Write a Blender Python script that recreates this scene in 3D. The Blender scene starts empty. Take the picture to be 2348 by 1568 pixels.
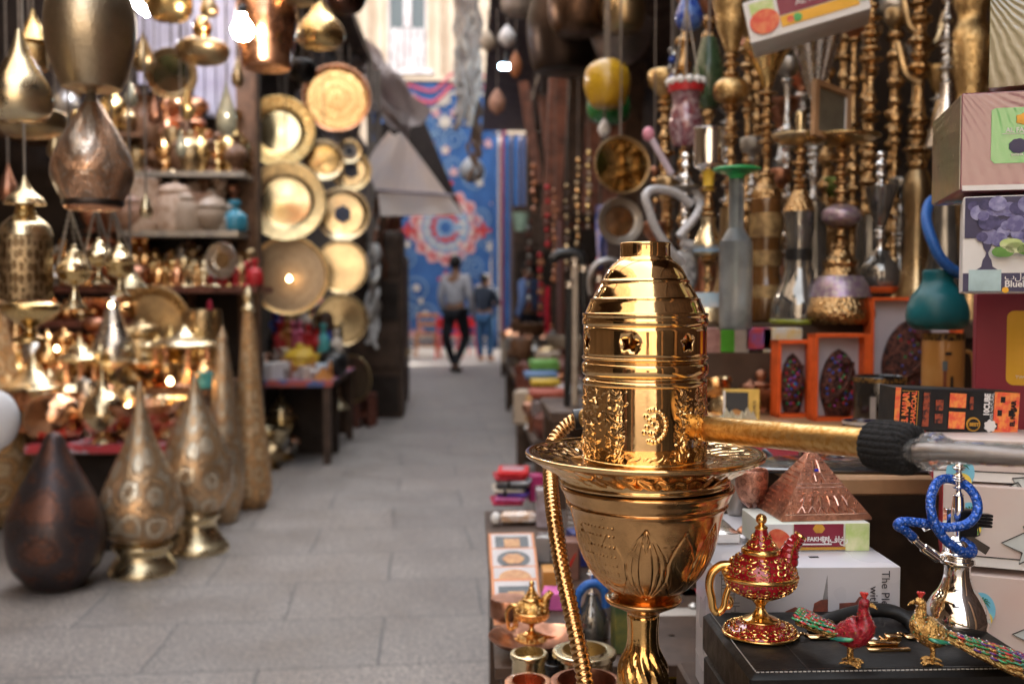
import bpy, math, random
import numpy as np
from mathutils import Vector, Matrix, geometry
R = math.radians
scn = bpy.context.scene
col = scn.collection
# ---------------------------------------------------------------- camera
F = 2283.0                     # focal length in the 2348-pixel-wide working frame
CX, CY = 1174.0, 784.0
camd = bpy.data.cameras.new('camera'); cam = bpy.data.objects.new('camera', camd); col.objects.link(cam)
scn.camera = cam
camd.sensor_width = 36; camd.lens = 36 * F / 2348; camd.clip_end = 500; camd.clip_start = 0.05
cam.location = (0, 0, 1.1)
YAW, PITCH = math.atan(94 / F), math.atan(94 / F)
fwd = Vector((math.sin(YAW) * math.cos(PITCH), math.cos(YAW) * math.cos(PITCH), -math.sin(PITCH)))
cam.rotation_euler = fwd.to_track_quat('-Z', 'Y').to_euler()
camd.dof.use_dof = True; camd.dof.focus_distance = 1.02; camd.dof.aperture_fstop = 4.8
rgt = Vector((math.cos(YAW), -math.sin(YAW), 0)); upv = rgt.cross(fwd)
# ---------------------------------------------------------------- light
w = bpy.data.worlds.new('World'); scn.world = w; w.use_nodes = True
nt = w.node_tree; bg = nt.nodes['Background']
sky = nt.nodes.new('ShaderNodeTexSky'); sky.sky_type = 'NISHITA'; sky.sun_disc = False
SUN_EL, SUN_AZ = R(50), R(60)
sky.sun_elevation = SUN_EL; sky.sun_rotation = SUN_AZ; sky.dust_density = 3.0; sky.air_density = 1.0; sky.ozone_density = 0.6
hsv = nt.nodes.new('ShaderNodeHueSaturation'); hsv.inputs['Saturation'].default_value = 0.16
nt.links.new(sky.outputs[0], hsv.inputs['Color']); nt.links.new(hsv.outputs[0], bg.inputs['Color'])
bg.inputs['Strength'].default_value = 0.15
sl = bpy.data.lights.new('sun', 'SUN'); sl.energy = 2.0; sl.angle = R(0.5); sl.color = (1, .95, .86)
so = bpy.data.objects.new('sun', sl); col.objects.link(so)
sd = Vector((math.sin(SUN_AZ) * math.cos(SUN_EL), math.cos(SUN_AZ) * math.cos(SUN_EL), math.sin(SUN_EL)))
so.rotation_euler = sd.to_track_quat('Z', 'Y').to_euler(); so.location = (0, 0, 20)
scn.view_settings.view_transform = 'Standard'; scn.view_settings.look = 'None'
scn.view_settings.exposure = 3.0; scn.view_settings.gamma = 1
scn.cycles.max_bounces = 8; scn.cycles.glossy_bounces = 5; scn.cycles.transmission_bounces = 6
scn.cycles.sample_clamp_indirect = 6; scn.cycles.caustics_reflective = False; scn.cycles.caustics_refractive = False

# ---------------------------------------------------------------- measuring
def ray(px, py):
    return fwd + rgt * ((px - CX) / F) + upv * ((CY - py) / F)
O = Vector((0, 0, 1.1))
def P(px, py, Y):
    d = ray(px, py); return O + d * (Y / d.y)
def Z(px, py, z):
    d = ray(px, py); return O + d * ((z - 1.1) / d.z)
def sc(px, Y):                       # metres per working pixel at that place
    return Y / ray(px, 690).y / F
def tag(o, label=None, cat=None, group=None, kind=None):
    if label: o['label'] = label
    if cat: o['category'] = cat
    if group: o['group'] = group
    if kind: o['kind'] = kind
    return o
def thing(name, label, cat, loc=(0, 0, 0), rz=0, group=None, rot=None):
    o = bpy.data.objects.new(name, None); col.objects.link(o); o.empty_display_size = .05
    o.location = loc; o.rotation_euler = rot if rot is not None else (0, 0, rz)
    return tag(o, label, cat, group)

# ---------------------------------------------------------------- materials
MATS = {}
class NT:
    def __init__(s, name):
        s.m = bpy.data.materials.new(name); s.m.use_nodes = True; s.t = s.m.node_tree
        s.b = s.t.nodes['Principled BSDF']
    def n(s, typ, **kw):
        nd = s.t.nodes.new(typ)
        for k, v in kw.items():
            if k.startswith('i_'): nd.inputs[k[2:]].default_value = v
            else: setattr(nd, k, v)
        return nd
    def l(s, a, b): s.t.links.new(a, b)
    def math(s, op, a, b=None, c=None):
        nd = s.t.nodes.new('ShaderNodeMath'); nd.operation = op
        for i, x in enumerate((a, b, c)):
            if x is None: continue
            if isinstance(x, (int, float)): nd.inputs[i].default_value = x
            else: s.l(x, nd.inputs[i])
        return nd.outputs[0]
    def coord(s): return s.n('ShaderNodeTexCoord').outputs['Object']
    def noise(s, vec, scale, detail=4, rough=.55, dist=0):
        nd = s.n('ShaderNodeTexNoise', i_Scale=scale, i_Detail=detail, i_Roughness=rough, i_Distortion=dist)
        s.l(vec, nd.inputs['Vector']); return nd.outputs['Fac']
    def ramp(s, f, a, b):
        nd = s.n('ShaderNodeMapRange'); nd.inputs[1].default_value = a; nd.inputs[2].default_value = b
        s.l(f, nd.inputs[0]); return nd.outputs[0]
    def mix(s, f, a, b):
        nd = s.t.nodes.new('ShaderNodeMix'); nd.data_type = 'RGBA'
        if isinstance(f, (int, float)): nd.inputs[0].default_value = f
        else: s.l(f, nd.inputs[0])
        for i, x in ((6, a), (7, b)):
            if isinstance(x, tuple): nd.inputs[i].default_value = (*x[:3], 1)
            else: s.l(x, nd.inputs[i])
        return nd.outputs[2]
    def bump(s, h, strength=.3, dist=.01):
        nd = s.n('ShaderNodeBump', i_Strength=strength, i_Distance=dist); s.l(h, nd.inputs['Height'])
        s.l(nd.outputs[0], s.b.inputs['Normal'])
def cyl(t, nt_=6, zs=10):
    """cylinder coordinates round the object's own axis, seam at the back"""
    sep = t.n('ShaderNodeSeparateXYZ'); t.l(t.coord(), sep.inputs[0])
    a = t.math('ARCTAN2', sep.outputs[0], t.math('MULTIPLY', sep.outputs[1], -1))
    cm = t.n('ShaderNodeCombineXYZ')
    t.l(t.math('MULTIPLY', a, nt_ / (2 * math.pi)), cm.inputs[0]); t.l(t.math('MULTIPLY', sep.outputs[2], zs), cm.inputs[1])
    return cm.outputs[0]
def M_(name, c, rough=.5, metal=0, var=.25, scale=30, bump=0, bscale=60, bdist=.004, rvar=.15, coat=0, trans=0, ior=1.45, em=None, es=0, c2=None, lo=.4, hi=.65, spec=None, aniso=0, alpha=None):
    """plain material with a second colour mottled in (c2 or a darker c)"""
    if name in MATS: return MATS[name]
    t = NT(name); b = t.b; co = t.coord()
    c2 = c2 or tuple(x * (1 - var) for x in c)
    f = t.ramp(t.noise(co, scale), lo, hi)
    t.l(t.mix(f, c, c2), b.inputs['Base Color'])
    b.inputs['Metallic'].default_value = metal
    if rvar: t.l(t.math('ADD', t.math('MULTIPLY', f, rvar), rough), b.inputs['Roughness'])
    else: b.inputs['Roughness'].default_value = rough
    if bump: t.bump(t.noise(co, bscale, 3), bump, bdist)
    b.inputs['Coat Weight'].default_value = coat; b.inputs['Coat Roughness'].default_value = .05
    b.inputs['Transmission Weight'].default_value = trans; b.inputs['IOR'].default_value = ior
    if em: b.inputs['Emission Color'].default_value = (*em, 1); b.inputs['Emission Strength'].default_value = es
    if spec is not None: b.inputs['Specular IOR Level'].default_value = spec
    if alpha is not None: b.inputs['Alpha'].default_value = alpha
    MATS[name] = t.m; return t.m
def engraved(name, c, c2, n=6, zs=9, rings=10, metal=1, rough=.22, amount=.5, bump=.5, base_noise=25, coverage=.0, fine=60, lw=.4):
    """chased metal: ringed medallions, small scrolls between, dark colour rubbed into the lines"""
    if name in MATS: return MATS[name]
    t = NT(name); b = t.b; co = t.coord(); cy = cyl(t, n, zs)
    wn = t.n('ShaderNodeTexNoise', i_Scale=2.6, i_Detail=2.0); t.l(cy, wn.inputs['Vector']); wv = t.n('ShaderNodeVectorMath', operation='MULTIPLY_ADD'); t.l(wn.outputs['Color'], wv.inputs[0]); wv.inputs[1].default_value = (.28, .28, 0); t.l(cy, wv.inputs[2])
    v1 = t.n('ShaderNodeTexVoronoi', i_Scale=1.0, i_Randomness=.45); t.l(wv.outputs[0], v1.inputs['Vector'])
    s1 = t.math('SINE', t.math('MULTIPLY', v1.outputs['Distance'], rings * 1.5))
    nz = t.n('ShaderNodeTexNoise', i_Scale=3.2, i_Detail=1.5, i_Distortion=1.2); t.l(cy, nz.inputs['Vector'])
    s2 = t.math('SINE', t.math('MULTIPLY', nz.outputs['Fac'], 40))
    v2 = t.n('ShaderNodeTexVoronoi', i_Scale=fine / 10, i_Randomness=.6); t.l(cy, v2.inputs['Vector'])
    s3 = t.math('SINE', t.math('MULTIPLY', v2.outputs['Distance'], 12))
    reg = t.ramp(t.math('ADD', s1, t.math('MULTIPLY', s2, .8)), -.3 - coverage, .3 - coverage)
    l1 = t.ramp(t.math('ABSOLUTE', s1), lw, lw * .5); l2 = t.ramp(t.math('ABSOLUTE', s2), lw, lw * .4); l3 = t.ramp(s3, .5, .9)
    ln = t.math('MAXIMUM', t.math('MAXIMUM', l1, l2), t.math('MULTIPLY', l3, .4))
    blot = t.ramp(t.noise(co, base_noise), .35, .7)
    base = t.mix(t.math('MULTIPLY', blot, .4), c, tuple(x * .75 for x in c))
    cc = t.mix(t.math('MULTIPLY', reg, amount), base, c2)
    t.l(t.mix(t.math('MULTIPLY', ln, amount * .85), cc, tuple(x * .22 for x in c2)), b.inputs['Base Color'])
    b.inputs['Metallic'].default_value = metal
    t.l(t.math('ADD', t.math('MULTIPLY', ln, .15), t.math('ADD', t.math('MULTIPLY', blot, .08), rough)), b.inputs['Roughness'])
    h = ln; bump = bump * .5
    t.bump(t.math('MULTIPLY', h, -1), bump, .003)
    MATS[name] = t.m; return t.m
def hammered(name, c, rough=.15, scale=55, strength=.5, dist=.004):
    if name in MATS: return MATS[name]
    t = NT(name); b = t.b; co = t.coord()
    v = t.n('ShaderNodeTexVoronoi', i_Scale=float(scale)); t.l(co, v.inputs['Vector'])
    f = t.ramp(t.noise(co, 18), .3, .7)
    t.l(t.mix(f, c, tuple(x * .7 for x in c)), b.inputs['Base Color'])
    b.inputs['Metallic'].default_value = 1
    t.l(t.math('ADD', t.math('MULTIPLY', f, .15), rough), b.inputs['Roughness'])
    t.bump(v.outputs['Distance'], strength, dist); MATS[name] = t.m; return t.m
def chased(name, c, c2, scale=38, rough=.25):
    t = NT(name); b = t.b; co = t.coord(); ln = t.n('ShaderNodeVectorMath', operation='LENGTH'); t.l(co, ln.inputs[0])
    rings = t.ramp(t.math('SINE', t.math('MULTIPLY', ln.outputs['Value'], 95)), .6, .95)
    v = t.n('ShaderNodeTexVoronoi', i_Scale=float(scale)); t.l(co, v.inputs['Vector']); s1 = t.ramp(t.math('SINE', t.math('MULTIPLY', v.outputs['Distance'], 14)), 0, .8)
    f = t.math('MAXIMUM', t.math('MULTIPLY', s1, .85), t.math('MULTIPLY', rings, .4))
    t.l(t.mix(t.math('MULTIPLY', f, .75), c, c2), b.inputs['Base Color']); b.inputs['Metallic'].default_value = .9
    t.l(t.math('ADD', t.math('MULTIPLY', f, .2), rough), b.inputs['Roughness']); t.bump(t.math('MULTIPLY', f, -1), .3, .003); return t.m
GOLD = M_('polished_gold', (.82, .54, .25), .05, 1, var=.12, scale=40, rvar=.08, bump=.06, bscale=35, bdist=.003)
GOLD2 = M_('worn_gold', (.72, .42, .18), .12, 1, var=.35, scale=55, rvar=.22, bump=.12, bscale=70, bdist=.002, lo=.45, hi=.75)
GOLDR = M_('bright_gold_relief', (.86, .53, .2), .1, 1, var=.2, scale=60, rvar=.1, bump=.35, bscale=220, bdist=.001)
BRASS = M_('brass', (.78, .55, .24), .2, 1, var=.3, scale=14, rvar=.15, bump=.15, bscale=30)
BRASSD = M_('aged_brass', (.52, .38, .21), .26, 1, var=.45, scale=10, rvar=.2, bump=.2, bscale=30)
BRASSP = M_('pale_brass', (.86, .72, .46), .2, 1, var=.25, scale=14, rvar=.2, bump=.12, bscale=25)
COPPER = M_('copper', (.85, .43, .25), .2, 1, var=.3, scale=14, rvar=.2, bump=.15, bscale=30)
COPPERD = M_('dark_copper', (.5, .24, .15), .3, 1, var=.5, scale=30, rvar=.2, bump=.4, bscale=120, bdist=.002)
SILVER = M_('silvery_metal', (.78, .74, .68), .2, 1, var=.25, scale=14, rvar=.15, bump=.12, bscale=25)
CHROME = M_('chrome', (.88, .87, .86), .05, 1, var=.05, scale=14, rvar=.04)
TIN = M_('dull_tin', (.5, .47, .43), .35, 1, var=.4, scale=12, rvar=.2, bump=.1, bscale=20)
WOOD = M_('brown_wood', (.2, .095, .045), .5, 0, var=.5, scale=12, bump=.3, bscale=40)
WOODD = M_('dark_wood', (.085, .048, .03), .5, 0, var=.5, scale=9, bump=.3, bscale=40)
WOODR = M_('red_brown_wood', (.17, .05, .03), .4, 0, var=.4, scale=20)
WOODL = M_('light_wood', (.42, .24, .12), .5, 0, var=.3, scale=18)
BLACK = M_('black_plastic', (.012, .012, .013), .3, 0, var=.2)
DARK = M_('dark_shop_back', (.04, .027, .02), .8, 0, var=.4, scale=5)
WHITE = M_('white_enamel', (.75, .74, .72), .4, 0, var=.08)
STONEW = M_('alabaster', (.62, .47, .36), .45, 0, c2=(.42, .27, .18), scale=8)
ROPE = M_('grey_cord', (.22, .18, .15), .9, 0)
def colr(name, c, rough=.4, metal=0, **k): return M_(name, c, rough, metal, **k)
RED = colr('red_enamel', (.5, .02, .025)); BLUE = colr('blue_enamel', (.03, .08, .4)); TEAL = colr('turquoise_glaze', (.08, .38, .4))
GREEN = colr('green_enamel', (.03, .3, .08)); PINK = colr('pink_enamel', (.7, .15, .3)); YEL = colr('yellow_enamel', (.75, .5, .05))
ORANGE = colr('orange_card', (.78, .12, .02), .5); TERRA = colr('terracotta_paint', (.45, .17, .07))

def thin_cloth(m, f=.5):
    t = m.node_tree; b = t.nodes['Principled BSDF']; out = t.nodes['Material Output']; tr = t.nodes.new('ShaderNodeBsdfTranslucent'); mx = t.nodes.new('ShaderNodeMixShader')
    src = b.inputs['Base Color'].links[0].from_socket; t.links.new(src, tr.inputs['Color']); mx.inputs[0].default_value = f
    t.links.new(b.outputs[0], mx.inputs[1]); t.links.new(tr.outputs[0], mx.inputs[2]); t.links.new(mx.outputs[0], out.inputs['Surface']); return m
# ---------------------------------------------------------------- mesh helpers
class MB:
    def __init__(s): s.v = []; s.f = []; s.m = []
    def add(s, v, f, m=0, mat=None):
        o = len(s.v)
        s.v += [tuple(mat @ Vector(p)) for p in v] if mat is not None else [tuple(p) for p in v]
        s.f += [tuple(i + o for i in q) for q in f]; s.m += [m] * len(f); return s
    def lathe(s, prof, seg=32, m=0, mat=None, flute=None, squash=1):
        v = []; f = []; n = len(prof)
        for r, z in prof:
            for k in range(seg):
                a = 2 * math.pi * k / seg; rr = r * (1 + (flute(a, z) if flute else 0))
                v.append((rr * math.sin(a), -rr * math.cos(a) * squash, z))
        for i in range(n - 1):
            for k in range(seg):
                k2 = (k + 1) % seg; q = (i * seg + k, i * seg + k2, (i + 1) * seg + k2, (i + 1) * seg + k)
                f.append(q)
        if prof[0][0] > 1e-5: f.append(tuple(reversed(range(seg))))
        if prof[-1][0] > 1e-5: f.append(tuple(range((n - 1) * seg, n * seg)))
        return s.add(v, f, m, mat)
    def ring(s, prof, seg=32, m=0, mat=None, flute=None):     # closed profile (hollow)
        v = []; f = []; n = len(prof)
        for r, z in prof:
            for k in range(seg):
                a = 2 * math.pi * k / seg; rr = r * (1 + (flute(a, z) if flute else 0))
                v.append((rr * math.sin(a), -rr * math.cos(a), z))
        for i in range(n):
            j = (i + 1) % n
            for k in range(seg):
                k2 = (k + 1) % seg; f.append((i * seg + k, i * seg + k2, j * seg + k2, j * seg + k))
        return s.add(v, f, m, mat)
    def box(s, c, d, m=0, rz=0, mat=None, bev=0):
        x, y, z = d[0] / 2, d[1] / 2, d[2] / 2; c = Vector(c)
        rm = Matrix.Rotation(rz, 4, 'Z'); T = Matrix.Translation(c) @ rm
        if mat is not None: T = mat @ T
        if not bev:
            v = [(i, j, k) for k in (-z, z) for j in (-y, y) for i in (-x, x)]
            f = [(0, 2, 3, 1), (4, 5, 7, 6), (0, 1, 5, 4), (2, 6, 7, 3), (0, 4, 6, 2), (1, 3, 7, 5)]
            return s.add(v, f, m, T)
        b = bev; v = []
        for (zz, ins) in ((-z, b), (-z + b, 0), (z - b, 0), (z, b)):
            X, Yy = x - ins, y - ins; q = b * .6
            v += [(-X + q, -Yy, zz), (X - q, -Yy, zz), (X, -Yy + q, zz), (X, Yy - q, zz), (X - q, Yy, zz), (-X + q, Yy, zz), (-X, Yy - q, zz), (-X, -Yy + q, zz)]
        f = [tuple(reversed(range(8))), tuple(range(24, 32))]
        for i in range(3):
            for k in range(8): f.append((i * 8 + k, i * 8 + (k + 1) % 8, (i + 1) * 8 + (k + 1) % 8, (i + 1) * 8 + k))
        return s.add(v, f, m, T)
    def tube(s, pts, rad, seg=10, m=0, flat=1.0, closed=False, up=(0, 0, 1), cap=True, mat=None):
        pts = [Vector(p) for p in pts]; n = len(pts)
        rad = [rad] * n if isinstance(rad, (int, float)) else rad
        v = []; f = []; upp = None
        for i, p in enumerate(pts):
            if closed: t = pts[(i + 1) % n] - pts[i - 1]
            else: t = pts[min(i + 1, n - 1)] - pts[max(i - 1, 0)]
            t = t.normalized() if t.length > 1e-9 else Vector((0, 0, 1))
            if upp is None:
                u = Vector(up); u = u - t * u.dot(t)
                if u.length < .05: u = Vector((0, 1, 0)); u = u - t * u.dot(t)
            else: u = upp - t * upp.dot(t)
            u.normalize(); upp = u; w_ = t.cross(u)
            for k in range(seg):
                a = 2 * math.pi * k / seg
                v.append(p + u * (rad[i] * flat * math.cos(a)) + w_ * (rad[i] * math.sin(a)))
        for i in range(n if closed else n - 1):
            j = (i + 1) % n
            for k in range(seg): f.append((i * seg + k, i * seg + (k + 1) % seg, j * seg + (k + 1) % seg, j * seg + k))
        if cap and not closed: f.append(tuple(reversed(range(seg)))); f.append(tuple(range((n - 1) * seg, n * seg)))
        return s.add(v, f, m, mat)
    def ball(s, c, r, seg=12, m=0, mat=None, sq=(1, 1, 1)):
        pr = [(max(r * math.sin(math.pi * i / (seg // 2 + 1)), 1e-6), -r * math.cos(math.pi * i / (seg // 2 + 1))) for i in range(seg // 2 + 2)]
        T = Matrix.Translation(c) @ Matrix.Diagonal((*sq, 1))
        if mat is not None: T = mat @ T
        return s.lathe(pr, seg, m, T)
    def poly(s, pts2, th, m=0, mat=None):                     # flat outline in XZ, th thick along Y
        n = len(pts2); v = [(x, 0, z) for x, z in pts2] + [(x, th, z) for x, z in pts2]
        f = [tuple(range(n)), tuple(reversed(range(n, 2 * n)))] + [((i + 1) % n, i, i + n, (i + 1) % n + n) for i in range(n)]
        return s.add(v, f, m, mat)
    def build(s, name, mats, parent=None, angle=40, loc=None, rot=None):
        me = bpy.data.meshes.new(name); me.from_pydata(s.v, [], s.f)
        for mm in (mats if isinstance(mats, (list, tuple)) else [mats]): me.materials.append(mm)
        me.polygons.foreach_set('material_index', s.m); me.update()
        me.shade_smooth()
        if angle < 180: me.set_sharp_from_angle(angle=R(angle))
        me.validate()
        o = bpy.data.objects.new(name, me); col.objects.link(o)
        if parent: o.parent = parent
        if loc is not None: o.location = loc
        if rot is not None: o.rotation_euler = rot
        return o
def solo(mb, name, mat, label, cat, loc=None, rz=0, group=None, angle=40, rot=None):
    return tag(mb.build(name, mat, None, angle, loc, rot if rot is not None else (0, 0, rz)), label, cat, group)
def spl(pts, n=8):
    """Catmull-Rom through points"""
    pts = [Vector(p) for p in pts]; out = []
    q = [pts[0] * 2 - pts[1]] + pts + [pts[-1] * 2 - pts[-2]]
    for i in range(1, len(q) - 2):
        a, b, c, d = q[i - 1], q[i], q[i + 1], q[i + 2]
        for k in range(n):
            t = k / n
            out.append(.5 * ((2 * b) + (c - a) * t + (2 * a - 5 * b + 4 * c - d) * t * t + (3 * b - a - 3 * c + d) * t ** 3))
    out.append(pts[-1]); return out
def smooth(prof, n=4):
    return [(max(p.x, 0), p.y) for p in spl([(a, b, 0) for a, b in prof], n)]
def txt(s, size, mat, parent, loc, rot=(R(90), 0, 0), name='lettering', align='CENTER', bold=0, spacing=1, sx=1):
    cu = bpy.data.curves.new(name, 'FONT'); cu.body = s; cu.size = size; cu.align_x = align; cu.align_y = 'CENTER'
    cu.offset = bold; cu.space_character = spacing; cu.extrude = 0.0002; cu.resolution_u = 3
    t = bpy.data.objects.new(name, cu); col.objects.link(t)
    dg = bpy.context.evaluated_depsgraph_get(); me = bpy.data.meshes.new_from_object(t.evaluated_get(dg))
    bpy.data.objects.remove(t); bpy.data.curves.remove(cu)
    me.materials.clear(); me.materials.append(mat)
    o = bpy.data.objects.new(name, me); col.objects.link(o); o.parent = parent; o.location = loc; o.rotation_euler = rot; o.scale = (sx, 1, 1)
    return o
def LT(name, label, cat, cx, Y, parts, group=None, z=None, hang=None, seg=32, cord=ROPE, sm=4, yb=None, extra=None):
    """turned object measured in working pixels: parts = [(part name, material, [(radius, y), ...], {opts})]"""
    yb = yb if yb is not None else max(y for p in parts for _, y in p[2])
    base = P(cx, yb, Y); s = sc(cx, Y)
    if z is not None: base.z = z
    ps = []
    for p in parts:
        pr = [(max(r * s, 0), (yb - y) * s) for r, y in p[2]]
        op = p[3] if len(p) > 3 else {}
        if op.get('sm', sm): pr = smooth(pr, op.get('sm', sm))
        if pr[0][1] > pr[-1][1]: pr.reverse()
        ps.append((p[0], p[1], pr, op))
    if len(ps) == 1 and hang is None and extra is None:
        mb = MB().lathe(ps[0][2], seg, flute=ps[0][3].get('flute'))
        return solo(mb, name, ps[0][1], label, cat, base, 0, group, ps[0][3].get('ang', 50))
    t = thing(name, label, cat, base, 0, group)
    for n_, m_, pr, op in ps:
        MB().lathe(pr, op.get('seg', seg), flute=op.get('flute')).build(n_, m_, t, op.get('ang', 50))
    if hang is not None:
        top = max(p[2][-1][1] for p in ps)
        MB().tube([(0, 0, top - .005), (0.002, 0, (top + hang - base.z) / 2), (0, 0, hang - base.z)], .0035, 6).build('cord', cord, t)
    if extra: extra(t, s)
    return t
def struct(name, mb, mat, angle=30): return tag(mb.build(name, mat, None, angle), kind='structure')
def sheet(c, nu, nv, fn, th=0):
    """cloth: bilinear sheet over four corners pushed about by fn(u,v)->Vector"""
    a, b, cc, d = [Vector(p) for p in c]; v = []; f = []
    for j in range(nv + 1):
        for i in range(nu + 1):
            u, t = i / nu, j / nv
            v.append((a * (1 - u) + b * u) * (1 - t) + (d * (1 - u) + cc * u) * t + Vector(fn(u, t)))
    for j in range(nv):
        for i in range(nu):
            q = j * (nu + 1) + i; f.append((q, q + 1, q + nu + 2, q + nu + 1))
    if th:
        n = len(v); v += [p + Vector((0, th, 0)) for p in v]; f += [tuple(x + n for x in reversed(q)) for q in f]
        bd = [i for i in range(nu)] ; rim = []
        for i in range(nu): rim.append((i, i + 1)); rim.append(((nv * (nu + 1)) + i + 1, nv * (nu + 1) + i))
        for j in range(nv): rim.append(((j + 1) * (nu + 1), j * (nu + 1))); rim.append((j * (nu + 1) + nu, (j + 1) * (nu + 1) + nu))
        f += [(b_, a_, a_ + n, b_ + n) for a_, b_ in rim]
    m = MB(); m.add(v, f); return m
ORD = ['first', 'second', 'third', 'fourth', 'fifth', 'sixth', 'seventh', 'eighth', 'ninth', 'tenth', 'eleventh', 'twelfth', 'thirteenth', 'fourteenth', 'fifteenth', 'sixteenth', 'seventeenth', 'eighteenth', 'nineteenth', 'twentieth', 'twenty-first', 'twenty-second', 'twenty-third', 'twenty-fourth', 'twenty-fifth', 'twenty-sixth']
# ================================================================ setting
def paving():
    t = NT('granite_paving'); b = t.b; co = t.coord()
    br = t.n('ShaderNodeTexBrick', i_Scale=1.0); br.inputs['Brick Width'].default_value = .7; br.inputs['Row Height'].default_value = .46
    br.inputs['Mortar Size'].default_value = .0052; br.inputs['Mortar Smooth'].default_value = .3; br.inputs['Bias'].default_value = 0
    br.inputs['Color1'].default_value = (.33, .285, .255, 1); br.inputs['Color2'].default_value = (.43, .365, .32, 1); br.inputs['Mortar'].default_value = (.05, .042, .036, 1)
    mp = t.n('ShaderNodeMapping'); mp.inputs['Rotation'].default_value = (0, 0, R(-3)); mp.inputs['Location'].default_value = (.1, .22, 0)
    t.l(co, mp.inputs[0]); nz = t.n('ShaderNodeTexNoise', i_Scale=1.3); t.l(co, nz.inputs['Vector'])
    vm = t.n('ShaderNodeVectorMath', operation='MULTIPLY_ADD'); t.l(nz.outputs['Color'], vm.inputs[0]); vm.inputs[1].default_value = (.05, .02, 0); t.l(mp.outputs[0], vm.inputs[2])
    t.l(vm.outputs[0], br.inputs['Vector'])
    sp = t.ramp(t.noise(co, 85, 2, .9), .42, .58)
    sp2 = t.ramp(t.noise(co, 34, 5, .85), .4, .6)
    st = t.ramp(t.noise(co, 2.3, 6, .68), .36, .66)
    c1 = t.mix(sp, (.1, .095, .095), (1.0, .97, .94)); c1b = t.mix(sp2, (.48, .45, .43), (1.0, 1.0, 1.0)); c2 = t.mix(st, (.62, .55, .5), (1, 1, 1))
    def mul(a, b_):
        nd = t.t.nodes.new('ShaderNodeMix'); nd.data_type = 'RGBA'; nd.blend_type = 'MULTIPLY'; nd.inputs[0].default_value = 1
        t.l(a, nd.inputs[6]); t.l(b_, nd.inputs[7]); return nd.outputs[2]
    cc = mul(mul(mul(br.outputs['Color'], c1), c1b), c2)
    bc = t.n('ShaderNodeBrightContrast', i_Bright=.12); t.l(cc, bc.inputs[0]); t.l(bc.outputs[0], b.inputs['Base Color'])
    t.l(t.math('ADD', t.math('MULTIPLY', st, .2), .42), b.inputs['Roughness'])
    h = t.math('ADD', t.math('MULTIPLY', br.outputs['Fac'], -1.0), t.math('MULTIPLY', sp, .12)); t.bump(h, .5, .006)
    return t.m
struct('ground', MB().box((0, 20, -.25), (120, 120, .5)), paving())
PLASTER = M_('old_plaster', (.42, .32, .23), .9, 0, c2=(.3, .22, .16), scale=2, bump=.3, bscale=12, bdist=.01)
CREAM = M_('cream_plaster', (.62, .5, .37), .9, 0, c2=(.52, .4, .29), scale=1.5, bump=.2, bscale=10)
BROWNW = M_('brown_timber_wall', (.07, .038, .026), .75, 0, c2=(.03, .018, .013), scale=6, bump=.5, bscale=30)
# buildings on both sides: long walls either side of the alley, the shops are open bays in front of them
def building(name, label, x0, x1, y0, y1, z0, z1, mat, trims):
    t = thing(name, label, 'building', ((x0 + x1) / 2, (y0 + y1) / 2, 0))
    c = Vector(t.location)
    MB().box(Vector(((x0 + x1) / 2, (y0 + y1) / 2, (z0 + z1) / 2)) - c, (x1 - x0, y1 - y0, z1 - z0)).build('wall', mat, t)
    for n_, m_, bx in trims:
        mb = MB()
        for (cc, d) in bx: mb.box(Vector(cc) - c, d)
        mb.build(n_, m_, t)
    return t
building('shop_building', 'brown shop building along the left side of the alley, behind the brass shop', -7, -3.25, -6, 18.5, 0, 7, PLASTER,
         [('cornice', WOODD, [((-3.22, 4, 3.1), (.06, 24, .12))]), ('added_dark_bay', DARK, [((-3.23, -1.2, 1.1), (.06, 1.6, 2.2)), ((-3.23, -3.4, 1.2), (.06, 1.3, 2.4)), ((-3.23, -5.2, 1.1), (.06, .8, 2.2))]), ('shutter', WOODR, [((-3.23, -2.4, 1.1), (.07, .5, 2.2)), ((-3.23, -4.5, 1.1), (.07, .3, 2.2))])])  # dark bays and wood strips added behind the camera for the metal to reflect
building('shop_building', 'brown shop building along the right side of the alley, behind the hookah stall', 1.62, 6, -6, 18.5, 0, 8.5, BROWNW,
         [('cornice', WOODD, [((1.59, 4, 3.2), (.06, 24, .12))]), ('added_dark_bay', DARK, [((1.6, -1.4, 1.2), (.06, 1.8, 2.4)), ((1.6, -3.7, 1.2), (.06, 1.5, 2.4))]), ('shutter', WOODL, [((1.6, -2.6, 1.2), (.07, .35, 2.4)), ((1.6, -.3, 1.2), (.07, .2, 2.4))])])  # more unseen dark and pale panels, added only for reflections in the gold
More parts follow.
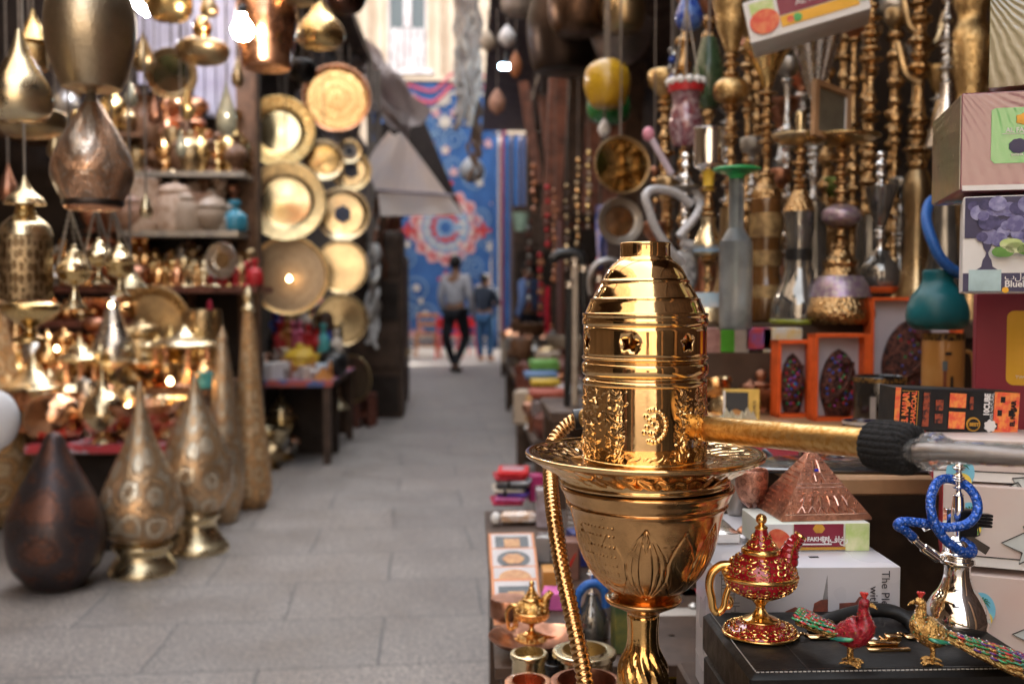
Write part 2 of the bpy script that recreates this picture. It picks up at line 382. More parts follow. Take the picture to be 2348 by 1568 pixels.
# far end: cream house facing down the alley
def far_house():
    t = thing('far_house', 'cream house with tall shuttered window above the blue tent cloth', 'building', (0, 25, 0))
    w0 = P(888, 160, 25); w1 = P(978, -300, 25)
    x0, x1, z0 = w0.x, w1.x, w0.z; z1 = 9.8
    m = MB(); L, Rr, T = -20, 20, 17
    for (a, b_, c, d) in ((L, x0, 0, T), (x1, Rr, 0, T), (x0, x1, 0, z0), (x0, x1, z1, T)):
        m.box(((a + b_) / 2, .4, (c + d) / 2), (b_ - a, .8, d - c))
    m.build('wall', CREAM, t)
    fr = MB(); wh = M_('white_painted_wood', (.72, .68, .66), .6, 0, c2=(.55, .47, .46), scale=3)
    for x in (x0 + .03, x1 - .03): fr.box((x, .1, (z0 + z1) / 2), (.06, .1, z1 - z0))
    win = fr.build('window', wh, t)
    mid = P(930, 60, 25).z
    pa = MB().box(((x0 + x1) / 2, .3, (z0 + z1) / 2), (x1 - x0, .02, z1 - z0)); pa.build('pane', M_('grey_pane', (.16, .19, .19), .15, 0), win)
    n = 5; sh = MB()
    for i in range(n):
        xx = x0 + .08 + (x1 - x0 - .16) * (i + .5) / n
        sh.box((xx, .14, (z0 + mid) / 2), ((x1 - x0 - .2) / n - .03, .05, mid - z0 - .04))
    sh.box(((x0 + x1) / 2, .14, (mid + z1) / 2), (.2, .05, z1 - mid - .02))
    sh.build('shutter', wh, win)
    MB().box(((x0 + x1) / 2, -.05, z0 - .07), (x1 - x0 + .3, .2, .12)).build('sill', wh, win)
    pil = MB()
    for px in (838, 872, 1003, 1035): pil.box((P(px, 100, 25).x, -.06, 7), (.14, .1, 10))
    pil.box((0, -.08, P(930, 185, 25).z), (8, .12, .14)); pil.build('moulding', CREAM, t)
far_house()
# house added out of view behind the camera, sunlit so the metal reflects it
building('rear_house', 'unseen plaster house added behind the camera for reflections', -8, 9, -13, -12, 0, 7, CREAM, [('door', WOODD, [((-.8, -11.97, 1.1), (1.1, .06, 2.2))])])
# left shop bay: end partition with shelves, ceiling, front post and beam
PL = M_('lilac_white_planks', (.5, .46, .52), .5, 0, c2=(.34, .3, .37), scale=3)
YP = 6.35
xr = P(590, 300, YP).x; xl = -3.25
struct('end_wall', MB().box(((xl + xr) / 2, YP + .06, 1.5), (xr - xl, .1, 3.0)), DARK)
pw = MB(); n = 9; xa, xb = P(318, 100, YP).x, P(548, 100, YP).x
for i in range(n):
    x = xa + (xb - xa) * (i + .5) / n
    top, bot = 3.0, P(330, 190, YP).z - (i + .5) / n * .3
    pw.box((x, YP - .02, (top + bot) / 2), ((xb - xa) / n - .008, .03, top - bot))
tag(pw.build('plank_panel', PL), 'lilac white plank panel above the brass shop shelves', 'wall panel')
struct('shop_ceiling', MB().box((-2.65, 2.5, 3.06), (1.4, 9.5, .08)), WOODD)
struct('stall_ceiling', MB().box((1.15, 5.4, 3.1), (1.1, 9.2, .08)), WOODD)
cm = MB(); cm.box((-2.15, 8.3, 3.3), (2.5, 2.0, .08)); cm.box((-2.45, 10.4, 3.31), (1.9, 2.2, .08)); cm.box((-2.45, 14.8, 3.3), (1.9, 6.4, .08)); struct('awning_roof', cm, WOODD)
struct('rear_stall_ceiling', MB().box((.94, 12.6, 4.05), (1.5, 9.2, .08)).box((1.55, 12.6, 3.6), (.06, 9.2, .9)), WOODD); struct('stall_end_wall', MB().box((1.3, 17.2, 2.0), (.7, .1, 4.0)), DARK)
bm = MB()
for y in (1.6, 3.1, 4.4, 5.6): bm.box((-.55, y, 3.02 - .0), (4.6 if y < 6 else 4.3, .07, .09))
struct('roof_beams', bm, WOODD)
def post(px, Y, wpx, ztop, label):
    s = sc(px, Y); b = P(px, 690, Y)
    t = thing('wooden_post', label, 'post', (b.x, Y, 0))
    MB().box((0, 0, ztop / 2), (wpx * s, .1, ztop)).build('shaft', WOOD, t)
    MB().box((0, -.01, .06), (wpx * s * 1.3, .13, .12)).build('foot', WOODD, t)
post(572, 6.25, 42, 3.0, 'dark brown wooden post between the brass shelves and the round trays')
post(315, 6.2, 14, 2.4, 'narrow orange brown upright between the left shelf bays')
post(438, 6.18, 12, 2.4, 'narrow orange brown upright in the middle of the shelf bays')

struct('dark_backdrop_wall', MB().box((-1.72, 12.4, 1.65), (.08, 12, 3.3)), DARK)  # dark backdrop added to hide the bright gap behind the trays
# shelves of the left shop: each shelf board a thing
def shelf(px0, px1, py, Y, depth, th, mat, label):
    a, b_ = P(px0, py, Y), P(px1, py, Y)
    o = solo(MB().box((0, 0, -th / 2), (b_.x - a.x, depth, th)), 'shelf_board', mat, label, 'shelf', ((a.x + b_.x) / 2, Y + depth / 2, a.z), 0, 'shelves of the brass shop')
    return a.z
SH = {}
SH['a'] = shelf(300, 560, 392, 5.95, .32, .03, TIN, 'grey edged shelf board under the gold candlesticks')
SH['b'] = shelf(270, 545, 528, 5.9, .38, .035, TIN, 'long shelf board under the pale alabaster jars')
SH['c'] = shelf(0, 590, 655, 5.8, .45, .04, WOODR, 'reddish shelf board at eye level carrying small brass bottles')
SH['d'] = shelf(0, 330, 300, 5.9, .35, .03, WOOD, 'short brown shelf board high at the left end of the shop')
SH['e'] = shelf(0, 300, 735, 5.5, .3, .04, WOODR, 'low reddish shelf board with lilac front edge behind the hanging burners')
# ================================================================ left side: brass shop
ENG1 = engraved('engraved_silvered_copper', (.82, .72, .62), (.8, .45, .26), 5, 6, 9, amount=.9, rough=.2, lw=.75, base_noise=6, metal=.65)
ENG2 = engraved('engraved_pale_brass', (.92, .82, .64), (.85, .52, .26), 9, 9, 9, amount=.95, rough=.16, lw=.65, base_noise=6, metal=.7)
ENG3 = engraved('engraved_dark_bronze', (.07, .06, .065), (.26, .1, .05), 5, 6, 6, lw=.3, amount=.55, metal=.7, rough=.33, bump=.4)
ENG4 = engraved('engraved_copper_gold', (.92, .68, .42), (.8, .44, .18), 9, 10, 9, lw=.55, amount=1.0, base_noise=6, metal=.35, rough=.24)
ENG5 = engraved('chased_brass', (.8, .56, .26), (.3, .17, .06), 14, 26, 6, amount=.6, rough=.2)
GLS = M_('pale_greenish_glass', (.5, .48, .36), .08, .3, var=.4, scale=10, coat=.6)
HAM = hammered('hammered_brass', (.86, .68, .42), .12, 45, .5)
HAMC = hammered('hammered_copper', (.85, .45, .25), .12, 40, .5)
PIERC = engraved('pierced_lantern_brass', (.7, .52, .3), (.16, .09, .04), 26, 40, 5, amount=.9, rough=.3)
WARM = (1.0, .62, .28)
def bulb_mat(name, c, e): return M_(name, (1, .9, .8), .3, 0, var=0, em=c, es=e)
HOT = bulb_mat('glowing_bulb', (1, .7, .42), 6); HOTS = bulb_mat('small_glowing_bulb', (1, .58, .25), 8); HOTW = bulb_mat('white_bulb', (1, .9, .78), 20); LED = bulb_mat('cold_led', (.45, .75, 1), 25)

# --- tall floor lamps on the paving
def floorlamp(label, cx, yb, body, mat, foot=None, footmat=BRASSP, name='floor_lamp', dy=0, cap=None):
    Y = Z(cx, yb, 0).y + dy
    parts = []
    if foot: parts.append(('foot', footmat, foot))
    parts.append(('lamp_shade', mat, body))
    if cap: parts.append(('finial', footmat, cap))
    return LT(name, label, 'floor lamp', cx, Y, parts, 'engraved floor lamps on the paving', z=0, seg=48, yb=yb)
floorlamp('dark bronze teardrop floor lamp standing nearest on the paving at bottom left', 130, 1345,
          [(52, 1345), (64, 1338), (72, 1325), (98, 1290), (109, 1240), (107, 1190), (90, 1140), (62, 1085), (36, 1035), (21, 1000), (12, 988), (0.1, 984)], ENG3, name='floor_lamp')
floorlamp('silvered teardrop floor lamp on round flared foot, immediately right of the dark bronze lamp', 327, 1312,
          [(60, 1236), (80, 1218), (92, 1185), (93, 1150), (80, 1105), (55, 1050), (33, 1000), (18, 950), (10, 910), (6, 880), (.1, 866)], ENG2,
          [(76, 1312), (76, 1302), (68, 1288), (60, 1276), (58, 1262), (66, 1252), (66, 1243), (56, 1238), (50, 1232)])
floorlamp('broad silvered floor lamp on flared foot, second to the right of the dark bronze lamp', 452, 1262,
          [(50, 1168), (68, 1152), (80, 1120), (84, 1080), (74, 1030), (52, 980), (32, 940), (18, 905), (9, 875), (6, 862), (.1, 848)], ENG2,
          [(72, 1262), (72, 1250), (60, 1235), (48, 1215), (44, 1195), (50, 1185), (50, 1175), (44, 1166)])
floorlamp('slender plain grey brass floor lamp leaning in between the broad lamp and the tallest lamp', 515, 1195,
          [(28, 1195), (40, 1150), (46, 1110), (46, 1050), (38, 980), (28, 900), (19, 830), (12, 790), (9, 780), (12, 770), (9, 762), (.1, 738)], ENG2, name='floor_lamp')
floorlamp('tallest engraved orange brass floor lamp with onion finial, farthest of the paving row', 575, 1162,
          [(32, 1162), (46, 1135), (48, 1105), (44, 1050), (36, 980), (29, 910), (23, 840), (17, 770), (12, 710)], ENG4, None,
          cap=[(12, 712), (17, 706), (13, 698), (8, 690), (13, 678), (11, 668), (3, 655), (.1, 648)])
floorlamp('big engraved orange brass floor lamp cut off by the left edge of the photo', -22, 1205,
          [(50, 1205), (72, 1180), (92, 1120), (98, 1060), (88, 980), (70, 880), (52, 780), (40, 700), (30, 640), (20, 580), (10, 540), (.1, 520)], ENG4)
# white rounded bag by the left edge
wb = P(-12, 962, 2.6)
solo(MB().ball((0, 0, 0), .062, 20, sq=(1, .7, 1.25)).ball((-.02, 0, -.04), .05, 16, sq=(.9, .7, 1.2)).tube([(-.01, 0, .07), (-.015, 0, .3), (-.02, 0, 1.98)], .004, 6), 'hanging_bag', M_('white_cloth_bag', (.7, .7, .73), .7, 0, var=.1, scale=8, bump=.3, bscale=14, bdist=.01),
     'white rounded bag hanging at the left edge before the cut off lamp', 'bag', wb)

# --- counter of the left shop
def table(name, label, px0, px1, Y0, Y1, z, mats, leg=.05, edge=None, th=.04, cat='table'):
    x0 = P(px0, 900, Y0).x; x1 = P(px1, 900, Y0).x
    t = thing(name, label, cat, ((x0 + x1) / 2, (Y0 + Y1) / 2, 0)); W, D = x1 - x0, Y1 - Y0
    MB().box((0, 0, z - th / 2), (W, D, th), bev=.004).build('table_top', mats[0], t)
    for a in (-1, 1):
        for b in (-1, 1): MB().box((a * (W / 2 - leg * .7), b * (D / 2 - leg * .7), (z - th) / 2), (leg, leg, z - th)).build('leg', mats[1], t)
    if z < .7 and px0 < 1400: MB().box((0, -D / 2 + (.5 if z == .56 else .07), (z - th) / 2), (W - .04, .02, z - th - .01)).build('shade_board', DARK, t)  # added dark panel standing in for the gloom under the table
    MB().box((0, D / 2 - .02, (z - th) / 2 + .02), (W - 2 * leg, .02, z - th - .04)).build('back_board', mats[1], t)
    return t, W, D
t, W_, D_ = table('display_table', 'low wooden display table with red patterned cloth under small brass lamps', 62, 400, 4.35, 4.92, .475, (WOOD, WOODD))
CLOTH = M_('red_patterned_cloth', (.5, .05, .06), .8, 0, c2=(.45, .36, .4), scale=22, lo=.5, hi=.56)
o = tag(sheet([(-W_ / 2 - .01, -D_ / 2 - .01, .479), (W_ / 2 + .01, -D_ / 2 - .01, .479), (W_ / 2 + .01, D_ / 2, .479), (-W_ / 2 - .01, D_ / 2, .479)], 8, 4, lambda u, v: (0, 0, 0)).add(
    [(-W_ / 2 - .01, -D_ / 2 - .012, .479), (W_ / 2 + .01, -D_ / 2 - .012, .479), (W_ / 2 + .01, -D_ / 2 - .016, .445), (-W_ / 2 - .01, -D_ / 2 - .016, .445)], [(3, 2, 1, 0)]).build('tablecloth', CLOTH, None, loc=t.location), 'red and white patterned cloth on the low display table', 'tablecloth')
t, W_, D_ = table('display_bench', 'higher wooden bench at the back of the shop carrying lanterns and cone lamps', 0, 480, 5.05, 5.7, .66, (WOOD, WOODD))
BENCHZ, TABZ = .66, .481
# copper bowl lamps etc. standing on table / bench
def on(name, label, cat, cx, Y, z, parts, **k): return LT(name, label, cat, cx, Y, parts, z=z, **k)
on('round_lamp', 'round copper globe lamp glowing on the red cloth, next to the left edge lamp', 'lamp', 128, 4.5, TABZ,
   [('shade', HAMC, [(30, 1012), (55, 1000), (66, 975), (66, 950), (52, 922), (28, 906), (10, 902)])])
on('cone_lamp', 'plain steel cone lamp behind the hammered ball vase', 'lamp', 192, 4.75, TABZ,
   [('shade', SILVER, [(18, 990), (26, 960), (30, 945), (22, 920), (10, 885), (4, 866), (.1, 862)])])
on('ball_vase', 'hammered brass ball vase with long thin neck on the red cloth', 'vase', 238, 4.42, TABZ,
   [('foot', BRASSP, [(28, 1018), (20, 1008), (12, 1000)]), ('body', HAM, [(14, 1002), (36, 990), (50, 965), (51, 945), (40, 918), (18, 898), (9, 880), (5, 860), (3, 846)])])
def lantern(label, cx, Y, z, x0, x1, yt, ym, yb, mat=COPPER):
    s = sc(cx, Y); r = (x1 - x0) / 2 * s; b = P(cx, yb, Y); H = (yb - ym) * s
    t = thing('candle_lantern', label, 'lantern', (b.x, Y, z), 0, 'candle lanterns in the brass shop')
    MB().lathe([(r, 0), (r * 1.05, .012), (r * .95, .03)], 8).build('base', mat, t)
    for k in range(8):
        a = 2 * math.pi * (k + .5) / 8; MB().box((r * .9 * math.cos(a), r * .9 * math.sin(a), .03 + (H - .03) / 2), (.018, .018, H - .03)).build('bar', mat, t)
    MB().lathe(smooth([(r * 1.05, H), (r * 1.1, H + .015), (r * .8, H + .04), (r * .4, H + (yt and (ym - yt) * s * .5)), (r * .12, H + (ym - yt) * s * .85), (.004, H + (ym - yt) * s)]), 24).build('roof', BRASSP, t)
    MB().lathe([(r * .45, .03), (r * .45, H * .45), (.004, H * .46)], 12).build('candle', TIN, t)
    return t
lantern('wooden barred copper lantern with flared brass roof, left end of the bench', 78, 4.9, TABZ, 28, 150, 735, 815, 905)
lantern('copper barred lantern with hammered white gold cone roof, right of the left end lantern', 185, 5.1, BENCHZ, 140, 230, 780, 838, 900)
lantern('copper barred lantern partly behind the broad silvered lamp', 425, 5.2, BENCHZ, 360, 500, 800, 850, 940)
on('cone_lamp', 'large brushed steel cone lamp with dark drum base on the bench', 'lamp', 262, 5.25, BENCHZ,
   [('drum', TIN, [(46, 905), (46, 835)], {'sm': 0}), ('shade', SILVER, [(48, 836), (44, 808), (32, 780), (22, 750), (14, 722), (8, 706), (.1, 700)])])
on('copper_dome', 'fluted copper dome lid lying behind the barred lanterns', 'bowl', 142, 5.35, BENCHZ, [('dome', HAMC, [(62, 790), (60, 770), (40, 750), (14, 742), (.1, 741)])])
# large round brass trays leaning on the back
def plate(label, cx, cy, rx, Y, mats, yaw=0, tilt=0, depth=.14, rim=.32, cut=None, hang=True, pts=None, cat='tray', name='round_tray', tops=3.0, grp='round metal trays hung beside the brass shop'):
    s = sc(cx, Y); r = rx * s; c = P(cx, cy, Y)
    t = thing(name, label, cat, c, 0, grp, rot=(R(90) + tilt, 0, yaw))
    d = depth * r
    rp = smooth([(r * (1 - rim), d * .2), (r * (1 - rim) * 1.04, d * .55), (r * .93, d * .9), (r * .985, d), (r, d * .92), (r * .98, d * .75), (r * .93, d * .6), (r * (1 - rim) * 1.03, d * .1), (r * (1 - rim) * .99, 0)], 2)
    MB().ring(rp, 56).build('rim', mats[0], t, 60)
    q = r * (1 - rim); MB().lathe([(q * 1.0, 0.0), (q * 1.0, d * .16), (q * .7, d * .14), (q * .3, d * .2), (.0001, d * .22)], 56).build('centre', mats[1], t, 60)
    if hang:
        zt = tops - c.z
        q0 = Vector((0, r * .97, 0)); inv = (Matrix.Rotation(yaw, 3, 'Z') @ Matrix.Rotation(R(90) + tilt, 3, 'X')).inverted()
        MB().tube([q0, q0 + inv @ Vector((0, 0, zt - r * .97))], .0025, 5).build('hanger', ROPE, t)
    return t
PLG = M_('yellow_brass_rim', (.85, .6, .26), .26, 1, c2=(.6, .38, .14), scale=30, bump=.15, bscale=60, rvar=.12)
PLM = M_('mirror_brass_centre', (.78, .6, .32), .1, 1, var=.2, rvar=.04)
PLC = chased('chased_golden_centre', (.95, .6, .24), (.5, .24, .08))
PLP = M_('pale_gold_rim', (.86, .66, .35), .28, 1, c2=(.62, .48, .26), scale=30, bump=.2, bscale=60, rvar=.12)
PLD = chased('dull_bronze_centre', (.5, .4, .28), (.26, .19, .13), 50, .35)
PLS = M_('spun_pale_brass', (.82, .67, .42), .16, 1, var=.25, scale=9, rvar=.1)
plate('upper left tray with wide yellow rim and dark mirror centre', 640, 303, 82, 7.0, (PLG, PLM), yaw=R(7), tilt=R(-6), rim=.42)
plate('orange gold tray with bright engraved centre, highest of the hung trays', 772, 228, 77, 7.3, (COPPER, PLC), yaw=R(6), tilt=R(-3), rim=.14, depth=.2)
plate('pale gold tray with wide chased rim and mirror centre, middle of the left row', 655, 463, 91, 6.95, (PLP, PLM), yaw=R(8), tilt=R(-5), rim=.4)
plate('large dull bronze tray with bright narrow rim, lowest of the left row', 662, 632, 91, 7.05, (PLP, PLD), yaw=R(5), rim=.1, depth=.12)
plate('small mirror bright dish half hidden between the upper trays', 742, 368, 46, 7.25, (PLS, PLM), yaw=R(8), rim=.3)
def eye(t, r, d):
    MB().lathe([(r, 0), (r, .004), (.0001, .005)], 24, flute=lambda a, z: .08 * math.cos(18 * a)).build('star_inlay', M_('dark_blue_inlay', (.02, .04, .1), .25, 0), t, loc=(0, 0, d))
t = plate('tiny cream dish with blue centre, top of the right column', 801, 347, 28, 7.5, (PLS, WHITE), yaw=R(6), rim=.4, grp='small dishes hung with the trays'); eye(t, .03, .018)
t = plate('pale dish with dark star centre just below the blue centred dish', 805, 392, 46, 7.6, (PLP, PLS), yaw=R(6), rim=.3, grp='small dishes hung with the trays'); eye(t, .055, .012)
t = plate('silver gold tray with dark star centre, right column beneath the two star dishes', 786, 492, 61, 7.3, (PLS, PLS), yaw=R(5), tilt=R(-2), rim=.25); eye(t, .06, .03)
plate('spun pale brass tray, second from the bottom of the right column', 783, 612, 61, 7.35, (PLS, PLS), yaw=R(4), rim=.12)
plate('polished copper tinted mirror tray, lowest of the hung right column', 782, 733, 61, 7.45, (PLS, PLM), yaw=R(8), tilt=R(4), rim=.14)
plate('dull bronze tray leaning on the far stool beside the walkway', 810, 868, 56, 8.15, (PLP, PLD), yaw=R(-30), rim=.12, hang=False, grp='trays leaning on stools')
# bulbs
def bulb(label, px, py, Y, rpx, mat, ztop, grp=None, socket=True):
    s = sc(px, Y); c = P(px, py, Y); r = rpx * s
    t = thing('light_bulb', label, 'light bulb', c, 0, grp)
    MB().lathe(smooth([(.001, -r), (r * .7, -r * .7), (r, 0), (r * .8, r * .6), (r * .4, r * 1.15), (r * .36, r * 1.5)]), 20).build('glass_bulb', mat, t)
    if socket: MB().lathe([(r * .42, r * 1.5), (r * .45, r * 2.2), (r * .15, r * 2.4)], 12).build('socket', BLACK, t)
    if ztop: MB().tube([(0, 0, r * 2.3), (r * .3, 0, (ztop - c.z) * .5), (0, 0, ztop - c.z)], .003, 6).build('cable', BLACK, t)
    return t
bulb('big white glowing bulb hanging above the trays', 556, 70, 4.05, 24, HOTW, 3.0)
for i, (px, py, Y, r) in enumerate([(390, 875, 4.9, 7), (292, 936, 4.5, 7), (130, 800, 4.8, 5), (255, 700, 5.0, 5), (663, 640, 6.85, 5)]):
    bulb(['glowing small bulb between the steel tipped lamps', 'glowing small bulb right of the hammered ball vase', 'glowing small bulb above the copper globe lamp', 'glowing small bulb under the hanging burners', 'glowing small bulb in front of the lowest dull bronze tray'][i], px, py, Y, r, HOTS, None, 'small bulbs among the brassware')
for i, (x, y, z) in enumerate([(-2.2, 4.2, 2.55), (-1.7, 2.9, 2.6), (-1.5, 5.3, 2.7), (-2.6, 5.4, 2.65)]):
    r = .04; t = thing('light_bulb', 'warm bulb under the shop ceiling, number %s from the front, out of frame above' % ORD[i], 'light bulb', (x, y, z), 0, 'bulbs under the shop ceiling')
    MB().ball((0, 0, 0), r, 14).build('glass_bulb', HOT, t); MB().tube([(0, 0, r), (0, 0, 3.02 - z)], .004, 6).build('cable', BLACK, t)

t = thing('strip_lamp', 'cold white lamp glowing at the top beside the lilac planks', 'lamp', P(318, 12, 5.7)); MB().box((0, 0, 0), (.05, .3, .035), bev=.01).build('tube', bulb_mat('cool_white_tube', (.8, .84, 1), 30), t); MB().tube([(0, 0, .02), (0, 0, .2)], .004, 6).build('hanger', BLACK, t)
# --- things hanging in front of the shop
LT('hanging_pot', 'big dull brass pear shaped pot hanging at the top left', 'hanging lamp', 210, 2.25,
   [('body', hammered('scratched_pale_bronze', (.58, .48, .33), .3, 150, .25, .002), [(62, 204), (66, 200), (80, 165), (96, 110), (99, 60), (92, 10), (72, -50), (40, -110), (18, -150), (8, -170)])], hang=2.98, seg=48)
LT('hanging_lamp', 'engraved teardrop lamp with dark base band hanging below the big brass pot', 'hanging lamp', 214, 2.3,
   [('shade', ENG1, [(66, 462), (86, 420), (90, 390), (80, 350), (60, 310), (36, 270), (18, 240)]), ('tip', TIN, [(20, 244), (14, 234), (8, 215), (5, 205)]),
    ('band', M_('dark_band', (.1, .08, .07), .4, 1), [(64, 474), (67, 470), (67, 461), (64, 458)], {'sm': 0}), ('lower_rim', COPPER, [(56, 482), (62, 479), (64, 474)], {'sm': 0})], hang=2.6, seg=48)
LT('hanging_lamp', 'smooth polished gold teardrop lamp hanging at the left edge', 'hanging lamp', 48, 2.1,
   [('shade', BRASSP, [(40, 278), (60, 265), (70, 235), (64, 200), (44, 165), (24, 130), (12, 95), (7, 72)])], hang=2.9, seg=40)
LT('hanging_lantern', 'small domed gold lantern behind the left edge teardrop lamp', 'lantern', 78, 2.7,
   [('body', ENG5, [(30, 160), (34, 120), (30, 100)]), ('roof', BRASS, [(42, 100), (30, 80), (12, 50), (3, 25)])], hang=2.95)
LT('hanging_dish', 'broad brass dish hanging at the left edge under the gold teardrop lamp', 'dish', 70, 2.7,
   [('dish', BRASSD, [(20, 318), (50, 312), (76, 296), (80, 270), (74, 258), (40, 252), (10, 250)])], hang=2.3)
LT('hanging_lantern', 'tall pierced brass drum lantern with domed roof hanging on a chain at left', 'lantern', 62, 2.35,
   [('drum', PIERC, [(58, 688), (60, 682), (60, 545), (58, 540)], {'sm': 0, 'seg': 8}), ('dome', BRASSP, [(58, 541), (52, 520), (38, 505), (26, 495)]), ('neck', BRASS, [(26, 496), (20, 480), (22, 470)]),
    ('cap', BRASSP, [(46, 470), (38, 455), (20, 440), (9, 420), (4, 405)])], hang=2.9, cord=TIN)
LT('footed_bowl', 'round brass bowl on stepped foot under the drum lantern', 'bowl', 70, 2.9,
   [('body', BRASS, [(36, 784), (34, 775), (16, 765), (14, 750), (40, 735), (62, 715), (64, 700), (50, 692)])], z=None, hang=1.18)
def burner(label, cx, Y, ytop, yrim, ybot, rr, apx, apy):
    h = ybot - ytop
    def chains(t, s):
        for dx, dy in ((-rr * .9, -10), (rr * .95, -10), (rr * .1, 30)):
            a = Vector((dx * s, dy * s * .6, (ybot - yrim) * s)); b = Vector(((apx - cx) * s, 0, (ybot - apy) * s))
            m = MB(); n = max(int((b - a).length / .02), 4)
            m.tube([a.lerp(b, k / (n * 3)) for k in range(n * 3 + 1)], [.0028 + .0018 * (k % 2) for k in range(n * 3 + 1)], 5); m.build('chain', TIN, t)
        a = Vector(((apx - cx) * s, 0, (ybot - apy) * s)); MB().tube([a, a + Vector((0, 0, 2.98 - P(cx, ybot, Y).z - a.z))], .003, 5).build('cord', ROPE, t)
    LT('incense_burner', label, 'incense burner', cx, Y, [
        ('foot', BRASSP, [(rr * .62, ybot), (rr * .6, ybot - 4), (rr * .3, ybot - h * .16), (rr * .16, ybot - h * .3), (rr * .2, ybot - h * .36)]),
        ('bowl', BRASS, [(rr * .22, ybot - h * .36), (rr * .7, ybot - h * .44), (rr * .95, yrim + 3), (rr * 1.25, yrim)]),
        ('lid', BRASSP, [(rr * .92, yrim), (rr * .85, yrim - h * .08), (rr * .5, yrim - h * .2), (rr * .3, yrim - h * .3), (rr * .12, yrim - h * .36), (rr * .16, yrim - h * .4), (.1, ytop)])],
        'hanging incense burners', extra=chains)
burner('front hanging brass incense burner with cone lid and flared foot', 172, 2.4, 560, 622, 708, 42, 165, 480)
burner('rear hanging copper toned incense burner between the two other burners', 228, 2.7, 545, 590, 652, 36, 222, 476)
burner('right hanging brass incense burner under the engraved teardrop lamp', 276, 2.55, 562, 602, 680, 36, 262, 482)
LT('metal_cone', 'small shiny cone shaped lid hanging right of the burners', 'lid', 300, 2.9, [('body', BRASSP, [(36, 660), (30, 650), (12, 625), (5, 605), (.1, 600)])], hang=2.98)
# top hanging pans and pots
LT('hanging_pot', 'polished gold pot hanging under the lilac planks at the top', 'pot', 388, 4.2, [('body', BRASS, [(10, 52), (38, 44), (50, 25), (52, 0), (38, -30), (30, -50)])], hang=2.98)
LT('hanging_pan', 'two lobed amber brass pan lamp hanging below the gold pot', 'hanging lamp', 465, 4.4, [('lower', BRASSD, [(8, 150), (44, 142), (60, 122), (56, 104), (30, 92), (16, 85)]), ('knob', GOLD, [(16, 86), (22, 70), (18, 55), (8, 40)])], hang=2.98)
plate('large dark dish with green sheen hanging tilted over the candlestick shelf', 392, 170, 58, 4.8, (BRASSD, M_('greenish_dark_metal', (.12, .16, .1), .2, 1, c2=(.3, .2, .12), scale=6)), yaw=R(25), tilt=R(10), rim=.3, cat='dish', name='hanging_dish', grp='dishes hanging in the brass shop')
LT('hanging_pot', 'big copper pot hanging mouth down beside the white bulb', 'pot', 612, 4.4, [('body', COPPER, [(52, 158), (56, 150), (58, 120), (66, 90), (70, 50), (64, 10), (50, -20), (42, -40)])], hang=2.98, seg=40)
LT('hanging_pan', 'pear shaped brass pan hanging over the engraved centred tray', 'pan', 735, 5.0, [('body', BRASS, [(38, 108), (52, 96), (56, 80), (46, 58), (26, 35), (14, 10), (12, -20)])], hang=2.98)
LT('hanging_pan', 'dark round pan at the top edge just left of the cream house', 'pan', 792, 4.6, [('body', M_('blackened_copper', (.1, .05, .035), .3, 1, var=.4), [(6, 36), (34, 24), (48, 0), (46, -30)])], hang=2.98)
LT('hanging_pot', 'small black pot hanging beside the copper pot', 'pot', 694, 4.7, [('body', M_('black_iron', (.03, .028, .027), .4, 1), [(8, 190), (26, 180), (32, 160), (26, 142), (14, 138)])], hang=2.98)
LT('hanging_pan', 'dark brass pan at the top edge between copper pot and pear shaped pan', 'pan', 688, 4.3, [('body', BRASSD, [(8, 12), (40, 4), (52, -20)])], hang=2.98)

for i, (px, py, r, h, Y, m_, lb) in enumerate(((520, 250, 22, 120, 4.6, GLS, 'pale glass bottle shaped lamp hanging left of the wooden post'), (545, 165, 14, 70, 4.9, BRASSD, 'slim bronze drop hanging beside the glass bottle lamp'), (330, 120, 24, 90, 4.3, BRASSD, 'bronze bell hanging right of the big pear shaped pot'), (430, 235, 16, 80, 4.6, BRASS, 'brass drop hanging below the two lobed pan'), (355, 250, 15, 70, 4.8, COPPERD, 'dark copper drop hanging under the green sheen dish'),
        (300, 215, 14, 60, 3.6, GLS, 'small glass drop hanging beside the engraved teardrop lamp'), (480, 10, 20, 60, 4.2, BRASSD, 'bronze cup hanging at the top edge right of the gold pot'), (150, 90, 20, 80, 3.0, BRASS, 'brass bell hanging behind the big pear shaped pot'), (128, 330, 18, 70, 3.0, BRASSD, 'bronze bell hanging left of the engraved teardrop lamp'), (335, 470, 14, 60, 3.4, BRASSP, 'pale brass drop hanging in front of the alabaster jars'), (20, 420, 20, 90, 3.4, COPPERD, 'dark copper bell hanging at the left edge behind the drum lantern'), (415, 330, 12, 60, 4.5, GLS, 'clear glass drop hanging before the candlesticks'))):
    LT('hanging_drop', lb, 'hanging ornament', px, Y, [('body', m_, [(r * .5, py + h * .5), (r * .95, py + h * .38), (r, py + h * .15), (r * .5, py - h * .2), (r * .22, py - h * .38), (r * .1, py - h * .5)])], 'drops and bells hanging in the brass shop', hang=2.98, seg=20)
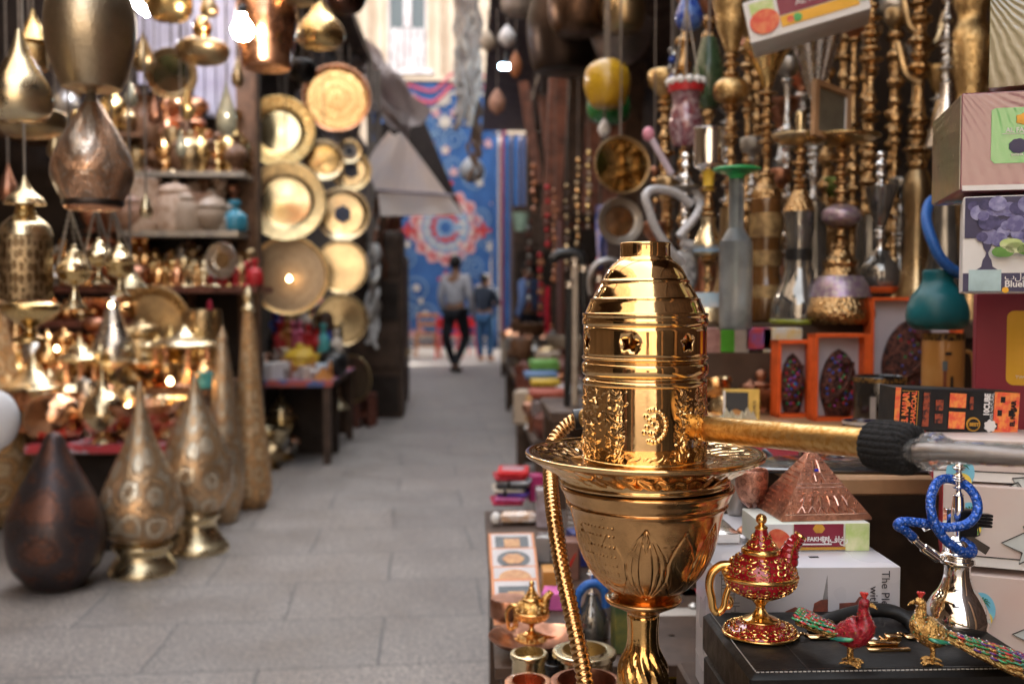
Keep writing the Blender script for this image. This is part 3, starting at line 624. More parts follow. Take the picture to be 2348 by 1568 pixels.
# --- awning cloths
CANVAS = M_('grey_canvas', (.55, .48, .46), .9, 0, c2=(.38, .32, .31), scale=3, bump=.4, bscale=20, bdist=.01)
thin_cloth(CANVAS, .45)
def fold(k, a, b=0): return lambda u, v: (0, a * math.sin(k * u * 2 * math.pi + 3 * v) * (v + .2) + .03 * math.sin(9 * v + 5 * u), b * math.sin(6 * u + 1.3) * v)
aw = sheet([P(650, 60, 8.0), P(770, -10, 9.5), P(985, 280, 9.9), P(700, 320, 8.2)], 30, 30, lambda u, v: (.03 * math.sin(20 * u * v), .3 * math.sin(13 * u + 5 * v) * (v + .15) + .1 * math.sin(31 * u - 9 * v), .12 * math.sin(11 * u + 2) * v + .03 * math.sin(40 * u + 11 * v)), .02)
tag(aw.build('canvas_awning', CANVAS), 'crumpled grey canvas awning slanting down from the left roof', 'awning')
dk = sheet([P(850, 285, 9.95), P(972, 272, 10.4), P(1062, 490, 10.3), P(850, 300, 9.95)], 10, 10, lambda u, v: (0, .03 * math.sin(8 * u), 0), .02)
tag(dk.build('awning_board', M_('dark_brown_board', (.035, .022, .018), .7, 0)), 'dark brown triangular awning side under the canvas', 'awning')
WC = M_('off_white_sheet', (.88, .78, .72), .85, 0, c2=(.8, .74, .74), scale=3)
thin_cloth(WC, .5)
whc = sheet([P(893, 300, 8.0), P(935, 318, 8.0), P(1062, 492, 8.1), P(866, 440, 7.95)], 14, 14, lambda u, v: (-.12 * math.sin(math.pi * v) * (1 - u), .04 * math.sin(9 * u + 5 * v), -.02 * math.sin(7 * u)), .008)
whc.add([P(866, 440, 7.93), P(1030, 450, 8.04), P(1062, 492, 8.04), P(872, 496, 7.93)], [(0, 1, 2, 3)])
t = tag(whc.build('white_sheet', WC), 'torn off white cloth hanging in a triangle before the blue tent cloth', 'cloth')
MB().tube([P(864, 436, 7.91), P(950, 442, 7.96), P(1040, 448, 8.02)], .012, 6).build('seam', M_('grey_lilac_seam', (.3, .26, .3), .8), t)

# --- souvenir table further on, stools, burners
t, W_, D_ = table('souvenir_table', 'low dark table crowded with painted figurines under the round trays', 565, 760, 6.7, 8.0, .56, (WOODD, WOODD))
lx, ty0, ty1 = t.location.x, 6.7, 8.0
tag(MB().box((0, 0, .564), (W_ + .02, D_ + .02, .006)).box((0, -D_ / 2 - .012, .545), (W_ + .02, .004, .036)).build('tablecloth', M_('striped_cloth', (.5, .12, .1), .8, 0, c2=(.12, .16, .34), scale=14, lo=.48, hi=.52), None, loc=t.location), 'red and blue striped cloth on the figurine table', 'tablecloth')
def stool(label, cx, yb, wpx, hpx, grp='carved red brown stools by the walkway'):
    b = Z(cx, yb, 0); s = sc(cx, b.y); r = wpx * s / 2; h = hpx * s
    t = thing('carved_stool', label, 'stool', (b.x, b.y + r, 0), R(20), grp)
    MB().lathe([(r, h - .03), (r * 1.05, h - .02), (r * 1.05, h), (.001, h)], 8).build('seat', WOODR, t)
    for k in range(6):
        a = k * math.pi / 3; MB().box((r * .85 * math.cos(a), r * .85 * math.sin(a), (h - .03) / 2), (.05, .05, h - .03)).build('leg', WOODR, t)
    MB().ring([(r * .8, h * .3), (r * .88, h * .3), (r * .88, h * .42), (r * .8, h * .42)], 12).build('stretcher', WOODR, t)
    return Vector((b.x, b.y + r, h))
s1 = stool('hexagonal red brown stool under the dark lidded pot', 727, 1032, 76, 92)
s2 = stool('hexagonal red brown stool with a leaning tray, farther from the camera', 822, 980, 76, 76)
LT('metal_cone', 'pale brass cone lid standing on the nearer stool', 'lid', 768, s1.y - .02, [('body', BRASSP, [(34, 942), (30, 936), (14, 915), (8, 890), (.1, 868)])], z=s1.z, hang=None)
LT('dark_dish', 'dark metal dish with shiny lid on the nearer stool', 'dish', 712, s1.y + .02, [('dish', TIN, [(20, 940), (44, 930), (48, 926)]), ('lid', SILVER, [(30, 928), (26, 912), (14, 902), (.1, 898)])], z=s1.z)
LT('incense_burner', 'tall brass incense burner with domed lid standing on the paving', 'incense burner', 646, Z(646, 1052, 0).y,
   [('foot', BRASS, [(29, 1052), (28, 1046), (14, 1030), (8, 1012), (9, 998)]), ('bowl', BRASS, [(9, 999), (22, 990), (28, 972), (26, 960), (40, 958), (40, 954)]), ('lid', BRASSP, [(27, 954), (24, 936), (14, 922), (8, 912), (3, 900), (.1, 892)])], z=0)
# pictures / cards behind the figurines
for (px, py, w_, h_, Y, m_, lb) in ((682, 775, 56, 110, 8.02, M_('pale_blue_card', (.5, .52, .62), .6), 'pale blue poster with red round emblem behind the figurines'),):
    s = sc(px, Y); t = tag(MB().box((0, 0, 0), (w_ * s, .01, h_ * s)).build('poster', m_, None, loc=P(px, py, Y)), lb, 'poster')
    MB().lathe([(.055, 0), (.055, .006), (.0001, .006)], 20).build('red_emblem', RED, t, loc=(0, -.006, -.08), rot=(R(90), 0, 0))

# --- small wares: prototypes built once, copied in loops
PROF = {
 'vase': [(.3, 0), (.34, .04), (.18, .12), (.42, .4), (.38, .6), (.16, .78), (.14, .9), (.26, 1)],
 'candlestick': [(.36, 0), (.34, .05), (.12, .12), (.1, .25), (.2, .32), (.1, .4), (.09, .6), (.2, .68), (.12, .76), (.24, .86), (.22, .95), (.12, 1)],
 'bowl': [(.4, 0), (.42, .1), (.3, .2), (.8, .7), (.95, 1), (.9, .98), (.3, .3), (.001, .28)],
 'jar': [(.4, 0), (.46, .05), (.46, .62), (.36, .7), (.42, .76), (.36, .88), (.1, .94), (.08, 1)],
 'goblet': [(.36, 0), (.3, .05), (.08, .15), (.08, .4), (.3, .52), (.4, .75), (.38, 1), (.34, .98), (.25, .6), (.001, .55)],
 'lidded_pot': [(.3, 0), (.4, .1), (.5, .35), (.45, .55), (.5, .58), (.35, .75), (.12, .85), (.14, .92), (.001, 1)],
 'bottle': [(.3, 0), (.36, .08), (.34, .5), (.14, .68), (.12, .85), (.18, .88), (.16, 1)],
 'cone_lamp': [(.4, 0), (.5, .2), (.46, .35), (.26, .6), (.1, .85), (.001, 1)],
 'cup': [(.4, 0), (.42, .03), (.48, .97), (.5, 1), (.44, .97), (.38, .1), (.001, .08)],
}
PROTO = {}
def proto(kind, mat):
    k = (kind, mat.name)
    if k in PROTO: return PROTO[k]
    if kind == 'teapot':
        m = MB().lathe(smooth([(.25, 0), (.28, .05), (.16, .12), (.45, .35), (.42, .55), (.2, .75), (.24, .8), (.08, .92), (.001, 1)]), 14)
        m.tube(spl([(.3, 0, .3), (.6, 0, .45), (.68, 0, .8), (.8, 0, .85)], 3), .05, 6).tube(spl([(-.35, 0, .6), (-.68, 0, .68), (-.62, 0, .35), (-.38, 0, .28)], 3), .04, 6)
    elif kind == 'figurine':
        m = MB().lathe(smooth([(.26, 0), (.28, .06), (.2, .12), (.24, .3), (.15, .5), (.22, .66), (.08, .74), (.12, .82), (.11, .93), (.001, 1)]), 12, squash=.7)
        m.tube(spl([(.18, 0, .66), (.3, -.06, .5), (.16, -.16, .42)], 3), .05, 6).tube(spl([(-.18, 0, .66), (-.3, -.06, .5), (-.16, -.16, .42)], 3), .05, 6)
    elif kind == 'pyramid':
        m = MB().add([(-.6, -.6, 0), (.6, -.6, 0), (.6, .6, 0), (-.6, .6, 0), (0, 0, 1)], [(0, 3, 2, 1), (0, 1, 4), (1, 2, 4), (2, 3, 4), (3, 0, 4)])
    elif kind == 'animal':
        m = MB().tube(spl([(-.45, 0, .5), (-.3, 0, .56), (.1, 0, .55), (.35, 0, .62), (.48, 0, .85), (.62, 0, .9), (.75, 0, .84)], 3), [.05, .14, .2, .2, .19, .2, .2, .2, .19, .17, .13, .1, .09, .1, .1, .09, .07, .05, .03][:19], 8)
        for a in (-.28, .25):
            for b in (-.1, .1): m.tube([(a, b, .5), (a + .02, b, .25), (a, b, 0)], [.08, .05, .06], 6)
    elif kind == 'small_box': m = MB().box((0, 0, .5), (1.3, .8, 1), bev=.04)
    else: m = MB().lathe(smooth(PROF[kind], 3), 16)
    o = m.build(kind, mat); col.objects.unlink(o); PROTO[k] = o; return o
def ware(kind, mat, loc, h, label, cat=None, group=None, rz=0, wd=1):
    p = proto(kind, mat); o = p.copy(); col.objects.link(o)
    o.location = loc; o.scale = (h * wd, h * wd, h); o.rotation_euler = (0, 0, rz)
    return tag(o, label, cat or kind.replace('_', ' '), group)
MNAME = {}
def nm(m): return m.name.replace('_', ' ')
def row(place, px0, px1, py, Y, z, n, kinds, mats, hpx, group, seed=1, jit=.3, wd=(.9, 1.2), dY=0):
    rg = random.Random(seed); s = sc((px0 + px1) / 2, Y)
    for i in range(n):
        px = px0 + (px1 - px0) * (i + .5 + rg.uniform(-jit, jit) * .6) / n
        k = rg.choice(kinds); m = rg.choice(mats); c = P(px, py, Y + rg.uniform(0, dY)); c.z = z
        ware(k, m, c, rg.uniform(*hpx) * s, '%s %s, %s from left %s' % (nm(m), k.replace('_', ' '), ORD[i], place), None, group, rg.uniform(-.6, .6), rg.uniform(*wd))
MET = [BRASS, BRASSD, BRASSP, COPPER, GOLD2, TIN, COPPERD]
row('on the shelf of gold candlesticks', 200, 555, 392, 6.02, SH['a'], 17, ['candlestick', 'vase', 'goblet', 'teapot', 'lidded_pot'], [BRASS, BRASSD, BRASSD, GOLD2, WOOD], (60, 120), 'brassware on the candlestick shelf', 2, wd=(.5, .75))
row('at the back of the candlestick shelf', 190, 555, 392, 6.2, SH['a'], 12, ['candlestick', 'vase', 'bottle'], [BRASS, BRASSD, COPPER, WOOD], (100, 185), 'tall brassware behind the candlesticks', 3, wd=(.5, .8))
row('on the alabaster shelf', 288, 500, 528, 6.0, SH['b'], 8, ['jar', 'cup', 'lidded_pot'], [STONEW, M_('peach_alabaster', (.4, .24, .16), .45, 0, c2=(.28, .15, .1), scale=8), M_('tan_alabaster', (.45, .34, .25), .45)], (55, 118), 'alabaster jars on the shelf', 5, wd=(.75, 1.0))
row('in the blue bottle end of the alabaster shelf', 500, 548, 528, 6.0, SH['b'], 3, ['bottle'], [M_('turquoise_glass', (.05, .25, .35), .15), TIN], (55, 78), 'small bottles beside the alabaster jars', 6)
row('on the eye level shelf', 330, 590, 655, 5.85, SH['c'], 18, ['bottle', 'candlestick', 'figurine', 'goblet'], [BRASS, GOLD2, BRASSP, RED, COPPER], (35, 70), 'small shiny bottles on the eye level shelf', 7, wd=(.6, .9))
row('at the front of the eye level shelf', 0, 330, 655, 5.82, SH['c'], 9, ['bowl', 'teapot', 'lidded_pot'], MET, (40, 70), 'brass bowls on the eye level shelf', 8)
row('behind the alabaster jars', 200, 548, 528, 6.12, SH['b'], 12, ['vase', 'candlestick', 'jar'], [BRASSD, WOOD, STONEW, COPPERD], (90, 130), 'vessels behind the alabaster jars', 31, wd=(.5, .8))
row('in the back of the eye level shelf', 0, 590, 655, 6.05, SH['c'], 22, ['candlestick', 'teapot', 'vase', 'figurine'], [BRASSD, GOLD2, BRASS, COPPERD, TIN], (70, 120), 'vessels in the back of the eye level shelf', 32, wd=(.5, .9))
row('before the bench back row', 20, 480, 890, 5.38, BENCHZ, 13, ['teapot', 'cone_lamp', 'goblet', 'jar', 'vase'], [BRASS, BRASSP, GOLD2, BRASSD, SILVER], (80, 170), 'brassware before the bench back row', 33, wd=(.5, .8))
row('at the bench front edge', 20, 480, 905, 5.1, BENCHZ, 12, ['lidded_pot', 'goblet', 'bowl', 'teapot', 'bottle'], [BRASS, BRASSP, GOLD2, BRASSD], (40, 90), 'brassware at the bench front edge', 34, wd=(.6, 1))
row('in the middle of the red cloth', 150, 420, 1000, 4.62, TABZ, 8, ['cone_lamp', 'lidded_pot', 'goblet', 'cup'], [HAM, BRASSP, SILVER, BRASS], (60, 130), 'small lamps in the middle of the red cloth', 35, wd=(.5, .8))
row('on the high left shelf', 0, 320, 300, 6.0, SH['d'], 8, ['vase', 'teapot', 'jar', 'candlestick'], [BRASS, BRASSD, COPPER, TIN], (70, 150), 'vessels on the high left shelf', 9, wd=(.6, 1))
row('on the low lilac edged shelf', 0, 300, 735, 5.6, SH['e'], 9, ['bowl', 'lidded_pot', 'teapot'], MET, (30, 60), 'vessels on the low lilac edged shelf', 10)
row('along the back of the bench', 20, 500, 880, 5.5, BENCHZ, 13, ['teapot', 'goblet', 'candlestick', 'lidded_pot', 'vase', 'cone_lamp'], MET + [SILVER], (60, 150), 'brassware along the back of the bench', 11, wd=(.6, 1))
row('along the middle of the bench', 290, 480, 900, 5.25, BENCHZ, 6, ['teapot', 'goblet', 'cup', 'lidded_pot', 'candlestick'], [BRASS, BRASSP, SILVER, HAM, COPPER], (60, 120), 'brassware in the middle of the bench', 12, wd=(.6, 1))
row('on the red cloth at the back', 70, 425, 985, 4.8, TABZ, 11, ['cone_lamp', 'cup', 'lidded_pot', 'bowl', 'candlestick', 'goblet'], [HAMC, COPPER, HAM, BRASSP, COPPER], (45, 110), 'small lamps at the back of the red cloth', 13)
row('along the front edge of the red cloth', 285, 400, 1010, 4.5, TABZ, 4, ['cup', 'bowl', 'cone_lamp'], [HAMC, COPPER, HAM], (30, 90), 'small lamps along the front of the red cloth', 14)
plate('large oval brass tray standing behind the brassware on the bench', 350, 745, 92, 5.62, (BRASSD, BRASSD), rim=.25, hang=False, grp='trays standing on the bench')
plate('white metal shell shaped dish standing on the eye level shelf', 510, 598, 42, 5.75, (SILVER, HAM), rim=.5, yaw=R(-20), hang=False, grp='dishes on the eye level shelf')
# red Santa-like felt cone, turquoise pots near the tall lamps
LT('turquoise_pot', 'turquoise pot on the right side of the bench between the tall lamps', 'pot', 474, 5.1, [('body', TEAL, [(28, 868), (30, 862), (30, 840), (34, 832), (30, 830)])], z=BENCHZ)
LT('red_cone', 'crimson felt cone behind the slender grey lamp', 'ornament', 482, 5.45, [('body', M_('crimson_felt', (.3, .01, .03), .9), [(18, 770), (18, 762), (9, 730), (4, 708), (.1, 704)])], z=.95, hang=1.06)
# figurines of the souvenir table: rows from front to back
FIGM = [M_('amber_wood', (.5, .2, .05), .35), TERRA, BLACK, BLUE, RED, TEAL, M_('cream_resin', (.66, .58, .5), .5), M_('dark_brown_resin', (.1, .05, .03), .3), GOLD2, YEL, PINK]
WHT = [M_('white_resin', (.72, .7, .7), .4), M_('cream_resin', (.66, .58, .5), .5), M_('amber_wood', (.5, .2, .05), .35), M_('pale_blue_resin', (.45, .55, .65), .4), TIN]
def trow(place, fy, n, kinds, mats, hm, seed, grp, wd=(.7, 1.1), up=0):
    rg = random.Random(seed); x0, x1 = lx - W_ / 2 + .02, lx + W_ / 2 - .02
    for i in range(n):
        x = x0 + (x1 - x0) * (i + .5 + rg.uniform(-.25, .25)) / n; k = rg.choice(kinds); m = rg.choice(mats)
        ware(k, m, (x, fy + rg.uniform(-.04, .04), .567 + up), rg.uniform(*hm), '%s %s, %s from left %s' % (nm(m), k.replace('_', ' '), ORD[i], place), None, grp, rg.uniform(-1.2, 1.2), rg.uniform(*wd))
G_ = 'figurines crowded on the souvenir table'
trow('in the front row of the souvenir table', 6.8, 8, ['animal', 'small_box', 'cup', 'pyramid'], WHT, (.06, .12), 21, G_)
trow('in the second row of the souvenir table', 6.98, 8, ['animal', 'figurine', 'pyramid', 'lidded_pot'], WHT + FIGM[:2], (.09, .17), 22, G_)
trow('in the third row of the souvenir table', 7.15, 9, ['figurine', 'cup', 'lidded_pot', 'bottle'], FIGM, (.14, .24), 23, G_)
MB_ = MB()
for i, (y0, h) in enumerate(((7.3, .14), (7.48, .26), (7.66, .38))):
    solo(MB().box((0, 0, h / 2), (W_ - .04, .17, h)), 'display_step', WOODD, '%s dark step behind the figurines, %s one up from the table top' % (['low', 'middle', 'high'][i], ORD[i]), 'display step', (lx, y0 + .03, .567), 0, 'display steps on the souvenir table')
    trow('on the %s step of the souvenir table' % ['low', 'middle', 'high'][i], y0 + .02, 10, ['figurine', 'bottle', 'vase', 'lidded_pot', 'figurine'], FIGM, (.15, .27), 24 + i, G_, up=h, wd=(.6, .9))
rg = random.Random(15)
for i in range(18):
    py = 1075 - i * 7.5; px = 612 + i * 13 + rg.uniform(-14, 10); c = Z(px, py, 0); k = rg.choice(['vase', 'lidded_pot', 'teapot', 'cone_lamp', 'goblet', 'bowl']); m_ = rg.choice([BRASS, BRASSP, SILVER, TIN, BRASSD, COPPER])
    ware(k, m_, c, rg.uniform(.12, .26), '%s %s on the paving before the figurine table, %s from the camera' % (nm(m_), k.replace('_', ' '), ORD[i]), None, 'brassware standing on the paving', rg.uniform(-1, 1), rg.uniform(.6, .9))
# hanging small stuff and clutter farther down the left side
def cabinet(label, px, Y, wd, z0, z1, mat, rz=0):
    b = P(px, 690, Y); t = thing('wooden_cabinet', label, 'cabinet', (b.x, Y, z0), rz)
    MB().box((0, 0, (z1 - z0) / 2), (wd, .45, z1 - z0), bev=.008).build('carcass', mat, t)
    n = 4
    for k in range(n):
        h = (z1 - z0) / n; MB().box((0, -.235, h * (k + .5)), (wd * .86, .02, h * .82), bev=.004).build('door', WOODD if k % 2 else DARK, t)
    return t
cabinet('tall black brown cabinet beyond the trays on the left', 866, 9.6, .5, 0, 1.75, WOODD)
cabinet('dark open fronted shop cabinet at the far left end of the walkway', 885, 11.5, .5, 0, 1.6, WOODD)
cabinet('farthest dark cabinet on the left before the tent cloth', 892, 14.5, .55, 0, 1.7, WOODD)
t, W2, D2 = table('low_bench', 'low dark bench of metal oddments beyond the leaning tray', 842, 925, 10.0, 11.0, .42, (WOODD, WOODD))
rg = random.Random(5)
for i in range(9):
    ware(rg.choice(['bowl', 'animal', 'small_box', 'figurine']), rg.choice([TIN, BRASSD, COPPERD, WHT[0]]), (t.location.x + rg.uniform(-W2 / 2, W2 / 2) * .8, 10.1 + i * .09, .42), rg.uniform(.08, .16), 'grey oddment on the low far bench, %s from the front' % ORD[i], 'oddment', 'oddments on the low far bench')
def stringy(name, label, cat, px, Y, y0, y1, n, wpx, mats, thick, seed, grp=None, ztop=None):
    """bundle of hanging cords or beads"""
    rg = random.Random(seed); s = sc(px, Y); top = P(px, y0, Y); t = thing(name, label, cat, (top.x, Y, top.z), 0, grp)
    for m_ in mats:
        m = MB()
        for k in range(n):
            dx = rg.uniform(-wpx, wpx) * s; L = (y1 - y0) * s * rg.uniform(.6, 1)
            pts = [(dx + .03 * math.sin(q * 1.7 + k * 2.1), rg.uniform(-.03, .03), -L * q / 9) for q in range(10)]
            m.tube(spl(pts, 2), [thick * rg.uniform(.35, 1.5) for _ in range(19)], 6)
        m.build('strand', m_, t)
    if ztop: MB().box((0, 0, (ztop - top.z) / 2), (wpx * s * 1.2, .01, ztop - top.z)).build('hanger', ROPE, t)
    return t
stringy('bead_strings', 'dark strings of beads hanging beside the right column of trays', 'bead strings', 866, 9.2, 330, 640, 6, 14, [WOODD, COPPERD, TIN], .018, 1, ztop=3.2)
stringy('bead_strings', 'brown strings of beads and pouches before the far left cabinet', 'bead strings', 893, 10.8, 400, 700, 6, 20, [WOODD, COPPERD, WOODR], .025, 2, ztop=3.2)
stringy('scarves', 'grey white scarves hanging behind the lowest mirror tray', 'scarf', 850, 8.9, 560, 800, 4, 12, [TIN, WHITE], .02, 3, ztop=3.2)
RAG = M_('grey_rag', (.36, .31, .28), .9, 0, c2=(.2, .16, .14), scale=6, bump=.5, bscale=30, bdist=.01)
stringy('rag_bundle', 'long bundle of grey rags hanging at the right side of the cream house', 'rags', 1072, 8.5, -60, 300, 13, 24, [RAG, M_('pale_rag', (.5, .45, .4), .9, c2=(.3, .25, .22), scale=8)], .022, 4, ztop=3.4)
stringy('rag_bundle', 'thin brown rags dangling below the grey bundle', 'rags', 1085, 8.7, 230, 420, 4, 14, [M_('brown_rag', (.2, .12, .08), .9)], .022, 6, ztop=3.4)
LT('hanging_lamp', 'white net lamp hanging in front of the blue tent cloth', 'hanging lamp', 1083, 9.5, [('shade', M_('frosty_white', (.6, .6, .62), .4), [(8, 418), (24, 408), (28, 390), (20, 372), (6, 360)])], hang=3.3)
LT('red_lantern', 'small dark red lantern hanging over the white cloth', 'lantern', 916, 9.0, [('body', M_('dark_red_glass', (.12, .01, .02), .3), [(8, 500), (16, 492), (16, 466), (10, 458)])], hang=3.2)
# ================================================================ far end
TB = M_('tent_blue', (.045, .14, .38), .85, 0, c2=(.035, .1, .28), scale=2)
TR = M_('applique_red', (.5, .05, .1), .85, 0, c2=(.6, .2, .25), scale=30); TW = M_('applique_cream', (.66, .62, .55), .85)
TL = M_('applique_light_blue', (.22, .36, .55), .85); TP = M_('applique_pink', (.55, .24, .26), .85, 0, c2=(.66, .5, .5), scale=25); TRR = M_('applique_scarlet', (.55, .06, .06), .85)
def tent():
    x0, x1 = P(850, 500, 20).x, P(1162, 500, 20).x; z0, z1 = P(1000, 796, 20).z, P(1000, 188, 20).z
    t = thing('tent_cloth', 'large blue applique tent cloth with red medallion closing the end of the alley', 'tent cloth', ((x0 + x1) / 2, 20, z0))
    W, H = x1 - x0, z1 - z0
    fy = lambda x: .008 * math.sin(x * 7) + .004 * math.sin(x * 17 + 1)
    m = MB(); n = 60; v = []; 
    for j in range(9):
        for i in range(n + 1): x = -W / 2 + W * i / n; v.append((x, fy(x), H * j / 8))
    m.add(v, [(j * (n + 1) + i, j * (n + 1) + i + 1, (j + 1) * (n + 1) + i + 1, (j + 1) * (n + 1) + i) for j in range(8) for i in range(n)])
    m.build('cloth', TB, t, 180)
    S = sc(1020, 20)
    def q(px, py): c = P(px, py, 20); return c.x - t.location.x, c.z - z0
    def disc(mb, cx, cz, r, lay, k=0, amp=0, rz=1, n=48):
        v = [(cx, fy(cx) - lay, cz)]
        for i in range(n):
            a = 2 * math.pi * i / n; rr = r * (1 + amp * math.cos(k * a)); x = cx + rr * math.sin(a); v.append((x, fy(x) - lay, cz + rr * rz * math.cos(a)))
        mb.add(v, [(0, i + 1, (i + 1) % n + 1) for i in range(n)])
    def band(mb, pts, wd, lay):
        pts = [Vector((a, 0, b)) for a, b in pts]
        v = []; 
        for i, p in enumerate(pts):
            d = (pts[min(i + 1, len(pts) - 1)] - pts[max(i - 1, 0)]).normalized(); nn = Vector((-d.z, 0, d.x)) * wd / 2
            for c in (p + nn, p - nn): v.append((c.x, fy(c.x) - lay, c.z))
        mb.add(v, [(2 * i, 2 * i + 1, 2 * i + 3, 2 * i + 2) for i in range(len(pts) - 1)])
    cx, cz = q(1022, 522); u = S
    for n_, m_, r, k, a, l in (('scalloped_rim', TP, 80, 14, .06, .012), ('medallion_ring', TRR, 71, 14, .05, .016), ('medallion_lace', TP, 66, 28, .03, .02), ('medallion_field', TL, 54, 12, .03, .024), ('medallion_lace', TW, 46, 24, .05, .028), ('medallion_field', TL, 40, 12, .05, .032), ('medallion_core', TB, 13, 8, .08, .04)):
        mb = MB(); disc(mb, cx, cz, r * u, l, k, a, 1.05, 112); mb.build(n_, m_, t, 180)
    def one(n_, m_, *a):
        mb = MB(); disc(mb, *a); mb.build(n_, m_, t, 180)
    for k in range(12):
        a = k * math.pi / 6; one('petal', TRR, cx + 29 * u * math.sin(a), cz + 29 * u * math.cos(a), 7 * u, .036, 5, .25)
        one('petal', TW, cx + 61 * u * math.sin(a + .2), cz + 63 * u * math.cos(a + .2), 5 * u, .03, 5, .25)
    for px, py in ((1022, 640), (1022, 420), (935, 528), (1108, 528)):
        X, Zz = q(px, py); one('petal', TRR, X, Zz, 13 * u, .03, 4, .45)
    for (px, py) in ((1000, 260), (1042, 260), (1022, 345), (985, 330), (948, 225), (1040, 395), (930, 745), (945, 765), (965, 760), (1120, 640), (1135, 470), (925, 690), (1120, 330)):
        X, Zz = q(px, py); one('petal', TP, X, Zz, 9 * u, .03, 5, .35)
    for (px, py, r) in ((1020, 228, 13), (1020, 280, 14), (955, 660, 8), (975, 720, 8), (1045, 640, 8), (935, 560, 7), (1015, 740, 7), (1020, 345, 7), (1128, 565, 11), (1098, 660, 8), (965, 690, 6), (1100, 420, 8), (925, 600, 6)):
        X, Zz = q(px, py); one('blossom', TW, X, Zz, r * u, .033, 6, .35)
    for (px, py, r, h, tl) in ((955, 665, 38, 1, 0), (975, 720, 30, -1, 2), (1075, 690, 34, -1, 1), (1050, 600, 26, 1, 2), (1125, 560, 28, 1, 3), (930, 590, 28, -1, 1), (1090, 400, 34, 1, 0), (985, 390, 28, -1, 2), (1135, 670, 22, 1, 0), (1040, 320, 26, -1, 3), (985, 290, 24, 1, 1), (1130, 720, 20, -1, 2), (1005, 745, 24, 1, 1), (1060, 735, 24, -1, 0), (935, 715, 24, 1, 3), (1100, 500, 26, -1, 2), (1090, 610, 24, 1, 0), (1040, 380, 26, 1, 1), (1000, 320, 22, -1, 2), (905, 640, 26, 1, 1), (1110, 275, 22, 1, 2), (1060, 660, 20, -1, 1)):
        X, Zz = q(px, py); pts = []
        for i in range(50):
            a = tl * 1.6 + h * i / 49 * 4.2 * math.pi * .85; rr = r * u * (.18 + .82 * i / 49); pts.append((X + rr * math.cos(a), Zz + rr * math.sin(a)))
        sp = MB(); band(sp, pts, 3.6 * u, .022); sp.build('scroll', TL, t, 180)
    for n_, m_, off, wd in (('border_band', TR, 232, 9), ('border_band', TW, 248, 6), ('border_band', TR, 206, 7)):
        mb = MB(); pts = [q(885, off - 4), q(925, off - 12), q(985, off + 4), q(1010, off - 8), q(1035, off - 34), q(1060, off - 30), q(1160, off - 30)]
        band(mb, [(p.x, p.y) for p in spl([(a, b, 0) for a, b in pts], 6)], wd * u, .02 + .004 * wd); mb.build(n_, m_, t, 180)
    for n_, m_, px in (('border_band', TW, 1143), ('border_band', TR, 1156)):
        mb = MB(); pts = [q(px, 300), q(px + 2, 520), q(px - 16, 600), q(px - 16, 790)]; band(mb, pts, 7 * u, .03); mb.build(n_, m_, t, 180)
    mb = MB(); band(mb, [q(885, 775), q(1160, 775)], 9 * u, .02); band(mb, [q(885, 788), q(1160, 788)], 5 * u, .02); mb.build('border_band', TW, t, 180)
    MB().tube([(-W / 2 - 4, 0, H), (W / 2 + 3, 0, H)], .03, 8).build('rod', WOODD, t)
tent()
# striped second cloth at the right of the first
x0, x1 = P(1128, 500, 19.6).x, P(1210, 500, 19.6).x; za, zb = P(1150, 800, 19.6).z, P(1150, 312, 19.6).z
t = thing('tent_cloth', 'narrow striped tent cloth in blue, cream and crimson right of the large blue one', 'tent cloth', ((x0 + x1) / 2, 19.6, za))
Wd = x1 - x0; n = 12; TN = M_('faded_brown_stripe', (.3, .24, .24), .85); cols = [TB, TB, TW, TR, TB, TB, TN, TB, TB, TN, TB, TN]
MB().tube([(-Wd / 2, 0, zb - za + .02), (Wd / 2 + .6, 0, zb - za + .02)], .02, 8).build('rod', WOODD, t)
for i in range(n):
    xa, xb = -Wd / 2 + Wd * i / n, -Wd / 2 + Wd * (i + 1) / n
    sheet([(xa, 0, 0), (xb, 0, 0), (xb, 0, zb - za), (xa, 0, zb - za)], 2, 16, lambda u, v, i=i: (0, .05 * math.sin(i * 1.9 + u * 2 + v), 0), .006).build('stripe', cols[i], t, 180)
# ---- people
def skin(name, V, E, mat, parent, sub=2, root='pelvis'):
    me = bpy.data.meshes.new(name); names = list(V); idx = {n_: i for i, n_ in enumerate(names)}
    me.from_pydata([V[n_][0] for n_ in names], [(idx[a], idx[b]) for a, b in E], [])
    o = bpy.data.objects.new(name, me); col.objects.link(o)
    md = o.modifiers.new('s', 'SKIN'); md.use_smooth_shade = True
    for n_ in names:
        sv = me.skin_vertices[0].data[idx[n_]]; r = V[n_][1]; sv.radius = r if isinstance(r, tuple) else (r, r); sv.use_root = (n_ == root)
    o.modifiers.new('u', 'SUBSURF').levels = sub
    dg = bpy.context.evaluated_depsgraph_get(); m2 = bpy.data.meshes.new_from_object(o.evaluated_get(dg)); m2.materials.clear(); m2.materials.append(mat)
    bpy.data.objects.remove(o); m2.shade_smooth()
    r = bpy.data.objects.new(name, m2); col.objects.link(r); r.parent = parent; return r
SKIN = M_('brown_skin', (.33, .17, .1), .5, 0, var=.15)
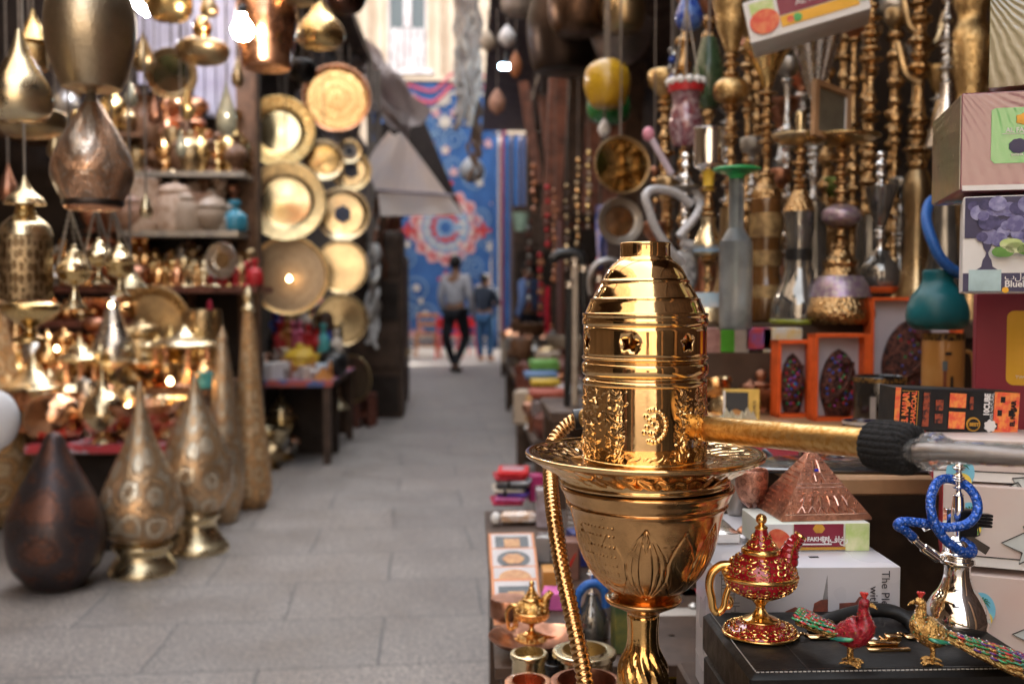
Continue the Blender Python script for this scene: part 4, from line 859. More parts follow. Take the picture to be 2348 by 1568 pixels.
def person(label, px, yb, shirt, trouser, hairm, rz=0, H=1.72, stride=.18, arms=0, bag=None, bare=True, Y=None, robe=False, shoe=BLACK):
    b = Z(px, yb, 0) if Y is None else P(px, yb, Y); b.z = 0; k = H / 1.75
    t = thing('person', label, 'person', b, rz); q = lambda x, y, z: (x * k, y * k, z * k)
    s = stride
    L = dict(pelvis=(q(0, 0, .95), (.15, .1)), waist=(q(0, 0, 1.12), (.135, .095)), chest=(q(0, .01, 1.33), (.17, .11)), neckb=(q(0, .02, 1.46), (.075, .07)), neck=(q(0, .01, 1.52), .055), head=(q(0, 0, 1.62), (.078, .095)), crown=(q(0, .01, 1.70), (.06, .07)),
             hipl=(q(-.1, 0, .88), .095), kneel=(q(-.1, -.02 - s * .4, .5), .06), ankl=(q(-.11, s * .5 + .02, .09), .042), toel=(q(-.12, s * .5 + .16 - .0, .035), .035),
             hipr=(q(.1, 0, .88), .095), kneer=(q(.11, s * .5, .5), .06), ankr=(q(.12, -s, .1), .042), toer=(q(.13, -s + .15, .035), .035),
             shl=(q(-.19, .01, 1.41), .06), ell=(q(-.25, -.02, 1.14), .045), wrl=(q(-.24, .07, .9), .03), hal=(q(-.235, .1, .82), (.03, .02)), fil=(q(-.23, .12, .75), (.022, .012)),
             shr=(q(.19, .01, 1.41), .06), elr=(q(.26, -.02, 1.14), .045), wrr=(q(.25, .08, .9), .03), har=(q(.245, .11, .82), (.03, .02)), fir=(q(.24, .13, .75), (.022, .012)))
    if arms:
        L['elr'] = (q(.27, .05, 1.16), .045); L['wrr'] = (q(.12, .26, 1.12), .03); L['har'] = (q(.06, .32, 1.14), (.03, .02)); L['fir'] = (q(.01, .36, 1.17), (.022, .012))
    E = [('pelvis', 'waist'), ('waist', 'chest'), ('chest', 'neckb'), ('neckb', 'neck'), ('neck', 'head'), ('head', 'crown'), ('pelvis', 'hipl'), ('hipl', 'kneel'), ('kneel', 'ankl'), ('ankl', 'toel'), ('pelvis', 'hipr'), ('hipr', 'kneer'), ('kneer', 'ankr'), ('ankr', 'toer'),
         ('chest', 'shl'), ('shl', 'ell'), ('ell', 'wrl'), ('wrl', 'hal'), ('hal', 'fil'), ('chest', 'shr'), ('shr', 'elr'), ('elr', 'wrr'), ('wrr', 'har'), ('har', 'fir')]
    for n_ in ('hipl', 'hipr'): L[n_] = (L[n_][0], .09 * k)
    body = skin('person', L, E, SKIN, t)
    def g(n_, f): r = L[n_][1]; return (L[n_][0], tuple(x * f + .012 for x in r) if isinstance(r, tuple) else r * f + .012)
    SV = {n_: g(n_, 1.08) for n_ in ('pelvis', 'waist', 'chest', 'neckb', 'shl', 'ell', 'wrl', 'shr', 'elr', 'wrr')}
    SV['pelvis'] = (L['pelvis'][0], (.17, .125))
    skin('shirt', SV, [e for e in E if e[0] in SV and e[1] in SV], shirt, t)
    TV = {n_: g(n_, 1.1) for n_ in ('pelvis', 'hipl', 'kneel', 'ankl', 'hipr', 'kneer', 'ankr')}
    skin('trousers', TV, [e for e in E if e[0] in TV and e[1] in TV], trouser, t)
    for a, b_ in (('ankl', 'toel'), ('ankr', 'toer')):
        A, B = Vector(L[a][0]), Vector(L[b_][0])
        MB().tube([A + Vector((0, -.06, -.045)), A + Vector((0, .0, -.04)), B + Vector((0, 0, 0.008)), B + Vector((0, .05, 0))], [.036, .047, .043, .02], 10, flat=.9).build('shoe', shoe, t)
    hd = Vector(L['head'][0])
    MB().ball(hd + Vector((0, -.012, .035)), .1 * k, 16, sq=(.93, 1.08, 1.05)).build('hair', hairm, t)
    f = MB().tube([hd + Vector((0, .09, .0)), hd + Vector((0, .118, -.02)), hd + Vector((0, .095, -.028))], [.008, .013, .008], 8)
    for sx in (-1, 1): f.ball(hd + Vector((sx * .083, .0, -.01)), .02, 8, sq=(.4, .8, 1.3))
    f.build('face', SKIN, t)
    if bag: MB().box((0, 0, 0), (.3, .16, .4), bev=.05).build('backpack', bag, t, loc=q(0, -.2, 1.2))
    return t
HAIR = M_('black_hair', (.012, .009, .008), .6, 0)
person('man in light grey shirt and black trousers walking away down the middle of the alley', 1045, 852, M_('light_grey_shirt', (.5, .49, .52), .85, 0, c2=(.4, .39, .42), scale=9), M_('black_trousers', (.012, .012, .016), .8), HAIR, rz=R(-28), H=1.8, stride=.27)
person('person in dark navy jacket and blue jeans standing farther off, right of the walking man', 1112, 828, M_('navy_jacket', (.018, .028, .05), .7, 0, c2=(.03, .04, .07), scale=8), M_('blue_jeans', (.05, .14, .3), .8, 0, c2=(.03, .09, .2), scale=12), HAIR, rz=R(-25), H=1.6, stride=.04, arms=1, shoe=M_('tan_sandal', (.4, .2, .13), .7))
person('person in light blue shirt half hidden among the right hand stalls', 1213, 800, M_('sky_blue_shirt', (.16, .26, .55), .8, 0), M_('dark_trousers', (.02, .02, .03), .8), HAIR, rz=R(60), H=1.68, stride=.03, Y=14.5)
# ---- chairs
def chair(label, px, yb, mat, rz, seat=.45, h=.85, w_=.42, plastic=False):
    b = Z(px, yb, 0); t = thing('chair', label, 'chair', (b.x, b.y, 0), rz, None)
    MB().box((0, 0, seat), (w_, w_, .035), bev=.01).build('seat', mat, t)
    for x in (-1, 1):
        for y in (-1, 1):
            MB().tube([(x * w_ * .44, y * w_ * .44, seat - .01), (x * w_ * .52, y * w_ * .54, 0)], [.02, .016], 8).build('leg', mat, t)
    bk = MB()
    for x in (-1, 1): bk.tube([(x * w_ * .44, w_ * .44, seat), (x * w_ * .46, w_ * .6, h)], .018, 8)
    if plastic: bk.box((0, w_ * .54, (seat + h) / 2 + .06), (w_ * .9, .02, h - seat - .12), bev=.008)
    else:
        for z_ in (h - .04, seat + .2): bk.box((0, w_ * .56, z_), (w_ * .95, .02, .07), bev=.006)
    bk.build('backrest', mat, t)
    if not plastic: MB().ring([(w_ * .4, seat * .45), (w_ * .43, seat * .45), (w_ * .43, seat * .5), (w_ * .4, seat * .5)], 12).build('stretcher', mat, t)
    return t
chair('light brown wooden cafe chair at the foot of the blue tent cloth', 978, 818, M_('honey_wood', (.48, .2, .07), .45, 0), R(190), h=.86)
RP = M_('red_plastic', (.62, .02, .03), .35, 0, var=.1)
chair('red plastic chair seen between the legs of the walking man', 1030, 822, RP, R(170), h=.78, plastic=True)
chair('second red plastic chair just right of the walking man', 1062, 815, RP, R(200), h=.78, plastic=True)

# ================================================================ right side, far and middle stalls
def planks(label, px, Y, x, z0, z1, n, mats, rz, lean, seed, wd=.13):
    rg = random.Random(seed); b = P(px, 690, Y); t = thing('timber_boards', label, 'boards', (b.x, Y, z0), rz)
    for i in range(n):
        MB().box((0, 0, (z1 - z0) / 2), (wd * rg.uniform(.7, 1.1), .03, (z1 - z0) * rg.uniform(.8, 1)), mat=Matrix.Translation((i * wd * 1.15, rg.uniform(-.03, .03), 0)) @ Matrix.Rotation(lean + rg.uniform(-.02, .02), 4, 'Y')).build('board', mats[i % len(mats)], t)
    return t
WDR = M_('weathered_red_wood', (.26, .1, .06), .8, 0, c2=(.12, .055, .04), scale=9, bump=.4, bscale=25)
planks('reddish weathered boards sloping above the right hand stalls', 1235, 9.5, 0, 2.2, 3.2, 5, [WDR, WDR, WOOD], 0, R(-8), 1)
planks('row of upright old boards facing the alley on the right, under the big dark pots', 1262, 8.0, 0, 1.75, 3.1, 5, [WDR, WOODD, WDR], R(10), R(4), 2, .14)
cabinet('tall dark shop cupboard on the right beyond the walking sticks', 1330, 10.5, .45, .6, 2.3, WOODR)
cabinet('dark brown cupboard on the far right behind the blue shirted person', 1232, 16.0, .8, 0, 2.6, WOODD)
def stall(label, px0, px1, Y0, Y1, z, seed, n, kinds, mats, hm, place, grp):
    x0 = P(px0, 900, Y0).x; t, W, D = table('market_stall', label, px0, px1, Y0, Y1, z, (WOODD, WOODD), cat='stall')
    rg = random.Random(seed); 
    for i in range(n):
        row_ = i % 3; k = rg.choice(kinds); m = rg.choice(mats)
        ware(k, m, (t.location.x + (-.36 + .36 * row_) * W + rg.uniform(-.03, .03), Y0 + .08 + (D - .16) * (i / n), z), rg.uniform(*hm), '%s %s %s, %s from front' % (nm(m), k.replace('_', ' '), place % ['alley side', 'middle', 'wall side'][row_], ORD[i // 3]), None, grp, rg.uniform(-2, 2), rg.uniform(.8, 1.2))
    return t
DULL = [TIN, BRASSD, COPPERD, WOOD, WOODR, M_('bone', (.45, .36, .27), .6), COPPER, M_('grey_stone', (.25, .22, .2), .7)]
stall('long dark stall of grey oddments on the right near the far people', 1172, 1290, 10.5, 14.5, .52, 3, 27, ['bowl', 'animal', 'lidded_pot', 'vase', 'teapot'], DULL, (.12, .3), 'on the %s of farthest right stall', 'oddments on the farthest right stall')
stall('dark stall of antiques on the right side halfway down the alley', 1190, 1400, 7.0, 10.0, .5, 4, 36, ['bowl', 'animal', 'lidded_pot', 'vase', 'teapot', 'small_box', 'goblet'], DULL, (.1, .3), 'on the %s of halfway right stall', 'antiques on the halfway right stall')
stall('dark stall with colourful boxes on the right, in front of the antiques', 1222, 1500, 4.6, 6.5, .45, 5, 36, ['bowl', 'animal', 'pyramid', 'small_box', 'lidded_pot', 'cup'], DULL + [WHT[0]], (.06, .2), 'on the %s of colourful right stall', 'trinkets on the colourful right stall')
for (px, py, w_, h_, Y, m_, lb) in ((1250, 838, 66, 22, 5.5, M_('lime_green_tin', (.15, .36, .06), .4), 'lime green tin, topmost of the bright tins on the right stall'), (1243, 862, 76, 14, 5.3, M_('sky_blue_box', (.12, .22, .42), .5), 'sky blue box under the lime green tin'),
                            (1252, 878, 66, 14, 5.2, YEL, 'yellow box under the sky blue box'), (1262, 905, 90, 16, 4.7, M_('orange_red_tray', (.42, .09, .05), .5), 'orange red tray edge at the front of the colourful stall'), (1265, 940, 82, 40, 4.65, M_('grey_brown_crate', (.22, .17, .16), .7), 'grey brown crate beneath the orange red tray'),
                            (1218, 945, 14, 60, 5.0, M_('mustard_plank', (.45, .22, .04), .6), 'mustard yellow plank on the alley side of the stalls')):
    s = sc(px, Y); c = P(px, py, Y)
    solo(MB().box((0, .1, 0), (w_ * s, .2, h_ * s), bev=.006), 'stall_box', m_, lb, 'box', c)
# walking sticks
def cane(label, px, Y, ytop, ybot, tx, mat, hook=True, grp='walking sticks beside the gold hookah'):
    a = P(px, ybot, Y); b = P(px + tx, ytop, Y); t = thing('walking_stick', label, 'walking stick', a, 0, grp); d = b - a
    MB().tube([(0, 0, 0), d], [.011, .013], 10).build('shaft', mat, t)
    s = sc(px, Y)
    if hook: MB().tube(spl([d, d + Vector((-.01, 0, .02)), d + Vector((-36 * s, 0, .028)), d + Vector((-62 * s, 0, .018)), d + Vector((-74 * s, 0, -.005))], 5), [.013, .014] + [.016] * 17 + [.012, .008], 10).build('handle', CHROME if hook == 2 else BLACK, t)
    MB().lathe([(.016, 0), (.016, .02)], 10).build('collar', SILVER, t, loc=tuple(d * .93), rot=(0, 0, 0))
for i, (px, yt, yb, tx, m_, hk, lb) in enumerate(((1345, 600, 940, -8, BLACK, 1, 'black walking stick with black derby handle reaching left'), (1300, 640, 930, 6, BLACK, 0, 'thin black stick left of the derby handled one'), (1370, 625, 930, 4, WOODR, 0, 'reddish brown stick close to the gold hookah'), (1318, 590, 930, 0, M_('bone_beads', (.45, .36, .27), .6), 0, 'pale jointed stick standing behind the black sticks'), (1405, 610, 930, -4, BLACK, 0, 'black stick partly behind the gold hookah'))):
    cane(lb, px, 3.2, yt, yb, tx, m_, hk)
s = sc(1385, 3.2); c = P(1385, 640, 3.2)
solo(MB().tube(spl([(-.045, 0, -.05), (-.05, 0, 0), (-.02, 0, .05), (.03, 0, .06), (.06, 0, .03)], 5), .011, 8).tube([(.06, 0, .03), (.062, 0, -.38)], .01, 8), 'walking_stick', M_('silver_grey', (.4, .38, .37), .3, .8), 'silver grey walking stick with round crook handle', 'walking stick', c, 0, 'walking sticks beside the gold hookah')
tbl, _, _ = table('stick_rack', 'dark rack holding the walking sticks behind the gold hookah', 1262, 1470, 3.05, 3.5, .76, (WOODD, WOODD), cat='rack')
# hanging things right
BLK = M_('soot_black_metal', (.05, .032, .024), .35, .8, var=.5, scale=6)
LT('hanging_pot', 'huge soot dark round pot hanging mouth down over the right stalls', 'pot', 1290, 4.0, [('body', BLK, [(50, 168), (66, 160), (78, 110), (82, 60), (70, 0), (46, -50), (30, -70)])], hang=2.98, seg=40)
LT('hanging_pot', 'dark copper pot overlapping the huge soot dark pot at the top', 'pot', 1328, 3.7, [('body', M_('umber_metal', (.12, .07, .045), .35, 1, var=.4), [(34, 84), (60, 70), (72, 20), (66, -20), (40, -50)])], hang=2.98, seg=40)
LT('hanging_basin', 'grey tinned basin hanging below the amber pot', 'basin', 1422, 3.8, [('body', M_('tinned_grey', (.3, .25, .24), .4, .7, var=.3, scale=8), [(30, 144), (52, 125), (68, 90), (73, 55), (70, 50), (50, 45)])], hang=2.98, seg=40)
LT('hanging_pot', 'amber brown pot hanging above the grey basin', 'pot', 1428, 3.6, [('body', BRASSD, [(34, 74), (46, 62), (52, 30), (50, 0), (40, -40)])], hang=2.98, seg=40)
LT('hanging_pot', 'grey beige pot hanging at the top right of the grey rags', 'pot', 1190, 6.0, [('body', M_('beige_metal', (.34, .28, .24), .5, .5), [(18, 40), (36, 30), (42, 5), (40, -30)])], hang=2.98)
for (px, py, r, h, m_, lb) in ((1163, 85, 20, 50, WHT[0], 'white egg shaped ornament hanging beside the rags'), (1140, 235, 20, 60, M_('pink_gourd', (.42, .22, .15), .6), 'pinkish gourd hanging below the cold lamp'), (1118, 95, 17, 50, M_('bone', (.45, .36, .27), .6), 'bone coloured ornament hanging nearest the rags'), (1182, 150, 15, 60, TERRA, 'terracotta gourd hanging under the beige pot'), (1386, 295, 15, 44, WHT[0], 'white drop ornament under the yellow lantern')):
    LT('hanging_ornament', lb, 'ornament', px, 6.5 if px < 1300 else 3.4, [('body', m_, [(2, py + h / 2), (r * .8, py + h * .3), (r, py), (r * .6, py - h * .3), (3, py - h / 2)])], hang=2.98, group='ornaments hanging on the right')
t = LT('strip_lamp', 'small cold white lamp tube glowing under the right roof', 'lamp', 1160, 8.0, [('holder', BLACK, [(3, 150), (6, 140), (3, 120)])], hang=2.98)
for i in (-1, 0, 1): MB().ball((i * .032, 0, -.01), .02, 10).build('led', LED, t)
YG = M_('amber_yellow_glass', (.55, .33, .02), .25, 0, c2=(.4, .2, .01), scale=12, coat=.5)
LT('hanging_lantern', 'amber yellow glass globe lantern hanging right of the alley', 'lantern', 1392, 3.3, [('globe', YG, [(30, 248), (42, 235), (53, 200), (50, 165), (30, 144), (6, 138)])], hang=2.98)
LT('hanging_lantern', 'green glass lantern half hidden behind the amber one', 'lantern', 1396, 3.5, [('globe', M_('green_glass', (.02, .2, .04), .2, coat=.5), [(26, 285), (46, 270), (50, 240), (40, 215)])], hang=2.98)
plate('polished dark gold tray hanging behind the gold hookah', 1425, 380, 67, 3.2, (BRASSD, M_('mirror_gold_centre', (.6, .42, .18), .06, 1, var=.2, rvar=.05)), yaw=R(10), tilt=R(-4), rim=.1, tops=2.98, grp='trays hung on the right')
plate('smaller bronze tray with raised ring under the polished dark gold tray', 1420, 508, 54, 3.25, (TIN, M_('mirror_bronze', (.45, .33, .24), .12, 1, rvar=.1)), yaw=R(10), rim=.35, tops=2.98, grp='trays hung on the right')
def chain_of(label, px, Y, y0, y1, mats, r, seed, name='bead_string', cat='bead string'):
    rg = random.Random(seed); s = sc(px, Y); c = P(px, y1, Y); t = thing(name, label, cat, c, 0, 'bead strings hanging on the right'); L = (y1 - y0) * s; n = int(L / (r * 2.1))
    for j, m_ in enumerate(mats):
        mb = MB()
        for i in range(j, n, len(mats)): mb.ball((rg.uniform(-.3, .3) * r, 0, i * r * 2.1), r * rg.uniform(.6, 1.1), 8)
        mb.build('beads', m_, t)
    MB().tube([(0, 0, 0), (0, 0, 2.98 - c.z)], .002, 4).build('string', ROPE, t); return t
for i, (px, Y, y0, y1, ms, r, lb) in enumerate(((1255, 6.5, 400, 560, [RED, WOODR], .022, 'red and brown bead string'), (1272, 6.2, 420, 640, [TERRA, COPPERD], .02, 'terracotta bead string'), (1300, 5.5, 400, 620, [WOODD, BRASSD], .02, 'dark bead string'), (1325, 5.0, 350, 560, [BRASSD, GOLD2], .018, 'brass bead string'), (1350, 4.4, 330, 520, [M_('bone', (1, 1, 1)), BRASS], .014, 'ivory and brass bead string'),
                                       (1375, 4.2, 520, 610, [BLUE, RED], .014, 'blue and red bead string'), (1213, 9.0, 480, 700, [WOODR, TIN], .03, 'brown pouch string'), (1240, 8.0, 560, 720, [RED, TERRA], .028, 'scarlet bead string'), (1500, 2.9, 350, 600, [GOLD2, COPPERD], .014, 'worn gold bead string'), (1225, 7.4, 350, 480, [COPPERD, TERRA], .03, 'copper coloured gourd string'))):
    chain_of(lb + ' hanging %s' % ['above the far stall', 'next to the red one', 'over the antiques', 'beside the polished tray', 'left of the polished tray', 'over the walking sticks', 'near the blue shirted person', 'beside the blue shirt', 'behind the tip of the gold hookah', 'under the old boards'][i], px, Y, y0, y1, ms, r, i)
solo(sheet([P(1366, 470, 4.0), P(1392, 470, 4.0), P(1392, 600, 4.0), P(1370, 600, 4.0)], 4, 8, lambda u, v: (0, .02 * math.sin(6 * u + 4 * v), 0), .006), 'scarf', M_('blue_patterned_scarf', (.08, .12, .4), .8, 0, c2=(.5, .4, .5), scale=25), 'blue patterned scarf hanging left of the bronze tray', 'scarf')
solo(sheet([P(1248, 660, 7.9), P(1262, 655, 7.9), P(1262, 760, 7.9), P(1250, 770, 7.9)], 4, 8, lambda u, v: (0, .02 * math.sin(6 * u + 4 * v), 0), .006), 'scarf', M_('red_scarf', (.5, .01, .03), .8, 0), 'red scarf hanging beside the blue shirted person', 'scarf')
solo(MB().lathe([(.05, 0), (.08, .16), (.075, .16), (.045, .005)], 16), 'green_cup', M_('pale_green_glaze', (.35, .5, .38), .5), 'pale green tapered cup hanging at the edge of the striped cloth', 'cup', P(1194, 530, 8.8))
MB().tube([P(1194, 495, 8.8), Vector((P(1194, 495, 8.8).x, 8.8, 2.98))], .003, 5)
# ================================================================ right side: hookah stall
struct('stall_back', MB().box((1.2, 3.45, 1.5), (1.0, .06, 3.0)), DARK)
ZS = P(1800, 742, 2.2).z
xa, xb = P(1560, 742, 2.15).x, 1.6
t = thing('hookah_shelf', 'dark wooden shelf carrying the standing row of hookahs', 'shelf', ((xa + xb) / 2, 2.45, 0))
MB().box((0, .18, ZS - .015), (xb - xa, .98, .03)).build('shelf_board', WOODD, t)
for a in (-1, 1): MB().box((a * (xb - xa - .06) / 2, .25, (ZS - .03) / 2), (.05, .06, ZS - .03)).build('leg', WOODD, t)
MB().box((0, .29, .5), (xb - xa, .02, .96)).build('back_board', WOODD, t)
def stem(y0, y1, r, n, big=1.7, seed=0):
    """stacked knobs and collars from y0 (low) to y1 (high)"""
    rg = random.Random(seed); out = []; ws = [rg.choice((.5, .7, 1, 1.1, 1.9)) for _ in range(n)]; k_ = (y0 - y1) / sum(ws); y = y0
    for w_ in ws:
        h = w_ * k_; b = r * rg.uniform(1.15, big)
        if w_ > 1.5: out += [(r * .8, y), (r * .62, y - h * .2), (r * .55, y - h * .5), (r * .7, y - h * .8), (b * .9, y - h * .92)]
        elif w_ < .8: out += [(r * .7, y), (b * .85, y - h * .3), (b * .85, y - h * .6), (r * .7, y - h * .9)]
        else: out += [(r * .75, y), (r * .8, y - h * .18), (b, y - h * .35), (b * 1.02, y - h * .5), (r * .9, y - h * .68), (r * .72, y - h * .85)]
        y -= h
    return out + [(r * .75, y1)]
BEADG = hammered('beaded_gold', (.56, .35, .16), .12, 160, .8, .003)
BEADS = hammered('beaded_silver', (.8, .78, .75), .1, 160, .8, .003)
GLASSY = M_('smoky_glass', (.28, .27, .25), .06, .75, var=.5, scale=14, rvar=.1)
CLEAR = M_('clear_glass', (.9, .92, .9), .04, 0, trans=.9, rvar=.05, var=.05)
FROST = M_('frosted_glass', (.6, .66, .68), .3, 0, c2=(.2, .24, .28), scale=14, trans=.75, rvar=.1)
AMBG = M_('dark_amber_glass', (.16, .07, .02), .12, 0, coat=.6, var=.5, scale=10)
PURP = M_('purple_glitter_band', (.32, .22, .33), .3, .6, c2=(.5, .45, .42), scale=120)
LABEL = M_('old_gold_label', (.45, .3, .13), .45, .3, c2=(.2, .12, .05), scale=45)
GR = 'hookahs standing in a row on the shelf'
def hk(label, cx, Y, parts, hose=None, name='hookah', **k):
    return LT(name, label, 'hookah', cx, Y, parts, GR if 'group' not in k else k.pop('group'), z=ZS, **k)
hk('gold hookah with wide cone head, dark amber base and two old gold labels', 1754, 2.35, [
    ('base', AMBG, [(36, 738), (44, 730), (46, 690), (40, 660), (34, 630), (32, 600), (34, 560), (36, 470), (34, 455)]),
    ('label', LABEL, [(45.5, 690), (44, 655), (40.5, 654)], {'sm': 0}), ('label', LABEL, [(35, 610), (35, 575)], {'sm': 0}), ('label', LABEL, [(37, 545), (37.5, 490)], {'sm': 0}),
    ('collar', BEADG, [(36, 458), (34, 440), (22, 425), (18, 410)]), ('stem', BEADG, stem(410, 205, 12, 9, 1.9, 1)), ('bowl', BRASS, [(12, 206), (18, 180), (34, 150), (52, 118), (56, 108), (50, 108)])])
hk('thin bead stemmed gold hookah with chrome glass bell base in front', 1830, 2.2, [
    ('base', GLASSY, [(62, 738), (64, 730), (58, 690), (40, 650), (30, 610), (30, 560), (34, 520), (34, 490)]), ('band', BLACK, [(31, 600), (31, 575)], {'sm': 0}), ('foot', M_('yellow_green_glass', (.25, .3, .03), .15, coat=.5), [(64, 745), (66, 738), (60, 730)]),
    ('collar', BEADG, [(36, 490), (30, 470), (20, 450), (16, 440)]), ('stem', BEADG, stem(440, 340, 11, 5, 1.8, 2)), ('tray', BRASSP, [(12, 340), (40, 335), (62, 322), (64, 316), (58, 318), (14, 328), (10, 322), (10, 270), (7, 262)])])
hk('ornate gold hookah with purple glitter ball and broad base, middle of the shelf', 1925, 2.15, [
    ('base', BEADG, [(70, 742), (80, 730), (82, 712), (70, 680)]), ('band', PURP, [(70, 682), (60, 650), (48, 632)]), ('belly', BEADG, [(48, 633), (38, 615), (40, 600), (26, 585), (20, 570)]),
    ('stem', BEADG, stem(570, 520, 18, 3, 1.5, 3)), ('glitter_ball', PURP, [(16, 520), (40, 508), (44, 495), (40, 482), (20, 470)]), ('upper_stem', BEADG, stem(470, 335, 14, 6, 1.8, 4)),
    ('tray', BRASS, [(12, 335), (50, 332), (82, 320), (84, 314), (74, 316), (14, 324), (10, 310)])])
hk('tall gold hookah stem rising at the top of the photo behind the picture frame', 1988, 2.4, [('base', GLASSY, [(40, 740), (44, 700), (30, 600), (26, 500)]), ('stem', BEADG, stem(500, 330, 13, 6, 1.6, 8)), ('upper_stem', BEADG, stem(330, -40, 14, 14, 1.9, 5))])
hk('chrome hookah with clear glass ball above a slim foot, right of the ornate gold one', 2015, 2.2, [
    ('foot', CHROME, [(34, 742), (36, 735), (20, 715), (10, 700), (12, 685)]), ('glass_ball', GLASSY, [(12, 688), (34, 672), (44, 640), (40, 610), (24, 590), (16, 575)]), ('red_ring', ORANGE, [(36, 672), (40, 664), (42, 658)]),
    ('stem', CHROME, stem(575, 520, 12, 3, 1.5, 6)), ('glass_cup', GLASSY, [(12, 520), (22, 490), (34, 440), (36, 430)]), ('upper_stem', CHROME, stem(440, 350, 10, 4, 1.5, 7))])
hk('tall chrome hookah with fluted cone head under the fruit box', 1862, 2.45, [
    ('base', GLASSY, [(46, 740), (48, 690), (34, 600), (30, 520), (28, 470)]), ('stem', BEADS, stem(470, 330, 12, 7, 1.5, 9)), ('upper_stem', BEADS, stem(330, 230, 11, 6, 1.5, 10)),
    ('cone_head', M_('fluted_chrome', (.7, .66, .62), .18, 1, var=.3, scale=30), [(12, 232), (26, 190), (48, 120), (58, 92)], {'flute': lambda a, z: .05 * math.cos(16 * a), 'seg': 64})])
hk('tall gold hookah with engraved wide head, leftmost of the tall ones', 1672, 2.4, [
    ('base', BRASSD, [(40, 740), (46, 700), (30, 640), (24, 560), (22, 480)]), ('stem', BEADG, stem(480, 330, 14, 6, 1.6, 11)), ('upper_stem', BEADG, stem(330, 240, 16, 4, 1.5, 12)), ('knob', ENG5, [(20, 242), (38, 232), (40, 205), (30, 192), (18, 186)]),
    ('neck', BEADG, stem(188, 130, 14, 3, 1.4, 13)), ('head', ENG5, [(14, 130), (24, 100), (34, 70), (38, 45), (44, 20), (50, -20), (40, -60)])])
hk('chrome and blue banded hookah with steel cup head, beside the green funnel bottle', 1622, 2.25, [
    ('base', BRASSP, [(46, 742), (50, 735), (44, 700), (30, 680)]), ('band', M_('blue_white_band', (.35, .5, .6), .4, c2=(.6, .6, .6), scale=40), [(48, 705), (40, 672)], {'sm': 0}), ('stem', BEADG, stem(680, 590, 13, 4, 1.8, 14)), ('waist', BRASSP, [(14, 592), (34, 575), (30, 550), (16, 520), (18, 500)]),
    ('blue_band', M_('pale_blue_band', (.3, .45, .6), .3), [(34, 580), (35, 566)], {'sm': 0}), ('upper_stem', BEADG, stem(500, 430, 14, 3, 1.6, 15)), ('yellow_neck', YEL, [(12, 440), (12, 410), (18, 395)]), ('cup', CHROME, [(18, 396), (32, 385), (34, 370), (34, 306), (36, 300), (30, 300)])])
hk('small chrome hookah whose white hose loops twice, behind the gold cap', 1570, 2.3, [
    ('base', GLASSY, [(34, 738), (38, 730), (36, 700), (24, 670), (16, 640), (14, 600)]), ('cup', M_('black_white_label', (.12, .12, .13), .3, c2=(.5, .5, .5), scale=50), [(20, 660), (28, 640), (28, 590), (20, 575)]),
    ('stem', CHROME, stem(600, 350, 8, 11, 1.6, 16)), ('tray', TIN, [(8, 432), (34, 430), (35, 426), (8, 424)], {'sm': 0})],
   extra=lambda t, s: [MB().tube(spl([((x - 1570) * s, dy, (738 - y) * s) for x, y, dy in pts], 8), 10 * s, 12).build('hose', M_('white_braided_hose', (.55, .55, .56), .4, .2, c2=(.4, .4, .42), scale=200), t) for pts in (
       [(1590, 560, .0), (1560, 600, -.02), (1500, 540, -.05), (1475, 485, -.06), (1468, 455, -.06), (1490, 440, -.05), (1540, 445, -.03), (1580, 470, -.02)],
       [(1545, 545, -.05), (1590, 490, -.04), (1600, 450, 0), (1560, 400, .02)], [(1555, 555, -.03), (1590, 560, -.03), (1612, 520, -.02), (1608, 480, -.01), (1590, 450, -.01)])])
t = thing('hookah_mouthpiece', 'pink tipped white mouthpiece stick leaning above the looped white hose', 'mouthpiece', P(1540, 400, 2.4)); d = P(1487, 308, 2.4) - P(1540, 400, 2.4)
MB().tube([(0, 0, 0), d], .0085, 10).build('stick', M_('lilac_white_plastic', (.6, .5, .58), .4), t)
MB().ball(d, .015, 12, sq=(1, 1, 1.2)).build('tip', M_('pink_plastic', (.75, .3, .4), .4), t); MB().tube([(0, 0, 0), (.03, 0, -.02), (.03, 0, ZS - P(1540, 400, 2.4).z)], .006, 8).build('stand', CHROME, t)
GP = M_('bright_green_plastic', (.02, .36, .1), .3, 0, var=.15, coat=.3)
hk('frosted grey bottle hookah with bright green funnel head and green pipe', 1686, 1.95, [
    ('bottle', FROST, [(34, 736), (37, 728), (37, 560), (34, 540), (20, 515), (17, 500), (17, 400)]), ('funnel', GP, [(12, 408), (15, 402), (22, 390), (50, 382), (53, 376), (40, 373), (14, 376)]), ('pipe', GP, [(7, 640), (7, 400)], {'sm': 0})], yb=736)
TEALP = M_('teal_lacquer', (.008, .13, .16), .3, 0, var=.2, scale=6)
hk('teal bellied hookah base behind the fruit boxes with a blue hose', 2150, 1.75, [('base', TEALP, [(52, 692), (66, 676), (68, 650), (58, 618), (42, 596), (34, 580), (34, 560), (30, 556)])],
   extra=lambda t, s: MB().tube(spl([((x - 2150) * s, y2, (692 - y) * s) for x, y, y2 in ((2215, 575, -.02), (2170, 560, -.03), (2140, 535, -.03), (2122, 490, -.02), (2120, 440, 0), (2140, 400, .02), (2165, 390, .02))], 8), 12 * s, 12).build('hose', M_('blue_hose', (.02, .1, .4), .35, .1, c2=(.03, .16, .5), scale=200, bump=.5, bscale=200, bdist=.002), t))
